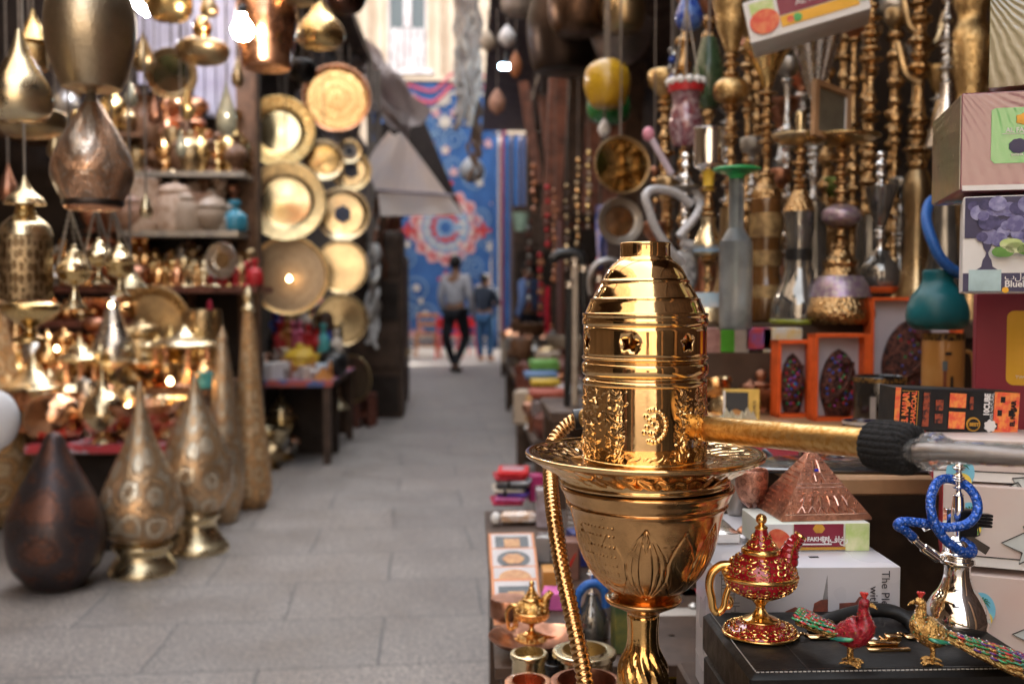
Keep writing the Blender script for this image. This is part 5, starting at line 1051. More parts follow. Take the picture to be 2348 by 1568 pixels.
hk('dark gold branch armed hookah standing at the back on the right', 2098, 2.6, [('base', BRASSD, [(44, 740), (48, 700), (30, 620), (24, 520), (30, 440), (20, 400)]), ('stem', BEADG, stem(400, -40, 18, 12, 1.6, 20))],
   extra=lambda t, s: [MB().tube(spl([(0, 0, (740 - y0) * s), (dx * s * .6, 0, (740 - y0 + 20) * s), (dx * s, 0, (740 - y0 + 90) * s)], 6), [.016, .014, .012, .011, .011, .01, .01, .01, .01, .01, .009, .009, .008], 8).build('arm', BRASSD, t) for dx, y0 in ((60, 130), (-50, 200), (50, 330), (-40, 90))])
hk('slim chrome hookah with bell foot at the back, left of the wrapped box', 2160, 2.45, [('base', GLASSY, [(40, 740), (44, 690), (30, 560), (20, 420), (16, 360)]), ('bell', SILVER, [(44, 345), (38, 320), (22, 270), (14, 230), (12, 200)]), ('stem', BEADS, stem(205, -30, 10, 12, 1.6, 21))])
hk('slim dark hookah with beaded rings just left of the olive wrapped box', 2215, 2.7, [('base', BRASSD, [(44, 740), (40, 640), (30, 400)]), ('rings', ENG5, [(40, 400), (44, 300), (30, 240), (40, 170), (44, 100), (30, 60), (40, 20), (36, -30)])])
rg = random.Random(77)
for i, (px, y0, m1, m2) in enumerate(((1710, 60, BRASSD, BEADG), (1800, 150, TIN, BEADS), (1890, 120, BRASSD, BEADG), (1950, 60, COPPERD, BEADG), (2045, 40, BRASSD, BEADG), (2060, 420, GLASSY, BEADS), (1785, 400, COPPERD, BEADG), (1720, 330, TIN, BEADS), (2100, 350, BRASSD, BEADG), (1905, 420, M_('green_gold_glass', (.12, .16, .03), .2, .5), BEADG), (1530, 420, BRASSD, BEADG), (1500, 520, COPPERD, BEADG), (2290, 100, BRASSD, BEADG))):
    hk('%s hookah in the dim back row, %s from the left' % (['dark bronze', 'dull tin', 'tarnished brass', 'dark copper', 'dim gold', 'smoky glass', 'small dark copper', 'small dull tin', 'short tarnished', 'green gold glass', 'low bronze', 'low copper', 'far dark'][i], ORD[[5, 7, 8, 9, 10, 11, 6, 4, 12, 3, 2, 1, 13][i] - 1]), px, 2.68, [
        ('base', m1, [(28, 740), (34, 700), (24, 640), (16, 600)]), ('stem', m2, stem(600, y0 + 40, 11, 9, 1.9, 30 + i)), ('head', m1, [(8, y0 + 42), (24, y0 + 25), (26, y0), (20, y0 - 4)])], group='hookahs in the dim back row', seg=20)
rg = random.Random(5)
for i in range(16):
    px = 1520 + i * 52 + rg.uniform(-12, 12); y0 = rg.uniform(-40, 260); m1 = rg.choice([BRASSD, COPPERD, TIN, GLASSY, ENG5]); m2 = rg.choice([BEADG, BEADS, BRASSD, BEADG])
    hk('%s based hookah with %s stem in the rearmost row, %s from left' % (nm(m1), nm(m2), ORD[i]), px, 3.02, [
        ('base', m1, [(30, 740), (36, 700), (26, 640), (17, 590)]), ('stem', m2, stem(590, y0 + 60, 12, 11, 2.0, 60 + i)), ('head', m1, [(9, y0 + 62), (rg.uniform(20, 40), y0 + 30), (rg.uniform(24, 44), y0), (20, y0 - 4)])], group='hookahs in the rearmost row', seg=18)
# hanging vases etc. above
LT('hanging_vase', 'maroon patterned glass vase lamp with white beaded collar hanging on wires', 'hanging lamp', 1572, 2.5, [
    ('body', M_('maroon_mosaic_glass', (.16, .03, .05), .15, .2, c2=(.4, .3, .33), scale=60, coat=.6), [(26, 338), (32, 325), (38, 290), (34, 260), (30, 240), (36, 215), (40, 205)]), ('red_rim', RED, [(40, 215), (42, 198), (38, 196)], {'sm': 0})],
   extra=lambda t, s: ([MB().ball((38 * s * math.cos(k * math.pi / 6), 38 * s * math.sin(k * math.pi / 6), 146 * s), 10 * s, 10).build('pearl', WHITE, t) for k in range(12)],
                       [MB().tube([(34 * s * math.cos(a), 34 * s * math.sin(a), 150 * s), (0, 0, 320 * s)], .0018, 5).build('wire', TIN, t) for a in (0.3, 2.4, 4.5)]), hang=2.98)
LT('hanging_lamp', 'cobalt blue glass ornament hanging at the top edge', 'hanging lamp', 1580, 2.6, [('body', M_('cobalt_glass', (.02, .05, .32), .2, coat=.5, c2=(.1, .2, .5), scale=40), [(8, 72), (26, 62), (32, 40), (22, 10), (14, -10)])], hang=2.98)
LT('green_vase', 'dark green glass vase hanging behind the maroon one', 'hanging lamp', 1625, 2.7, [('body', M_('bottle_green_glass', (.06, .11, .05), .2, coat=.5), [(16, 250), (32, 220), (36, 170), (24, 120), (16, 90)])], hang=2.98)
chain_of('row of clear glass drops hanging at the top beside the cobalt ornament', 1540, 2.8, 80, 200, [CLEAR, BLUE], .012, 41)
# fruit carton across the top
def decal(parent, name, w_, h_, mat, x, z, y=-.001, rz=0):
    return MB().box((0, 0, 0), (w_, .001, h_)).build(name, mat, parent, loc=(x, y, z))
def blob(parent, name, r, mat, x, z, y=-.0015, sx=1, k=0, a=0):
    m = MB(); n = 28; pts = [(r * sx * math.cos(i * 2 * math.pi / n) * (1 + a * math.cos(k * i * 2 * math.pi / n)), r * math.sin(i * 2 * math.pi / n) * (1 + a * math.cos(k * i * 2 * math.pi / n))) for i in range(n)]
    return m.poly(pts, .0008).build(name, mat, parent, loc=(x, y, z))
PWHITE = M_('printed_white', (.72, .71, .7), .4, 0, var=.05); PMAR = M_('printed_maroon', (.22, .015, .04), .35, 0, var=.1); PYEL = M_('printed_yellow', (.8, .42, .02), .4, 0, var=.1); PGRN = M_('printed_green', (.08, .4, .1), .4, 0, var=.1)
PRED = M_('printed_apple_red', (.65, .06, .03), .4, 0, c2=(.75, .25, .1), scale=60); PLIME = M_('printed_lime', (.45, .6, .2), .4, 0, c2=(.7, .72, .45), scale=40); PGOLD = M_('printed_gold', (.65, .35, .05), .35, .3); PTXT = M_('printed_white_text', (.75, .74, .74), .4, 0, var=0, rvar=0); PBLK = M_('printed_black', (.012, .012, .014), .4, 0, var=0)
PNAVY = M_('printed_navy', (.045, .04, .1), .4, 0, var=.1)
a0, a1 = P(1712, 55, 2.0), P(1960, -28, 2.0)
t = thing('fruit_carton', 'white carton with apple picture, maroon and yellow bands lying tilted across the top', 'carton', a0, 0, rot=(0, R(-12.5), R(-20))); W = (a1 - a0).length; H = .085
MB().box((W / 2, .06, 0), (W, .12, H), bev=.002).build('carton', PWHITE, t)
decal(t, 'maroon_band', W * .64, H * .5, PMAR, W * .6, H * .2); decal(t, 'yellow_band', W * .64, H * .25, PYEL, W * .6, -H * .2); decal(t, 'lime_field', W * .2, H * .5, PLIME, W * .15, H * .16)
blob(t, 'apple', H * .3, PRED, W * .15, -H * .08, -.003, 1.1, 2, .04); blob(t, 'kiwi', H * .1, PGRN, W * .42, -H * .2, -.003); blob(t, 'apple_slice', H * .08, PRED, W * .36, -H * .2, -.003); decal(t, 'lime_field', W * .07, H * .7, PLIME, W * .95, H * .1, -.002)
blob(t, 'gold_emblem', H * .1, PGOLD, W * .62, H * .36, -.003); txt('AL FAKHER', .018, PTXT, t, (W * .62, -.002, H * .14))
MB().tube([(W * .2, .05, H / 2), (W * .2 - .1, .05, 1.1)], .003, 5).build('string', ROPE, t); MB().tube([(W * .8, .05, H / 2), (W * .8 - .1, .05, 1.1)], .003, 5).build('string', ROPE, t)
# framed picture standing on the tray of the ornate hookah
zt = P(1925, 320, 2.15).z
t = thing('picture_frame', 'light wood picture frame leaning on the gold tray of the ornate hookah', 'picture frame', (P(1905, 320, 2.12).x, 2.12, zt - .002), R(22), rot=(R(-6), R(8), R(28)))
fw, fh = .1, .11; m = MB()
for x in (-1, 1): m.box((x * fw / 2, 0, fh / 2), (.012, .012, fh + .012))
for z_ in (0, 1): m.box((0, 0, z_ * fh), (fw - .012, .012, .012))
m.build('frame', WOODL, t); MB().box((0, .004, fh / 2), (fw - .01, .002, fh - .01)).build('picture', M_('olive_picture', (.16, .14, .1), .3, 0, c2=(.1, .085, .06), scale=20, coat=.4), t); MB().box((.042, -.002, fh / 2), (.006, .002, fh - .02)).build('white_edge', PWHITE, t)

# ---- table 2 (behind the big gold hookah) and what stands on it
ZT = .872
x0, x1 = .3, 1.5
t = thing('stall_table', 'light wooden stall table holding boxed souvenirs behind the gold hose', 'table', ((x0 + x1) / 2, 1.66, 0)); Wt, Dt = x1 - x0, .8
MB().box((.14, 0, ZT - .012), (Wt - .28 + .28, Dt, .024), bev=.003).build('table_top', WOODL, t)
MB().box((.22, -Dt / 2 + .012, ZT - .05), (Wt - .44, .024, .05)).build('rail', WOODL, t)
for x, y in ((-.06, -.36), (.55, -.36), (-.5, .36), (.55, .36)): MB().box((x, y, (ZT - .024) / 2), (.045, .045, ZT - .024)).build('leg', WOODL, t)
solo(MB().box((0, 0, 0), (.34, .2, .008), bev=.003), 'glass_tray', M_('black_edged_glass', (.03, .03, .032), .08, 0, coat=1, spec=.8), 'black edged glass plate on the table corner under the knit cuff', 'tray', Vector((P(2010, 1080, 1.3).x, 1.38, ZT + .004)), R(-6))
# orange display boxes with jewelled statues
STAT = M_('jewelled_bronze', (.16, .06, .045), .3, .7, c2=(.03, .02, .02), scale=140, lo=.42, hi=.6, bump=.9, bscale=240, bdist=.006); JEW = [M_('green_jewel', (.02, .3, .1), .1), M_('violet_jewel', (.3, .04, .3), .1), M_('red_jewel', (.5, .02, .04), .1), M_('blue_jewel', (.04, .1, .5), .1)]
LIN = M_('white_satin_lining', (.5, .47, .52), .5, 0, c2=(.4, .37, .42), scale=6)
def gift(label, px0, px1, pt, pb, Y, yaw, side, seed):
    s = sc(px0, Y); W = (px1 - px0) * s; H = (pb - pt) * s; b = P((px0 + px1) / 2, pb, Y); b.z = ZT
    t = thing('gift_box', label, 'gift box', b, yaw, 'orange display boxes with jewelled statues'); m = MB(); th = .007; D = .032
    m.box((0, D, H / 2), (W, th, H)).box((-W / 2 + th / 2, D / 2, H / 2), (th, D, H)).box((W / 2 - th / 2 - (0 if side < 2 else 0), D / 2, H / 2), (th * side, D, H)).box((0, D / 2, th / 2), (W, D, th)).box((0, D / 2, H - th / 2), (W, D + .002, th)); m.build('box', ORANGE, t)
    MB().box((0, D - .005, H / 2), (W - 2 * th - .001, .004, H - 2 * th - .001)).build('lining', LIN, t)
    h = H * .78; w_ = W * .34
    sm = MB().lathe(smooth([(w_ * .55, 0), (w_ * .7, h * .06), (w_ * .95, h * .3), (w_ * 1.0, h * .5), (w_ * .8, h * .75), (w_ * .45, h * .92), (.001, h)]), 24, squash=.35).tube(spl([(-w_ * .8, -.01, h * .2), (0, -.028, h * .45), (w_ * .6, -.012, h * .8)], 6), w_ * .12, 8).ball((w_ * .2, -.015, h * .82), w_ * .28, 12)
    st = sm.build('statue', STAT, t, loc=(0, D * .5, th))
    rg = random.Random(seed)
    for j in JEW:
        mb = MB()
        for _ in range(14):
            u, v = rg.uniform(-.8, .8), rg.uniform(.15, .9); ww = w_ * (1 - abs(v - .45) * .9); mb.ball((u * ww, -ww * .35 * math.sqrt(1 - u * u) - .001, h * v), .0028, 6)
        mb.build('jewel', j, st)
    return t
gift('orange display box with dark jewelled statue, leftmost and narrowest', 1780, 1868, 757, 935, 1.92, R(6), 1, 1)
gift('orange display box with wide jewelled statue in the middle, behind the round mug', 1864, 1996, 744, 945, 1.86, R(4), 2, 2)
gift('tallest orange display box, farther right behind the tall Egyptian mug', 1990, 2205, 690, 945, 2.08, R(3), 2.5, 3)
# mugs
MUGB = M_('black_gold_ceramic', (.015, .014, .013), .15, 0, coat=.5); MUGO = M_('papyrus_ochre', (.42, .2, .05), .3, 0, c2=(.5, .28, .1), scale=10, coat=.4); CRM = M_('cream_ceramic', (.6, .52, .44), .25, 0, coat=.5)
def mug(label, cx, pb, pt, rpx, Y, body, bands, letters=None, handle=False, extra=None, name='mug'):
    s = sc(cx, Y); r = rpx * s; h = (pb - pt) * s; b = P(cx, pb, Y); b.z = ZT
    t = thing(name, label, 'mug', b, 0, 'souvenir mugs on the stall table')
    MB().ring([(r * .94, 0), (r, .004), (r, h - .002), (r * .97, h), (r * .93, h - .002), (r * .92, .006), (.001, .006), (.001, 0)], 40).build('body', body, t)
    for z0_, z1_, m_ in bands: MB().ring([(r + .0002, h * z0_), (r + .0007, h * z0_), (r + .0007, h * z1_), (r + .0002, h * z1_)], 40).build('band', m_, t)
    if letters:
        for i, ch in enumerate(letters):
            a = R(12); txt(ch, h * .15, PGOLD if True else PTXT, t, (r * math.sin(a) , -r * math.cos(a) - .0012, h * (.80 - i * .145)), (R(90), 0, a), bold=.0004)
    if handle: MB().tube(spl([(r * .95, 0, h * .82), (r * 1.5, 0, h * .75), (r * 1.55, 0, h * .3), (r * .95, 0, h * .15)], 6), r * .1, 10).build('handle', body, t)
    if extra: extra(t, r, h)
    return t
HG = M_('hieroglyph_band', (.3, .18, .05), .3, .4, c2=(.03, .02, .015), scale=160, lo=.45, hi=.55)
def art1(t, r, h):
    for k, (a, z_, w_, hh, m_) in enumerate(((-.25, .3, .3, .55, M_('pale_blue_figure', (.25, .35, .45), .4, c2=(.5, .6, .4), scale=120)), (-.62, .35, .22, .6, M_('grey_panel', (.35, .34, .33), .4)), (-.1, .2, .14, .25, PTXT))):
        v = []; n = 5
        for j in (0, 1):
            for i in range(n + 1): aa = a + w_ * (i / n - .5); v.append(((r + .0008) * math.sin(aa), -(r + .0008) * math.cos(aa), h * (z_ - hh / 2 + hh * j)))
        MB().add(v, [(i, i + 1, n + 2 + i, n + 1 + i) for i in range(n)]).build('picture', m_, t)
mug('round black mug with gold rim reading EGYPT downward', 2016, 926, 800, 58, 1.72, MUGB, [(.9, .98, HG), (.02, .09, HG)], 'EGYPT', extra=art1)
def art2(t, r, h):
    def pan(a, w_, z0_, z1_, m_, rr=.0008):
        v = []; n = 6
        for j in (z0_, z1_):
            for i in range(n + 1): aa = a + w_ * (i / n - .5); v.append(((r + rr) * math.sin(aa), -(r + rr) * math.cos(aa), h * j))
        MB().add(v, [(i, i + 1, n + 2 + i, n + 1 + i) for i in range(n)]).build('picture', m_, t)
    pan(-.35, .16, .3, .62, M_('red_brown_figure', (.2, .06, .03), .4)); pan(-.35, .24, .62, .72, M_('grey_blue_headdress', (.12, .16, .18), .4)); pan(-.02, .14, .42, .56, PBLK); pan(-.35, .1, .14, .3, PTXT); pan(-.2, .3, .78, .81, PBLK, .001)
mug('tall ochre mug with painted Egyptian figure and curved cream handle', 2160, 940, 722, 46, 1.75, MUGO, [(.93, 1.0, HG), (0, .04, CRM)], handle=True, extra=art2)
mug('small dark blue cup with gold painting in front of the EGYPT mug', 1975, 985, 918, 42, 1.5, M_('midnight_blue_glaze', (.015, .015, .05), .2, coat=.5, c2=(.2, .12, .04), scale=70, lo=.55, hi=.65), [(.9, 1, CRM)], name='cup')
mug('cream cup with orange pattern beside the small dark blue cup', 2040, 992, 932, 44, 1.48, CRM, [(.3, .8, M_('orange_pattern', (.5, .2, .08), .4, c2=(.5, .45, .4), scale=90)), (.82, .95, PGOLD)], name='cup')
# small things at the left end of table 2
def solobox(label, px, py, w_, h_, Y, D, m_, yaw=0, name='souvenir_box', cat='box', grp='souvenir boxes on the stall table', z=ZT, tilt=0, deco=None):
    s = sc(px, Y); c = P(px, py, Y); t = thing(name, label, cat, (c.x, Y, z), 0, grp, rot=(tilt, 0, yaw)); MB().box((0, D / 2, h_ * s / 2), (w_ * s, D, h_ * s), bev=.0015).build('box', m_, t)
    if deco: deco(t, w_ * s, h_ * s)
    return t
YC = M_('yellow_card', (.7, .45, .08), .45, 0, var=.15)
def dpap(t, w_, h_):
    decal(t, 'black_picture', w_ * .62, h_ * .84, PBLK, -w_ * .12, h_ / 2, -.001); blob(t, 'golden_figure', w_ * .16, M_('golden_figure', (.45, .2, .04), .4), -w_ * .12, h_ * .35, -.002, 1, 3, .1); decal(t, 'white_edge', w_ * .05, h_ * .9, PTXT, -w_ * .47, h_ / 2, -.001)
    txt('PAPYRUS', w_ * .12, PBLK, t, (w_ * .37, -.002, h_ / 2), (R(90), R(-90), 0))
solobox('yellow box with black picture of a golden figure standing among crystal pyramids', 1700, 920, 82, 92, 1.75, .03, YC, R(-14), deco=dpap, tilt=R(-8))
solobox('pink red flat box lying under the orange display boxes', 1790, 955, 200, 16, 1.6, .14, M_('crimson_box', (.4, .02, .04), .5), R(2))
solobox('pale pink flat card lying on the crimson box', 1785, 940, 120, 4, 1.66, .07, M_('pale_pink_card', (.65, .4, .42), .5), R(3), z=ZT + .013)
solobox('second crimson flat box at the back left of the stall table', 1890, 958, 150, 12, 1.5, .1, M_('crimson_box', (1, 1, 1)), R(-3))
rg = random.Random(9)
for i in range(9):
    px = 1630 + i * 12; o_ = P(px, 930, 1.62 + .05 * (i % 3)); o_.z = ZT
    ware('pyramid', M_('clear_crystal', (.75, .7, .55), .05, .35, c2=(.5, .42, .2), scale=90), o_, rg.uniform(.03, .055), 'clear crystal pyramid among the others left of the yellow box', 'crystal pyramid', 'crystal pyramids left of the yellow box', rg.uniform(0, 1), .7)
for i, (px, k, m_, h_, lb) in enumerate(((1640, 'goblet', GOLD2, .07, 'small gold goblet behind the crystal pyramids'), (1662, 'bottle', BRASSP, .075, 'small pale brass flask behind the crystal pyramids'), (1720, 'teapot', COPPERD, .07, 'dark copper pot with lid behind the yellow box'), (1752, 'bowl', COPPERD, .05, 'dark copper bowl left of the leftmost orange box'), (1690, 'bowl', BRASSD, .05, 'bronze bowl above the crystal pyramids'), (1745, 'figurine', COPPERD, .09, 'copper coloured figurine in the copper bowls'))):
    c = P(px, 900, 2.0); c.z = ZT; ware(k, m_, c, h_, lb, None, 'copper and brass bits at the back of the stall table', 0, 1.1)
for i, (px, m_) in enumerate(((1850, COPPER), (1872, SILVER), (1893, COPPER), (1915, M_('steel_blue', (.2, .22, .25), .3, .8)), (1935, SILVER), (1650, TIN), (1690, SILVER), (1740, TIN), (1765, M_('steel_blue', (1, 1, 1))))):
    c = P(px, 965, 1.42); c.z = ZT; solo(MB().tube(spl([(-.012, 0, .004), (0, .008, .012), (.014, 0, .004), (.006, -.012, .003), (-.008, -.008, .004)], 4), .003, 6), 'trinket', m_, 'small %s metal trinket on the table edge, %s along the gold pipe' % (nm(m_), ORD[i]), 'trinket', c, i, 'metal trinkets along the table edge')
# tins under the shelf front
for i, (px, w_, h_, m_, lb) in enumerate(((1668, 34, 56, M_('green_tin', (.1, .5, .04), .35), 'bright green tin under the frosted bottle'), (1632, 44, 66, M_('pink_striped_tin', (.45, .25, .22), .4, c2=(.3, .15, .14), scale=60), 'pink brown striped tin left of the green tin'), (1700, 34, 60, M_('silvery_tin', (.5, .5, .47), .3, .5), 'silvery tin right of the green tin'), (1740, 60, 50, M_('red_blue_packet', (.5, .06, .08), .4, c2=(.1, .12, .4), scale=35), 'red and blue packet beside the silvery tin'), (1795, 90, 56, M_('white_yellow_packet', (.7, .68, .62), .4, c2=(.75, .5, .1), scale=30), 'white packet with yellow pattern behind the leftmost orange box'))):
    solobox(lb, px, 800, w_, h_, 2.06, .05, m_, 0, name='packet', cat='packet', grp='packets under the hookah shelf', z=P(px, 752 + h_, 2.06).z)
st = thing('packet_stand', 'dark step under the hookah shelf holding the packets', 'shelf', (P(1710, 800, 2.1).x, 2.09, ZT)); MB().box((0, 0, (P(1710, 808, 2.06).z - ZT) / 2), (.3, .1, P(1710, 808, 2.06).z - ZT)).build('step', WOODD, st)

# ---- right hand column of boxes
WRAP = None
def wrapmat(name, c, c2=None):
    t = NT(name); b = t.b; co = t.coord(); b.inputs['Base Color'].default_value = (*c, 1); b.inputs['Roughness'].default_value = .35
    if c2: t.l(t.mix(t.ramp(t.noise(co, 14), .4, .6), c, c2), b.inputs['Base Color'])
    b.inputs['Coat Weight'].default_value = 1; b.inputs['Coat Roughness'].default_value = .12; b.inputs['Coat IOR'].default_value = 1.9
    v = t.n('ShaderNodeVectorMath', operation='SUBTRACT'); t.l(co, v.inputs[0]); v.inputs[1].default_value = (-.02, 0, .14)
    ln = t.n('ShaderNodeVectorMath', operation='LENGTH'); t.l(v.outputs[0], ln.inputs[0]); sp = t.n('ShaderNodeSeparateXYZ'); t.l(v.outputs[0], sp.inputs[0])
    an = t.math('ARCTAN2', sp.outputs[2], sp.outputs[0]); nz = t.noise(co, 25, 3)
    wv = t.math('SINE', t.math('ADD', t.math('MULTIPLY', an, 60), t.math('MULTIPLY', nz, 7)))
    h = t.math('ADD', t.math('MULTIPLY', wv, .6), t.noise(co, 60, 4))
    bp = t.n('ShaderNodeBump', i_Strength=.2, i_Distance=.0015); t.l(h, bp.inputs['Height']); t.l(bp.outputs[0], b.inputs['Coat Normal']); return t.m
WPLUM = wrapmat('plum_card_under_film', (.21, .055, .085)); WOLIVE = wrapmat('olive_card_under_film', (.14, .12, .04), (.2, .18, .08)); WGB = wrapmat('grey_brown_side_under_film', (.16, .13, .09), (.1, .14, .07))
c = P(2202, 438, 1.15)
t = thing('shisha_box', 'plum coloured box in crinkled clear film with green label, above the blueberry box', 'box', c, R(-16), 'tobacco boxes in the right column'); H = P(2202, 214, 1.15).z - c.z; W = .28; D = .19
MB().box((W / 2, D / 2, H / 2), (W, D, H), bev=.0015).build('box', WPLUM, t); MB().box((-.0006, D / 2, H / 2), (.001, D - .004, H - .004)).build('side_panel', WGB, t); MB().box((W / 2, -.0005, .003), (W - .004, .001, .006)).build('white_edge', PWHITE, t)
MB().poly([(x, z_) for x, z_ in [(0.004, 0), (.09, 0), (.09, H * .56), (.004, H * .56), (0, H * .54), (0, .004)]], .0008).build('green_label', wrapmat('green_label_under_film', (.06, .42, .08)), t, loc=(.032, -.0012, H * .27))
blob(t, 'blackberry', .0085, PNAVY, .061, H * .44, -.0025, 1.2, 9, .05); blob(t, 'lemon', .007, PYEL, .08, H * .46, -.0022); blob(t, 'crown_emblem', .006, PGOLD, .064, H * .71, -.0025, 1, 5, .15)
txt('AL FAKHER', .0075, PTXT, t, (.066, -.0026, H * .6), bold=.0001); txt('SHISHA TOBACCO', .004, PTXT, t, (.07, -.0026, H * .35)); MB().box((.066, -.0022, H * .565), (.045, .0004, .0006)).build('rule', PTXT, t)
c = P(2266, 205, 1.2)
t = thing('shisha_box', 'olive gold film wrapped box with cream front at the top right corner', 'box', c, R(-30), 'tobacco boxes in the right column')
MB().box((.1, .08, .09), (.2, .16, .18), bev=.0015).build('box', WOLIVE, t); MB().box((.13, -.0006, .09), (.13, .001, .176)).build('front_panel', M_('cream_green_front', (.6, .62, .5), .3, 0, c2=(.4, .5, .2), scale=20, coat=.8), t)
# blueberry box
c = P(2205, 672, 1.14)
t = thing('blueberry_box', 'white and navy box printed with blueberries under the plum coloured box', 'box', c, R(-25), 'tobacco boxes in the right column'); H = P(2205, 452, 1.14).z - c.z; W = .2
MB().box((W / 2, .06, H / 2), (W, .12, H), bev=.0015).build('box', PWHITE, t); decal(t, 'navy_band', W - .002, H * .19, PNAVY, W / 2, H * .11)
rg = random.Random(3); bms = [M_('blueberry_a', (.11, .1, .26), .45, 0, c2=(.28, .28, .48), scale=90), M_('blueberry_b', (.03, .028, .1), .45, 0, c2=(.1, .09, .22), scale=90), M_('blueberry_c', (.34, .34, .55), .45, 0, c2=(.14, .13, .32), scale=90)]
decal(t, 'dark_field', W - .004, H * .42, PNAVY, W / 2, H * .78)
for q in range(3):
    m = MB()
    for i in range(44):
        r = rg.uniform(.006, .0105); x = rg.uniform(.0105, W - .012); z_ = H * rg.uniform(.53, .92); yy = -.0016 - .00006 * i - .00002 * q
        m.poly([(x + r * math.cos(k * math.pi / 9), z_ + r * .92 * math.sin(k * math.pi / 9)) for k in range(18)], .0002, mat=Matrix.Translation((0, yy, 0)))
    m.build('berries', bms[q], t)
for i, (x, z_) in enumerate(((.042, .42), (.056, .46), (.068, .44), (.05, .5), (.078, .49))): blob(t, 'leaf', .0075, PLIME if i % 2 else M_('leaf_print', (.12, .3, .05), .4), x, H * z_, -.009, 1.3, 2, .2)
sil = [(-.004, .0), (-.012, .0), (-.012, .004), (-.006, .008), (-.0045, .016), (-.002, .02), (-.001, .024), (-.004, .03), (-.006, .038), (.006, .038), (.004, .03), (.001, .024), (.002, .02), (.0045, .016), (.006, .008), (.012, .004), (.012, 0)]
MB().poly(sil[::-1], .0006).build('hookah_silhouette', PNAVY, t, loc=(.026, -.0016, H * .2))
decal(t, 'pale_sticker', .034, H * .22, M_('pale_blue_sticker', (.45, .62, .65), .45), .024, H * .13, -.0022); txt('Blueberry Exotic', .0105, PTXT, t, (.0445, -.002, H * .09), align='LEFT', bold=.0002)
txt('\u0628\u0644\u0648\u0628\u064a\u0631\u064a \u0625\u0643\u0632\u0648\u062a\u064a\u0643\u0627', .0105, PTXT, t, (.0445, -.002, H * .165), align='LEFT'); blob(t, 'orange_dot', .0035, PYEL, .0455, H * .03, -.003)
# maroon box with yellow panel
c = P(2240, 672, 1.29); c.z = ZT
t = thing('maroon_box', 'dark red box with rounded yellow panel standing below the blueberry box', 'box', c, R(-26), 'tobacco boxes in the right column'); H = P(2240, 673, 1.29).z - ZT; W = .2
MB().box((W / 2, .09, H / 2), (W, .18, H), bev=.001).build('box', M_('maroon_card', (.25, .012, .035), .45, 0, var=.12, scale=4), t)
px = lambda a: (a - 2240) * sc(2240, 1.29); pz = lambda y: P(2240, y, 1.29).z - ZT
q = []; x0_, x1_, zb_, zt_, rr = px(2303), px(2303) + .12, pz(880), pz(712), .009
for (cx_, cz_, a0_) in ((x0_ + rr, zb_ + rr, 180), (x1_ - rr, zb_ + rr, 270), (x1_ - rr, zt_ - rr, 0), (x0_ + rr, zt_ - rr, 90)):
    for k in range(6): a = R(a0_ + k * 18); q.append((cx_ + rr * math.cos(a), cz_ + rr * math.sin(a)))
MB().poly(q, .001).build('yellow_panel', M_('golden_yellow_print', (.8, .45, .02), .45, 0, var=.08), t, loc=(0, -.0014, 0))
txt('TWO APPLE', .006, PTXT, t, (px(2322), -.0022, pz(862)), align='LEFT'); txt('A', .014, PTXT, t, (px(2343), -.0022, pz(772)), align='LEFT', bold=.0005)
# charcoal box
cA, cB = P(2043, 982, 1.16), P(2346, 1000, 1.14); tp = P(2043, 886, 1.16)
t = thing('charcoal_box', 'black and orange charcoal carton lying on its side across the maroon box', 'carton', (cA.x, 1.155, cA.z), 0, rot=(0, math.atan2(cA.z - cB.z, cB.x - cA.x), 0)); W = (cB - cA).length; H = tp.z - cA.z; D = .045
MB().box((W / 2, D / 2, H / 2), (W, D, H), bev=.0008).build('carton', PBLK, t); EMB = M_('printed_ember', (.8, .1, .06), .4, 0, c2=(.9, .35, .08), scale=120)
decal(t, 'red_edge', W * .04, H * .99, EMB, W * .022, H / 2); decal(t, 'red_end', W * .2, H * .99, EMB, W * .895, H / 2)
for (x, z_, a, b_) in ((.5, .28, .13, .4), (.5, .75, .13, .34), (.355, .62, .06, .25), (.355, .3, .06, .22), (.25, .5, .05, .8), (.61, .7, .03, .3)): decal(t, 'ember_cube', W * a, H * b_, EMB if a > .1 else M_('printed_dim_ember', (.35, .07, .03), .5, 0, c2=(.05, .02, .02), scale=150, lo=.45, hi=.6), W * x, H * z_, -.0016)
for (x, z_) in ((.81, .18), (.86, .82), (.93, .5), (.84, .5)): decal(t, 'dark_gap', W * .035, H * .14, PBLK, W * x, H * z_, -.0016)
txt('EL NAJJAR', H * .2, EMB, t, (W * .085, -.0022, H * .5), (R(90), R(-90), 0), bold=.0006, sx=.85); txt('CHARCOAL', H * .16, EMB, t, (W * .15, -.0022, H * .5), (R(90), R(-90), 0), bold=.0003, sx=1.0)
for q_ in (-1, 1): pass
fr = MB().box((W * .12, 0, H * .92), (W * .13, .0006, .0007)).box((W * .183, 0, H * .5), (.0007, .0006, H * .84)); fr.build('gold_frame', PGOLD, t, loc=(0, -.0012, 0))
txt('10CUBE', H * .19, PTXT, t, (W * .735, -.0022, H * .68), (R(90), R(-90), 0), bold=.0005, sx=.8); txt('100% NATURAL', H * .1, PTXT, t, (W * .775, -.0022, H * .62), (R(90), R(-90), 0))
blob(t, 'round_seal', H * .17, PGOLD, W * .635, H * .2, -.0018); blob(t, 'seal_core', H * .13, PBLK, W * .635, H * .2, -.003); txt('BEST', H * .11, PGOLD, t, (W * .635, -.004, H * .2), bold=.0003); blob(t, 'white_seal', H * .14, PTXT, W * .77, H * .18, -.0022, 1, 7, .12)
txt('EL NAJJAR', H * .15, PBLK, t, (W * .945, -.003, H * .5), (R(90), R(-90), 0), bold=.0004, sx=.9)
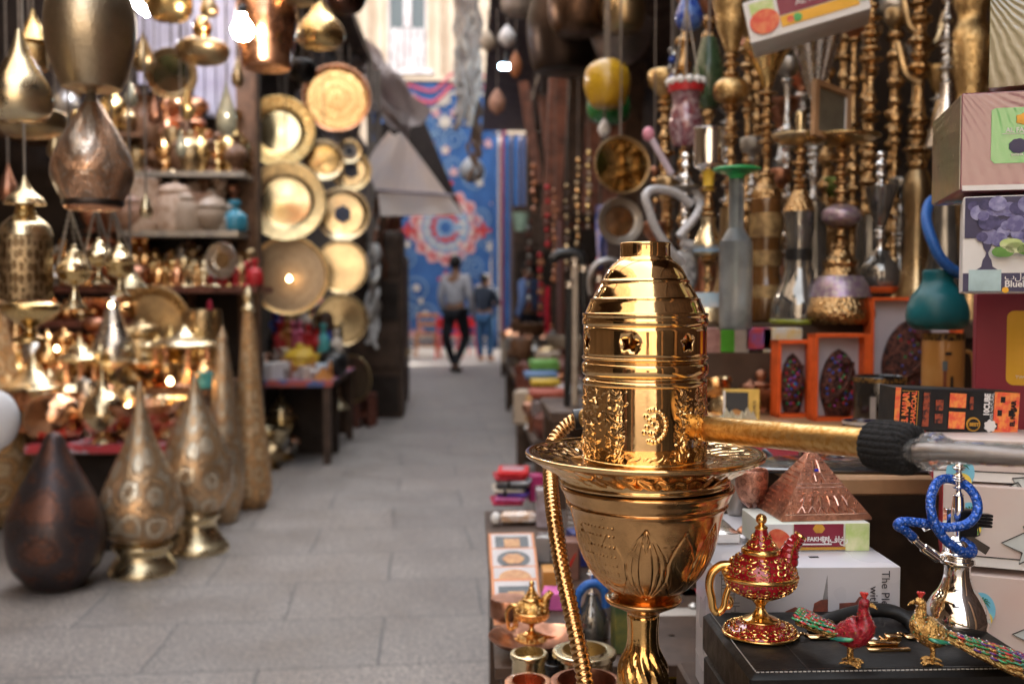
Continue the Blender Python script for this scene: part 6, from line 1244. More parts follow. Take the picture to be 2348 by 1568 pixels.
# small blue-white book between
solobox('blue white booklet edge just under the charcoal carton', 2190, 1040, 90, 14, 1.3, .1, M_('booklet_blue_white', (.1, .2, .45), .4, c2=(.6, .6, .62), scale=20), R(4), name='booklet', cat='booklet')
# ---- palm tree cartons at the right bottom, on a low stand behind the black case
PINKC = M_('pale_pink_carton', (.62, .55, .52), .45, 0, c2=(.6, .44, .4), scale=5); REDC = M_('crimson_carton_side', (.36, .015, .03), .4); 
def palmbox(label, p0, p1, h_px, Y0, z0, yaw, group='pink palm tree cartons', ribs=True):
    c = P(p0[0], p0[1], Y0); W = .26; H = h_px * sc(p0[0], Y0); D = .11
    t = thing('palm_carton', label, 'carton', c, yaw, group)
    MB().box((W / 2, D / 2, H / 2), (W, D, H), bev=.001).build('carton', PINKC, t); MB().box((-.0006, D / 2, H / 2), (.001, D - .002, H - .002)).build('red_side', REDC, t)
    MB().box((W / 2, -.0006, .0055), (W - .001, .001, .011)).build('white_strip', PWHITE, t); MB().box((W / 2, -.0016, .0115), (W, .0006, .0012)).build('black_rule', PBLK, t)
    el = (.011, H - .038)
    b0 = blob(t, 'sky_oval', .019, M_('printed_sky_blue', (.2, .55, .75), .4, 0, var=.1), el[0] + .017, el[1], -.002, .78); 
    blob(t, 'sand', .0095, M_('printed_sand', (.85, .65, .1), .4), el[0] + .017, el[1] - .010, -.003, 1.25); blob(t, 'grass', .0065, PGRN, el[0] + .017, el[1] - .0145, -.004, 1.3)
    MB().box((0, 0, 0), (.0016, .0004, .02)).build('palm_trunk', M_('printed_dark_green', (.02, .16, .05), .4), t, loc=(el[0] + .017, -.0052, el[1] - .002))
    m = MB()
    for k in range(8):
        a = R(-20 + k * 31); m.tube([(0, 0, 0), (.006 * math.cos(a), 0, .005 * math.sin(a) + .001), (.0095 * math.cos(a), 0, .008 * math.sin(a) - .002)], [.0006, .0008, .0002], 4)
    m.build('palm_fronds', MATS['printed_dark_green'], t, loc=(el[0] + .017, -.0056, el[1] + .009)); blob(t, 'palm_fruit', .0017, PRED, el[0] + .017, el[1] + .0065, -.0066)
    def ribbon(pts, nm_):
        MB().poly(pts[::-1], .0006).build(nm_, M_('printed_pale_grey', (.55, .6, .6), .4, 0, var=.05), t, loc=(0, -.0022, 0)); o_ = MB(); o_.tube([(x, 0, z_) for x, z_ in pts], .0007, 5, closed=True, up=(0, 1, 0)); o_.build('ribbon_outline', PBLK, t, loc=(0, -.0026, 0))
    xx = .06; zz = H - .062
    ribbon([(xx, zz), (xx + .027, zz + .016), (xx + .043, zz - .006), (xx + .018, zz - .022), (xx + .021, zz - .009)], 'ribbon_tail'); ribbon([(xx + .021, zz + .02), (xx + .034, zz + .001), (xx + .2, zz + .02), (xx + .2, zz + .045)], 'ribbon')
    return t
palmbox('lower pink carton with palm tree emblem behind the silver vase', (2182, 1622), None, 318, 1.09, 0, R(-24))
palmbox('upper pink carton with palm tree emblem and grey ribbon, behind the small chrome hookah', (2160, 1290), None, 185, 1.1, 0, R(-24))
palmbox('partly hidden pink carton lying topmost below the plastic wrapped pipe', (2140, 1098), None, 96, 1.11, 0, R(-20))
# ================================================================ foreground: the big gold hookah
HX, HY = 1474, 1.0
b = P(HX, 1568, HY); S0 = sc(HX, HY); base = Vector((b.x, HY, 0))
zz = lambda y: P(HX, y, HY).z
rr_ = lambda r: r * S0
t = thing('gold_hookah', 'big polished gold hookah in the foreground with star pierced cap, wide plate and engraved bowl', 'hookah', base, R(-9.8))
def hl(name, pts, mat, seg=96, sm=4, flute=None, ang=40, ring=False):
    pr = [(rr_(r), zz(y)) for r, y in pts]
    if sm: pr = smooth(pr, sm)
    m = MB(); (m.ring if ring else m.lathe)(pr if pr[0][1] <= pr[-1][1] or ring else pr[::-1], seg, flute=flute); return m.build(name, mat, t, ang)
# cap: neck + domed shoulder (shell with thickness), star band, bead ridges, embossed drum
nk = hl('cap_neck', [(65, 600), (60, 592), (58, 588), (57, 566), (58, 560), (56, 557), (53, 559), (53, 566), (53, 590), (60, 604)], GOLD, ring=True, sm=2)
hl('cap_dome', [(60, 596), (70, 602), (84, 616), (93, 632), (97, 641), (102, 644), (101, 649), (108, 660), (117, 676), (121, 683), (126, 685), (126, 690), (131, 702), (136, 714), (138, 717), (143, 718), (144, 723), (142, 728), (144, 734), (144, 741), (140, 747), (136, 747), (138, 735), (128, 706), (112, 676), (92, 640), (66, 608)], GOLD, ring=True, sm=3)
# band with star holes: flat triangulated strip wrapped on the cylinder
def star_band(z0, z1, rad, stars, mat):
    C = 2 * math.pi * rad; pts = []; edges = []; n = 140
    for i in range(n): pts.append((C * i / n, z0));
    for i in range(n): pts.append((C * i / n, z1))
    segs = [(i, i + 1) for i in range(n - 1)] + [(n + i, n + i + 1) for i in range(n - 1)]
    for (a, zc, R1, R2, rot) in stars:
        k0 = len(pts); u0 = (a / (2 * math.pi) % 1) * C
        m_ = 5
        ring = []
        for k in range(2 * m_):
            aa = math.pi * k / m_ + rot; q = R1 if k % 2 == 0 else R2
            ring.append(Vector((u0 + q * math.sin(aa), zc + q * math.cos(aa))))
        fine = []
        for k in range(len(ring)):
            p, q = ring[k], ring[(k + 1) % len(ring)]
            for f in (0.08, .36, .64, .92): fine.append(p.lerp(q, f))
        for p in fine: pts.append((p.x, p.y))
        L = len(fine); segs += [(k0 + k, k0 + (k + 1) % L) for k in range(L)]
    for i in range(n):
        for j in (1, 2, 3, 4, 5):
            p = (C * (i + .5 * (j % 2)) / n, z0 + (z1 - z0) * j / 6)
            if all(math.hypot(p[0] - (s_[0] / (2 * math.pi) % 1) * C, p[1] - s_[1]) > s_[2] * 1.02 for s_ in stars): pts.append(p)
    r = geometry.delaunay_2d_cdt([Vector(p) for p in pts], segs, [], 0, 1e-7)
    V, Fc = r[0], r[2]; m = MB(); vv = [(-rad * math.sin(p.x / rad), rad * math.cos(p.x / rad), p.y) for p in V]; ff = []
    for f in Fc:
        c = sum((V[i] for i in f), Vector((0, 0))) / len(f); bad = False
        for (a, zc, R1, R2, rot) in stars:
            u0 = (a / (2 * math.pi) % 1) * C; d = c - Vector((u0, zc)); dd = d.length
            if dd < R1:
                aa = (math.atan2(d.x, d.y) - rot) % (2 * math.pi / 5); aa = min(aa, 2 * math.pi / 5 - aa)
                x, y = dd * math.cos(aa), dd * math.sin(aa); px_, py_ = R2 * math.cos(math.pi / 5), R2 * math.sin(math.pi / 5)
                if (x - R1) * py_ - (y) * (px_ - R1) < 0: bad = True
        if not bad: ff.append(tuple(f))
    # close the seam
    i0 = [i for i, p in enumerate(V) if abs(p.x) < 1e-6]; m.add(vv, ff)
    o = m.build('star_band', mat, t, 60)
    md = o.modifiers.new('t', 'SOLIDIFY'); md.thickness = .0012; md.offset = -1
    dg = bpy.context.evaluated_depsgraph_get(); me = bpy.data.meshes.new_from_object(o.evaluated_get(dg)); o.modifiers.clear(); o.data = me; return o
zs = zz(782); R1, R2 = rr_(23), rr_(12)
stars = [(R(a), zs + dz, R1 * f, R2 * f, R(r_)) for a, dz, f, r_ in ((-13, 0, 1.0, 8), (42, -.0003, .95, -5), (97, 0, 1, 0), (152, 0, 1, 0), (-68, 0, 1, 0), (-123, 0, 1, 4))]
stars = [(a + math.pi, b_, c, d, e) for a, b_, c, d, e in stars]
sb = star_band(zz(818), zz(746), rr_(141), stars, GOLD)
hl('cap_ring', [(139, 814), (144, 816), (144, 820), (139, 824), (138, 827), (143, 831), (145, 838), (145, 848), (142, 856), (137, 860), (137, 864), (141, 868), (143, 872), (142, 878), (139, 880), (134, 876), (132, 860), (138, 845), (133, 826), (134, 815)], GOLD, ring=True, sm=3)
# embossed drum: height field on a fine grid
def emboss(NU, NV, rad, z0, z1, fn, name, mat, flare=None):
    u = np.arange(NU) / NU * 2 * np.pi; v = np.linspace(0, 1, NV); U, V = np.meshgrid(u, v)
    Hh = fn(U, V, rad, z1 - z0); Rr = rad + Hh + (flare(V) if flare else 0)
    X = Rr * np.sin(U); Y = -Rr * np.cos(U); Zz = z0 + (z1 - z0) * V
    vs = np.stack([X, Y, Zz], -1).reshape(-1, 3).tolist(); f = []
    for j in range(NV - 1):
        for i in range(NU): f.append((j * NU + i, j * NU + (i + 1) % NU, (j + 1) * NU + (i + 1) % NU, (j + 1) * NU + i))
    m = MB(); m.v = vs; m.f = f; m.m = [0] * len(f); return m.build(name, mat, t, 180)
def glyphs(U, V, rad, Ht):
    rs = np.random.RandomState(4); H = np.zeros_like(U); X = ((U + np.pi) % (2 * np.pi) - np.pi) * rad; Yv = V * Ht
    def g(x, y, s, a): 
        nonlocal H
        d = (X - x + np.pi * rad) % (2 * np.pi * rad) - np.pi * rad
        H += a * np.exp(-(d ** 2 + (Yv - y) ** 2) / (2 * s * s))
    def stroke(pts, s, a, n=10):
        pts = spl([(p[0], p[1], 0) for p in pts], 6)
        for p in pts: g(p.x, p.y, s, a)
    # pierced crescent with beads facing the camera (a little right of the middle)
    cx, cy = .0085, Ht * .5
    for k in range(15):
        a = R(-110 + k * 15.5); g(cx + .0125 * math.cos(a), cy + .0125 * math.sin(a) * 1.25, .0009, .0013)
    for k in range(9):
        a = R(-95 + k * 22); g(cx - .002 + .0072 * math.cos(a), cy + .0075 * math.sin(a), .0008, .0010)
    for (x, y) in ((-.004, .005), (-.006, -.001), (-.003, -.007), (.002, .008), (-.007, .009), (.003, -.003), (-.001, .0015), (-.0085, -.0065), (.001, -.0115)): g(cx + x, cy + y, .0010, .0012)
    # standing figures
    for c0 in (-48, -26, 38, 62, 88, 115, 140, 165, 190, 215, 240, 265, 288):
        x0 = R(c0) * rad; hh = Ht * .72
        if x0 > np.pi * rad: x0 -= 2 * np.pi * rad
        stroke([(x0, hh * .35), (x0 + .001, hh * .65), (x0 - .0005, hh * .85)], .0016, .00032); g(x0, hh * 1.02, .0016, .0011)
        stroke([(x0 - .002, hh * .05), (x0 - .0015, hh * .22), (x0, hh * .38)], .0009, .0004); stroke([(x0 + .003, hh * .05), (x0 + .0018, hh * .2), (x0, hh * .38)], .0009, .0004)
        stroke([(x0, hh * .8), (x0 + .004, hh * .7), (x0 + .005, hh * .9)], .0007, .00045); stroke([(x0 + .0055, hh * .1), (x0 + .0055, hh * 1.05)], .0005, .0004)
        for _ in range(44): g(x0 + rs.uniform(-.011, .011), rs.uniform(.05, .98) * Ht, rs.uniform(.0004, .0009), rs.uniform(-.001, .0011))
        for _ in range(8):
            p = (x0 + rs.uniform(-.009, .009), rs.uniform(.1, .9) * Ht); q = (p[0] + rs.uniform(-.003, .003), p[1] + rs.uniform(-.006, .006)); stroke([p, ((p[0] + q[0]) / 2 + rs.uniform(-.001, .001), (p[1] + q[1]) / 2), q], .00045, .0005)
    dA = np.abs((U - R(8) + np.pi) % (2 * np.pi) - np.pi); zone = np.clip((dA - R(19)) / R(5), 0, 1); lo_ = 1 - zone
    wx = X * 900 + 3 * np.sin(Yv * 420 + 1) + 2 * np.sin(X * 310); wy = Yv * 800 + 3 * np.sin(X * 380) + 2.2 * np.sin(Yv * 260 + X * 150)
    rel = np.sin(wx) * np.sin(wy) + .7 * np.sin(wx * .53 + wy * .4) ; cell = np.clip(np.sin(X * 190 + 1.2) + .75, 0, 1)
    H += zone * cell * (.00042 * np.clip(rel, -.5, 1.2)) + lo_ * .00016 * np.exp(-((Yv / Ht - .06) / .05) ** 2) * np.sin(wx)
    edge = np.clip(np.minimum(V, 1 - V) / .06, 0, 1); return H * edge
emboss(760, 150, rr_(140.5), zz(1044), zz(874), glyphs, 'embossed_drum', GOLD)
hl('cap_foot', [(139, 1043), (143, 1046), (144, 1050), (140, 1053), (141, 1057), (145, 1061), (144, 1066), (139, 1068), (134, 1064), (134, 1046)], GOLDR, ring=True, sm=3)
# plate with fluted rim
def plate_mesh():
    NU, pr = 420, smooth([(.5, 1058), (60, 1058), (120, 1057), (150, 1055), (165, 1052), (190, 1046), (215, 1042), (235, 1040), (250, 1037), (258, 1034), (266, 1033), (273, 1034), (275, 1037), (273, 1040)], 5)
    v = []; f = []
    def flu(r, a):
        k = min(max((r - 168) / 12, 0), 1) * min(max((252 - r) / 10, 0), 1)
        w1 = math.sin(34 * a + r * .13) + .4 * math.sin(68 * a + r * .2 + 1) ; dots = .35 * math.sin(90 * a) * math.sin(r * .45)
        return k * (1.0 * w1 + .8 * dots + .5 * math.sin(17 * a - r * .1))
    for r, y in pr:
        for i in range(NU): a = 2 * math.pi * i / NU; v.append((rr_(r) * math.sin(a), -rr_(r) * math.cos(a), zz(y) + flu(r, a) * S0))
    n1 = len(pr)
    un = smooth([(273, 1043), (258, 1050), (235, 1064), (212, 1076), (197, 1087), (194, 1095), (196, 1100), (190, 1106), (150, 1110), (.5, 1112)], 4)
    for r, y in un:
        k = 1 if 198 < r < 255 else 0
        for i in range(NU): a = 2 * math.pi * i / NU; v.append((rr_(r) * math.sin(a), -rr_(r) * math.cos(a), zz(y) + k * 2.2 * S0 * math.sin(34 * a + r * .07) ))
    n = n1 + len(un)
    for j in range(n - 1):
        for i in range(NU): f.append((j * NU + i, j * NU + (i + 1) % NU, (j + 1) * NU + (i + 1) % NU, (j + 1) * NU + i))
    m = MB(); m.v = v; m.f = f; m.m = [0] * len(f); return m.build('plate', GOLD, t, 180)
plate_mesh()
# engraved bowl
def leaves(U, V, rad, Ht):
    H = np.zeros_like(U); A = ((U + np.pi) % (2 * np.pi)) - np.pi
    per = 2 * np.pi / 6; a = ((A + per / 2) % per) - per / 2; x = a / per; y = V
    def line(d, w): return np.exp(-(d / w) ** 2)
    for k, s_ in ((.10, 1), (.2, 1), (.3, 1)):
        c = k * np.sin(np.pi * np.clip((y - .12) / .62, 0, 1)); H -= .00042 * (line(np.abs(x) - c, .014)) * ((y > .12) & (y < .75))
    c = .5 - .22 * np.sin(np.pi * np.clip((y - .2) / .5, 0, 1)); H -= .0004 * line(np.abs(x) - c, .014) * ((y > .2) & (y < .72))
    d = np.abs(np.abs(x) * 3 + np.abs(y - .66) * 2.2 - .16); H -= .0005 * line(d, .03); d = np.abs(np.abs(x) * 3 + np.abs(y - .66) * 2.2 - .07); H -= .0004 * line(d, .025)
    for k in range(5): H -= .00022 * line(np.sin((np.abs(x) * 34 + y * 16 + k * .4)), .25) * ((np.abs(x) > .16) & (np.abs(x) < .4) & (y > .3) & (y < .62)) / 3
    dots = (np.sin(A * 96) > .55) & (np.sin(y * 95) > .5) & (np.abs(A + .75) < .33) & (y > .35) & (y < .78); H -= .0006 * dots
    return H * 2.2
def bowl():
    pr = smooth([(64, 1364), (80, 1352), (104, 1334), (128, 1308), (147, 1275), (160, 1238), (168, 1200), (175, 1170), (179, 1158), (183, 1154)], 14)
    NU, NV = 640, len(pr); u = np.arange(NU) / NU * 2 * np.pi; V, U = np.meshgrid(np.linspace(0, 1, NV), u, indexing='ij')
    H = leaves(U, V, 0, 0); Rr = np.array([rr_(p[0]) for p in pr])[:, None] + H; Zv = np.array([zz(p[1]) for p in pr])[:, None] + 0 * U
    vs = np.stack([Rr * np.sin(U) + rr_(6), -Rr * np.cos(U), Zv], -1).reshape(-1, 3).tolist()
    f = [(j * NU + i, j * NU + (i + 1) % NU, (j + 1) * NU + (i + 1) % NU, (j + 1) * NU + i) for j in range(NV - 1) for i in range(NU)]
    m = MB(); m.v = vs; m.f = f; m.m = [0] * len(f); return m.build('bowl', GOLD2, t, 180)
bowl()
o = hl('bowl_rim', [(183, 1155), (186, 1150), (183, 1146), (188, 1138), (192, 1128), (197, 1120), (200, 1114), (198, 1109), (192, 1109), (186, 1120), (180, 1140), (178, 1156)], GOLD2, ring=True, sm=3); o.location = (rr_(6), 0, 0)
o = hl('bowl_inside', [(178, 1150), (182, 1130), (150, 1120), (.1, 1118)], M_('dark_brown_inside', (.06, .03, .015), .5, .8)); o.location = (rr_(6), 0, 0)  # inside of the bowl is a much darker brown metal than the outside
hl('collar', [(60, 1360), (72, 1364), (86, 1366), (89, 1371), (84, 1377), (70, 1384), (54, 1392), (42, 1398), (38, 1404)], GOLD2)
flt = lambda a, z: (.1 * abs(math.cos(4 * a)) ** .7 - .05) * (1 if z < zz(1485) else .45) + (.05 * math.sin(16 * a + z * 260) if z < zz(1490) else 0)
hl('stem', [(34, 1404), (37, 1412), (35, 1440), (36, 1470), (42, 1495), (52, 1520), (56, 1545), (54, 1580), (44, 1640), (36, 1700), (40, 1760), (52, 1800), (40, 1840), (34, 1950), (44, 2020), (60, 2060), (44, 2110), (36, 2150)], GOLDR, flute=flt)
MB().lathe(smooth([(.105, .0), (.11, .01), (.1, .03), (.075, .07), (.1, .14), (.12, .2), (.11, .27), (.07, .34), (.045, .4), (.04, .47), (.03, .5)], 5), 48).build('vase', GOLD2, t)
# corrugated hose: rises outside the plate, bends in behind the cap, becomes the gold pipe
HZ = lambda px, py, Y: P(px, py, Y)
path = spl([HZ(1350, 1640, .97), HZ(1338, 1540, .99), HZ(1316, 1430, 1.01), HZ(1288, 1300, 1.04), HZ(1270, 1180, 1.08), HZ(1262, 1085, 1.14), HZ(1266, 1020, 1.18), HZ(1296, 980, 1.19), HZ(1335, 956, 1.18), HZ(1375, 962, 1.16)], 40)
low = spl([Vector((path[0].x - .03, .95, .42)), Vector((path[0].x - .005, .955, .55)), path[0]], 20)
path = low[:-1] + path
cum = 0; rad = []; fine = [path[0]]
for p in path[1:]:
    d = (p - fine[-1]).length
    n = max(1, int(d / .0008)); a = fine[-1]
    for k in range(1, n + 1): fine.append(a.lerp(p, k / n))
L = 0; rad = []; pprev = fine[0]
for p in fine:
    L += (p - pprev).length; pprev = p; rad.append(.0076 + .0017 * abs(math.sin(L / .0064 * math.pi)) ** .8)
ht = thing('gold_hose', 'gold corrugated hose with black knitted cuff and plastic wrapped mouthpiece behind the big cap', 'hose', path[0])
off = lambda p: Vector(p) - path[0]
MB().tube([off(p) for p in fine], rad, 14).build('corrugated_hose', GOLD2, ht, 180)
MB().tube([off(HZ(1316, 962, 1.175)), off(HZ(1345, 958, 1.175))], [.0125, .0128], 20).build('black_ferrule', BLACK, ht)
GLEAF = M_('brushed_gold_leaf', (.66, .44, .18), .3, .9, c2=(.5, .26, .06), scale=180, bump=.5, bscale=320, bdist=.0008, rvar=.2)
pa, pb_ = HZ(1345, 958, 1.17), HZ(1990, 1016, .80)
MB().tube([off(pa), off(pa.lerp(pb_, .3)), off(pa.lerp(pb_, .7)), off(pb_)], [.0124, .0126, .0127, .0128], 32).build('gold_pipe', GLEAF, ht)
# knit cuff
KN = M_('black_knit', (.012, .012, .013), .9, 0, var=.5, scale=300, bump=1.0, bscale=500, bdist=.002)
dr = (HZ(2104, 1033, .755) - HZ(1996, 1018, .795)); a0 = HZ(1998, 1018, .795); m = MB(); n = 46; pts = []; rads = []
e1 = dr.normalized(); u_ = Vector((0, 0, 1)); u_ = (u_ - e1 * u_.dot(e1)).normalized(); w_ = e1.cross(u_); NV_ = 220
v = []
for i in range(n + 1):
    f_ = i / n; prof_ = [(.0, .6), (.03, .92), (.1, 1.02), (.4, 1.06), (.75, 1.04), (.9, .96), (.97, .82), (1, .6)]
    for k in range(len(prof_) - 1):
        if prof_[k][0] <= f_ <= prof_[k + 1][0]: g_ = (f_ - prof_[k][0]) / (prof_[k + 1][0] - prof_[k][0]); rp_ = prof_[k][1] * (1 - g_) + prof_[k + 1][1] * g_
    for k in range(NV_):
        a = 2 * math.pi * k / NV_; rr2 = .0192 * rp_ + .0009 * (abs(math.sin(12 * a + f_ * .8 + .15 * math.sin(f_ * 9))) ** .6) * 1.3
        v.append(off(a0 + dr * (f_ - .02)) + u_ * rr2 * math.cos(a) + w_ * rr2 * math.sin(a))
m.add(v, [(i * NV_ + k, i * NV_ + (k + 1) % NV_, (i + 1) * NV_ + (k + 1) % NV_, (i + 1) * NV_ + k) for i in range(n) for k in range(NV_)] + [tuple(range(NV_))[::-1], tuple(range(n * NV_, (n + 1) * NV_))])
m.build('knitted_cuff', KN, ht, 180)
# plastic-wrapped wooden mouthpiece
q0, q1, q2 = HZ(2100, 1033, .752), HZ(2200, 1037, .73), HZ(2440, 1050, .70)
MB().tube([off(q0), off(q1), off(q1.lerp(q2, .5)), off(q2)], [.006, .0065, .0068, .0065], 20).build('mouthpiece', M_('grey_brown_mouthpiece', (.5, .4, .35), .25, .3, c2=(.7, .62, .58), scale=30, rvar=.2), ht)
PW = M_('crinkled_clear_plastic', (.95, .94, .93), .05, 0, trans=.92, ior=1.16, bump=.35, bscale=90, bdist=.003, rvar=.05, var=.02, coat=.5)
NP = 64; m = MB(); v = []; pth = spl([q0 - (q1 - q0) * .12, q0.lerp(q1, .35), q1, q1.lerp(q2, .4), q2], 16)
for i, p in enumerate(pth):
    f_ = i / (len(pth) - 1); rb = .0094 + .0065 * math.exp(-((f_ - .26) / .12) ** 2) - .001 * f_
    for k in range(NP):
        a = 2 * math.pi * k / NP; r_ = rb * (1 + .1 * abs(math.sin(5.5 * a + f_ * 2.2)) + .06 * abs(math.sin(9.5 * a - f_ * 5)) + .03 * math.sin(i * 1.1 + 3 * a))
        v.append(off(p) + u_ * r_ * .86 * math.cos(a) + w_ * r_ * math.sin(a))
m.add(v, [(i * NP + k, i * NP + (k + 1) % NP, (i + 1) * NP + (k + 1) % NP, (i + 1) * NP + k) for i in range(len(pth) - 1) for k in range(NP)]); m.build('plastic_wrap', PW, ht, 30)

# ================================================================ right foreground table
ZG, ZC = .66, .772
t = thing('front_table', 'low dark table under the black leather case and white box', 'table', (.735, .945, 0))
MB().box((0, 0, ZG - .015), (.97, .49, .03), bev=.003).build('table_top', WOODD, t)
for x in (-.45, .45):
    for y in (-.21, .21): MB().box((x, y, (ZG - .03) / 2), (.05, .05, ZG - .03)).build('leg', WOODD, t)
# black leather case
LEA = M_('black_leather', (.011, .0105, .0105), .42, 0, var=.3, scale=60, bump=.35, bscale=260, bdist=.0008, rvar=.12, spec=.3)
cf, cb = Z(1722, 1548, ZC), Z(1618, 1403, ZC); cw = Z(2262, 1440, ZC).x - cb.x; cd = cb.y - cf.y
c0 = Vector((cf.x, cf.y, ZG))
t = thing('leather_case', 'black leather carrying case with white stitching lying under the red enamel lamp and peacocks', 'case', c0)
Hc = ZC - ZG
MB().box((cw / 2, cd / 2, Hc * .31), (cw, cd, Hc * .6), bev=.004).build('case_body', LEA, t); MB().box((cw / 2, cd / 2, Hc * .81), (cw + .002, cd + .002, Hc * .38), bev=.004).build('lid', LEA, t)
st = MB(); n = int(cw / .0042)
for i in range(n): st.box((.008 + i * .0042, .0065, Hc + .0004), (.0028, .0007, .0007))
for i in range(int(cd / .0042) - 3): st.box((.0065, .01 + i * .0042, Hc + .0004), (.0007, .0028, .0007))
st.build('stitching', M_('white_thread', (.6, .58, .55), .8, 0), t)
seam = MB().box((.0 + cw / 2, .012, Hc + .0003), (cw - .01, .0012, .0006)).box((cw * .23 * .0 + .055, cd / 2, Hc + .0003), (.0012, cd - .01, .0006)); seam.build('seam', BLACK, t)
off_ = lambda p: Vector(p) - c0
hp = [off_(Z(1868, 1452, ZC)), off_(Z(1888, 1442, ZC)) + Vector((0, 0, .006)), off_(Z(1935, 1434, ZC)) + Vector((0, 0, .0105)), off_(Z(1990, 1428, ZC)) + Vector((0, 0, .013)), off_(Z(2045, 1428, ZC)) + Vector((0, 0, .012)), off_(Z(2088, 1438, ZC)) + Vector((0, 0, .006)), off_(Z(2104, 1450, ZC))]
MB().tube(spl(hp, 8), .0085, 14, flat=.8).build('handle', LEA, t)
for px in (1882, 2104):
    a = off_(Z(px, 1462, ZC)); g = MB().box(a + Vector((0, 0, .002)), (.026, .014, .003), bev=.0008)
    g.tube(spl([a + Vector((-.014, 0, .002)), a + Vector((-.02, -.004, .006)), a + Vector((-.026, -.004, .002))], 4), .0018, 8).tube(spl([a + Vector((.012, 0, .002)), a + Vector((.014, .002, .012)), a + Vector((.008, .004, .016))], 4), .0018, 8); g.build('gold_loop', GOLD, t)
a = off_(Z(2005, 1480, ZC)); g = MB()
g.box(a + Vector((.0, .006, .002)), (.05, .012, .004), bev=.0008).box(a + Vector((.006, -.004, .003)), (.028, .008, .006), bev=.0008).box(a + Vector((.008, -.014, .0015)), (.04, .006, .003), bev=.0006).box(a + Vector((.02, .006, .006)), (.014, .01, .006), bev=.0008)
for k in range(4): g.tube([a + Vector((-.02 + k * .01, .0, .0045)), a + Vector((-.02 + k * .01, .012, .0045))], .0012, 6)
g.build('combination_lock', GOLD, t); MB().box(a + Vector((-.008, .006, .0045)), (.024, .006, .002)).build('lock_dials', PWHITE, t)
# white box
wA, wB = Z(1640, 1300, .8165), Z(2068, 1300, .8165); YW = wA.y; ZWB = .8165
t = thing('white_box', 'white glossy box with car pictures and grey wording behind the leather case', 'box', (wA.x, YW, ZG), R(-1.5)); W = wB.x - wA.x; H = ZWB - ZG
WB = M_('white_gloss_card', (.66, .65, .7), .25, 0, var=.05, scale=3, coat=.4)
MB().box((W / 2, .05, H / 2), (W, .1, H), bev=.001).build('box', WB, t)
zq = lambda y: P(1900, y, YW).z - ZG; xq = lambda px: P(px, 1350, YW).x - wA.x
txt('The Pleasure of smoking', .0125, M_('printed_dark_grey', (.06, .06, .08), .4, 0), t, (xq(2025), -.0008, zq(1342) - .045), (R(90), R(90), 0), align='CENTER')
txt('with Care', .0125, MATS['printed_dark_grey'], t, (xq(1999), -.0008, zq(1378) - .008), (R(90), R(90), 0), align='CENTER')
BR = M_('brown_red_print', (.3, .08, .05), .4, 0, c2=(.08, .05, .05), scale=60); GYP = M_('grey_print', (.35, .34, .36), .4, 0, c2=(.2, .2, .2), scale=60)
def shape(nm_, pts, m_): MB().poly([(xq(a), zq(b_)) for a, b_ in pts][::-1], .0006).build(nm_, m_, t, loc=(0, -.001, 0))
shape('car_picture', [(1800, 1418), (1800, 1398), (1822, 1388), (1842, 1396), (1842, 1418)], BR); shape('car_picture', [(1862, 1398), (1865, 1380), (1880, 1372), (1896, 1370), (1896, 1400), (1862, 1402)], BR); shape('car_pillar', [(1884, 1372), (1894, 1316), (1896, 1372)], GYP)
shape('car_picture', [(1922, 1398), (1922, 1380), (1958, 1378), (1966, 1366), (1978, 1362), (1980, 1376), (1964, 1398)], BR); shape('car_lower', [(1922, 1400), (1964, 1400), (1990, 1396), (1990, 1425), (1922, 1425)], GYP)
for k in range(3): txt(['i|HF', 'DJ|', '\u2014|H'][k], .014, GYP, t, (xq(1664 + k * 10), -.0008, zq(1330 + k * 22)), (R(90), R(90), 0))
MB().box((xq(1654), -.0006, zq(1370)), (.0008, .0004, .055)).build('printed_rule', GYP, t); txt('|||||||', .006, PBLK, t, (xq(1890), .04, H + .0004), (0, 0, 0), bold=.0003)
# carton with apple below the pyramid
fA, fB = P(1742, 1250, 1.115), P(1986, 1250, 1.115); z_ = ZWB
t = thing('apple_carton', 'white apple carton with maroon label and white lettering under the copper pyramid', 'carton', (fA.x, 1.105, z_)); W = fB.x - fA.x; H = P(1742, 1196, 1.115).z - z_; D = .085
MB().box((W / 2, D / 2, H / 2), (W, D, H), bev=.0008).build('carton', M_('pale_green_card', (.6, .64, .54), .4, 0, c2=(.65, .65, .6), scale=15), t)
decal(t, 'maroon_label', W * .46, H * .82, PMAR, W * .52, H * .57); decal(t, 'gold_strip', W * .5, H * .1, PGOLD, W * .52, H * .1); decal(t, 'lime_print', W * .22, H * .98, PLIME, W * .88, H / 2); decal(t, 'white_print', W * .27, H * .96, PWHITE, W * .14, H / 2)
blob(t, 'apple', H * .44, PRED, W * .14, H * .38, -.002, 1.0, 3, .05); blob(t, 'gold_emblem', H * .16, PGOLD, W * .52, H * .82, -.002, 1.3, 6, .06); txt('AL FAKHER', H * .21, PTXT, t, (W * .47, -.002, H * .44), bold=.00025); MB().box((W * .5, -.0018, H * .26), (W * .28, .0005, H * .05)).build('rule', PTXT, t)
txt('\u0627\u0644\u0641\u0627\u062e\u0631', H * .3, PTXT, t, (W * .67, -.0022, H * .42), bold=.0002)
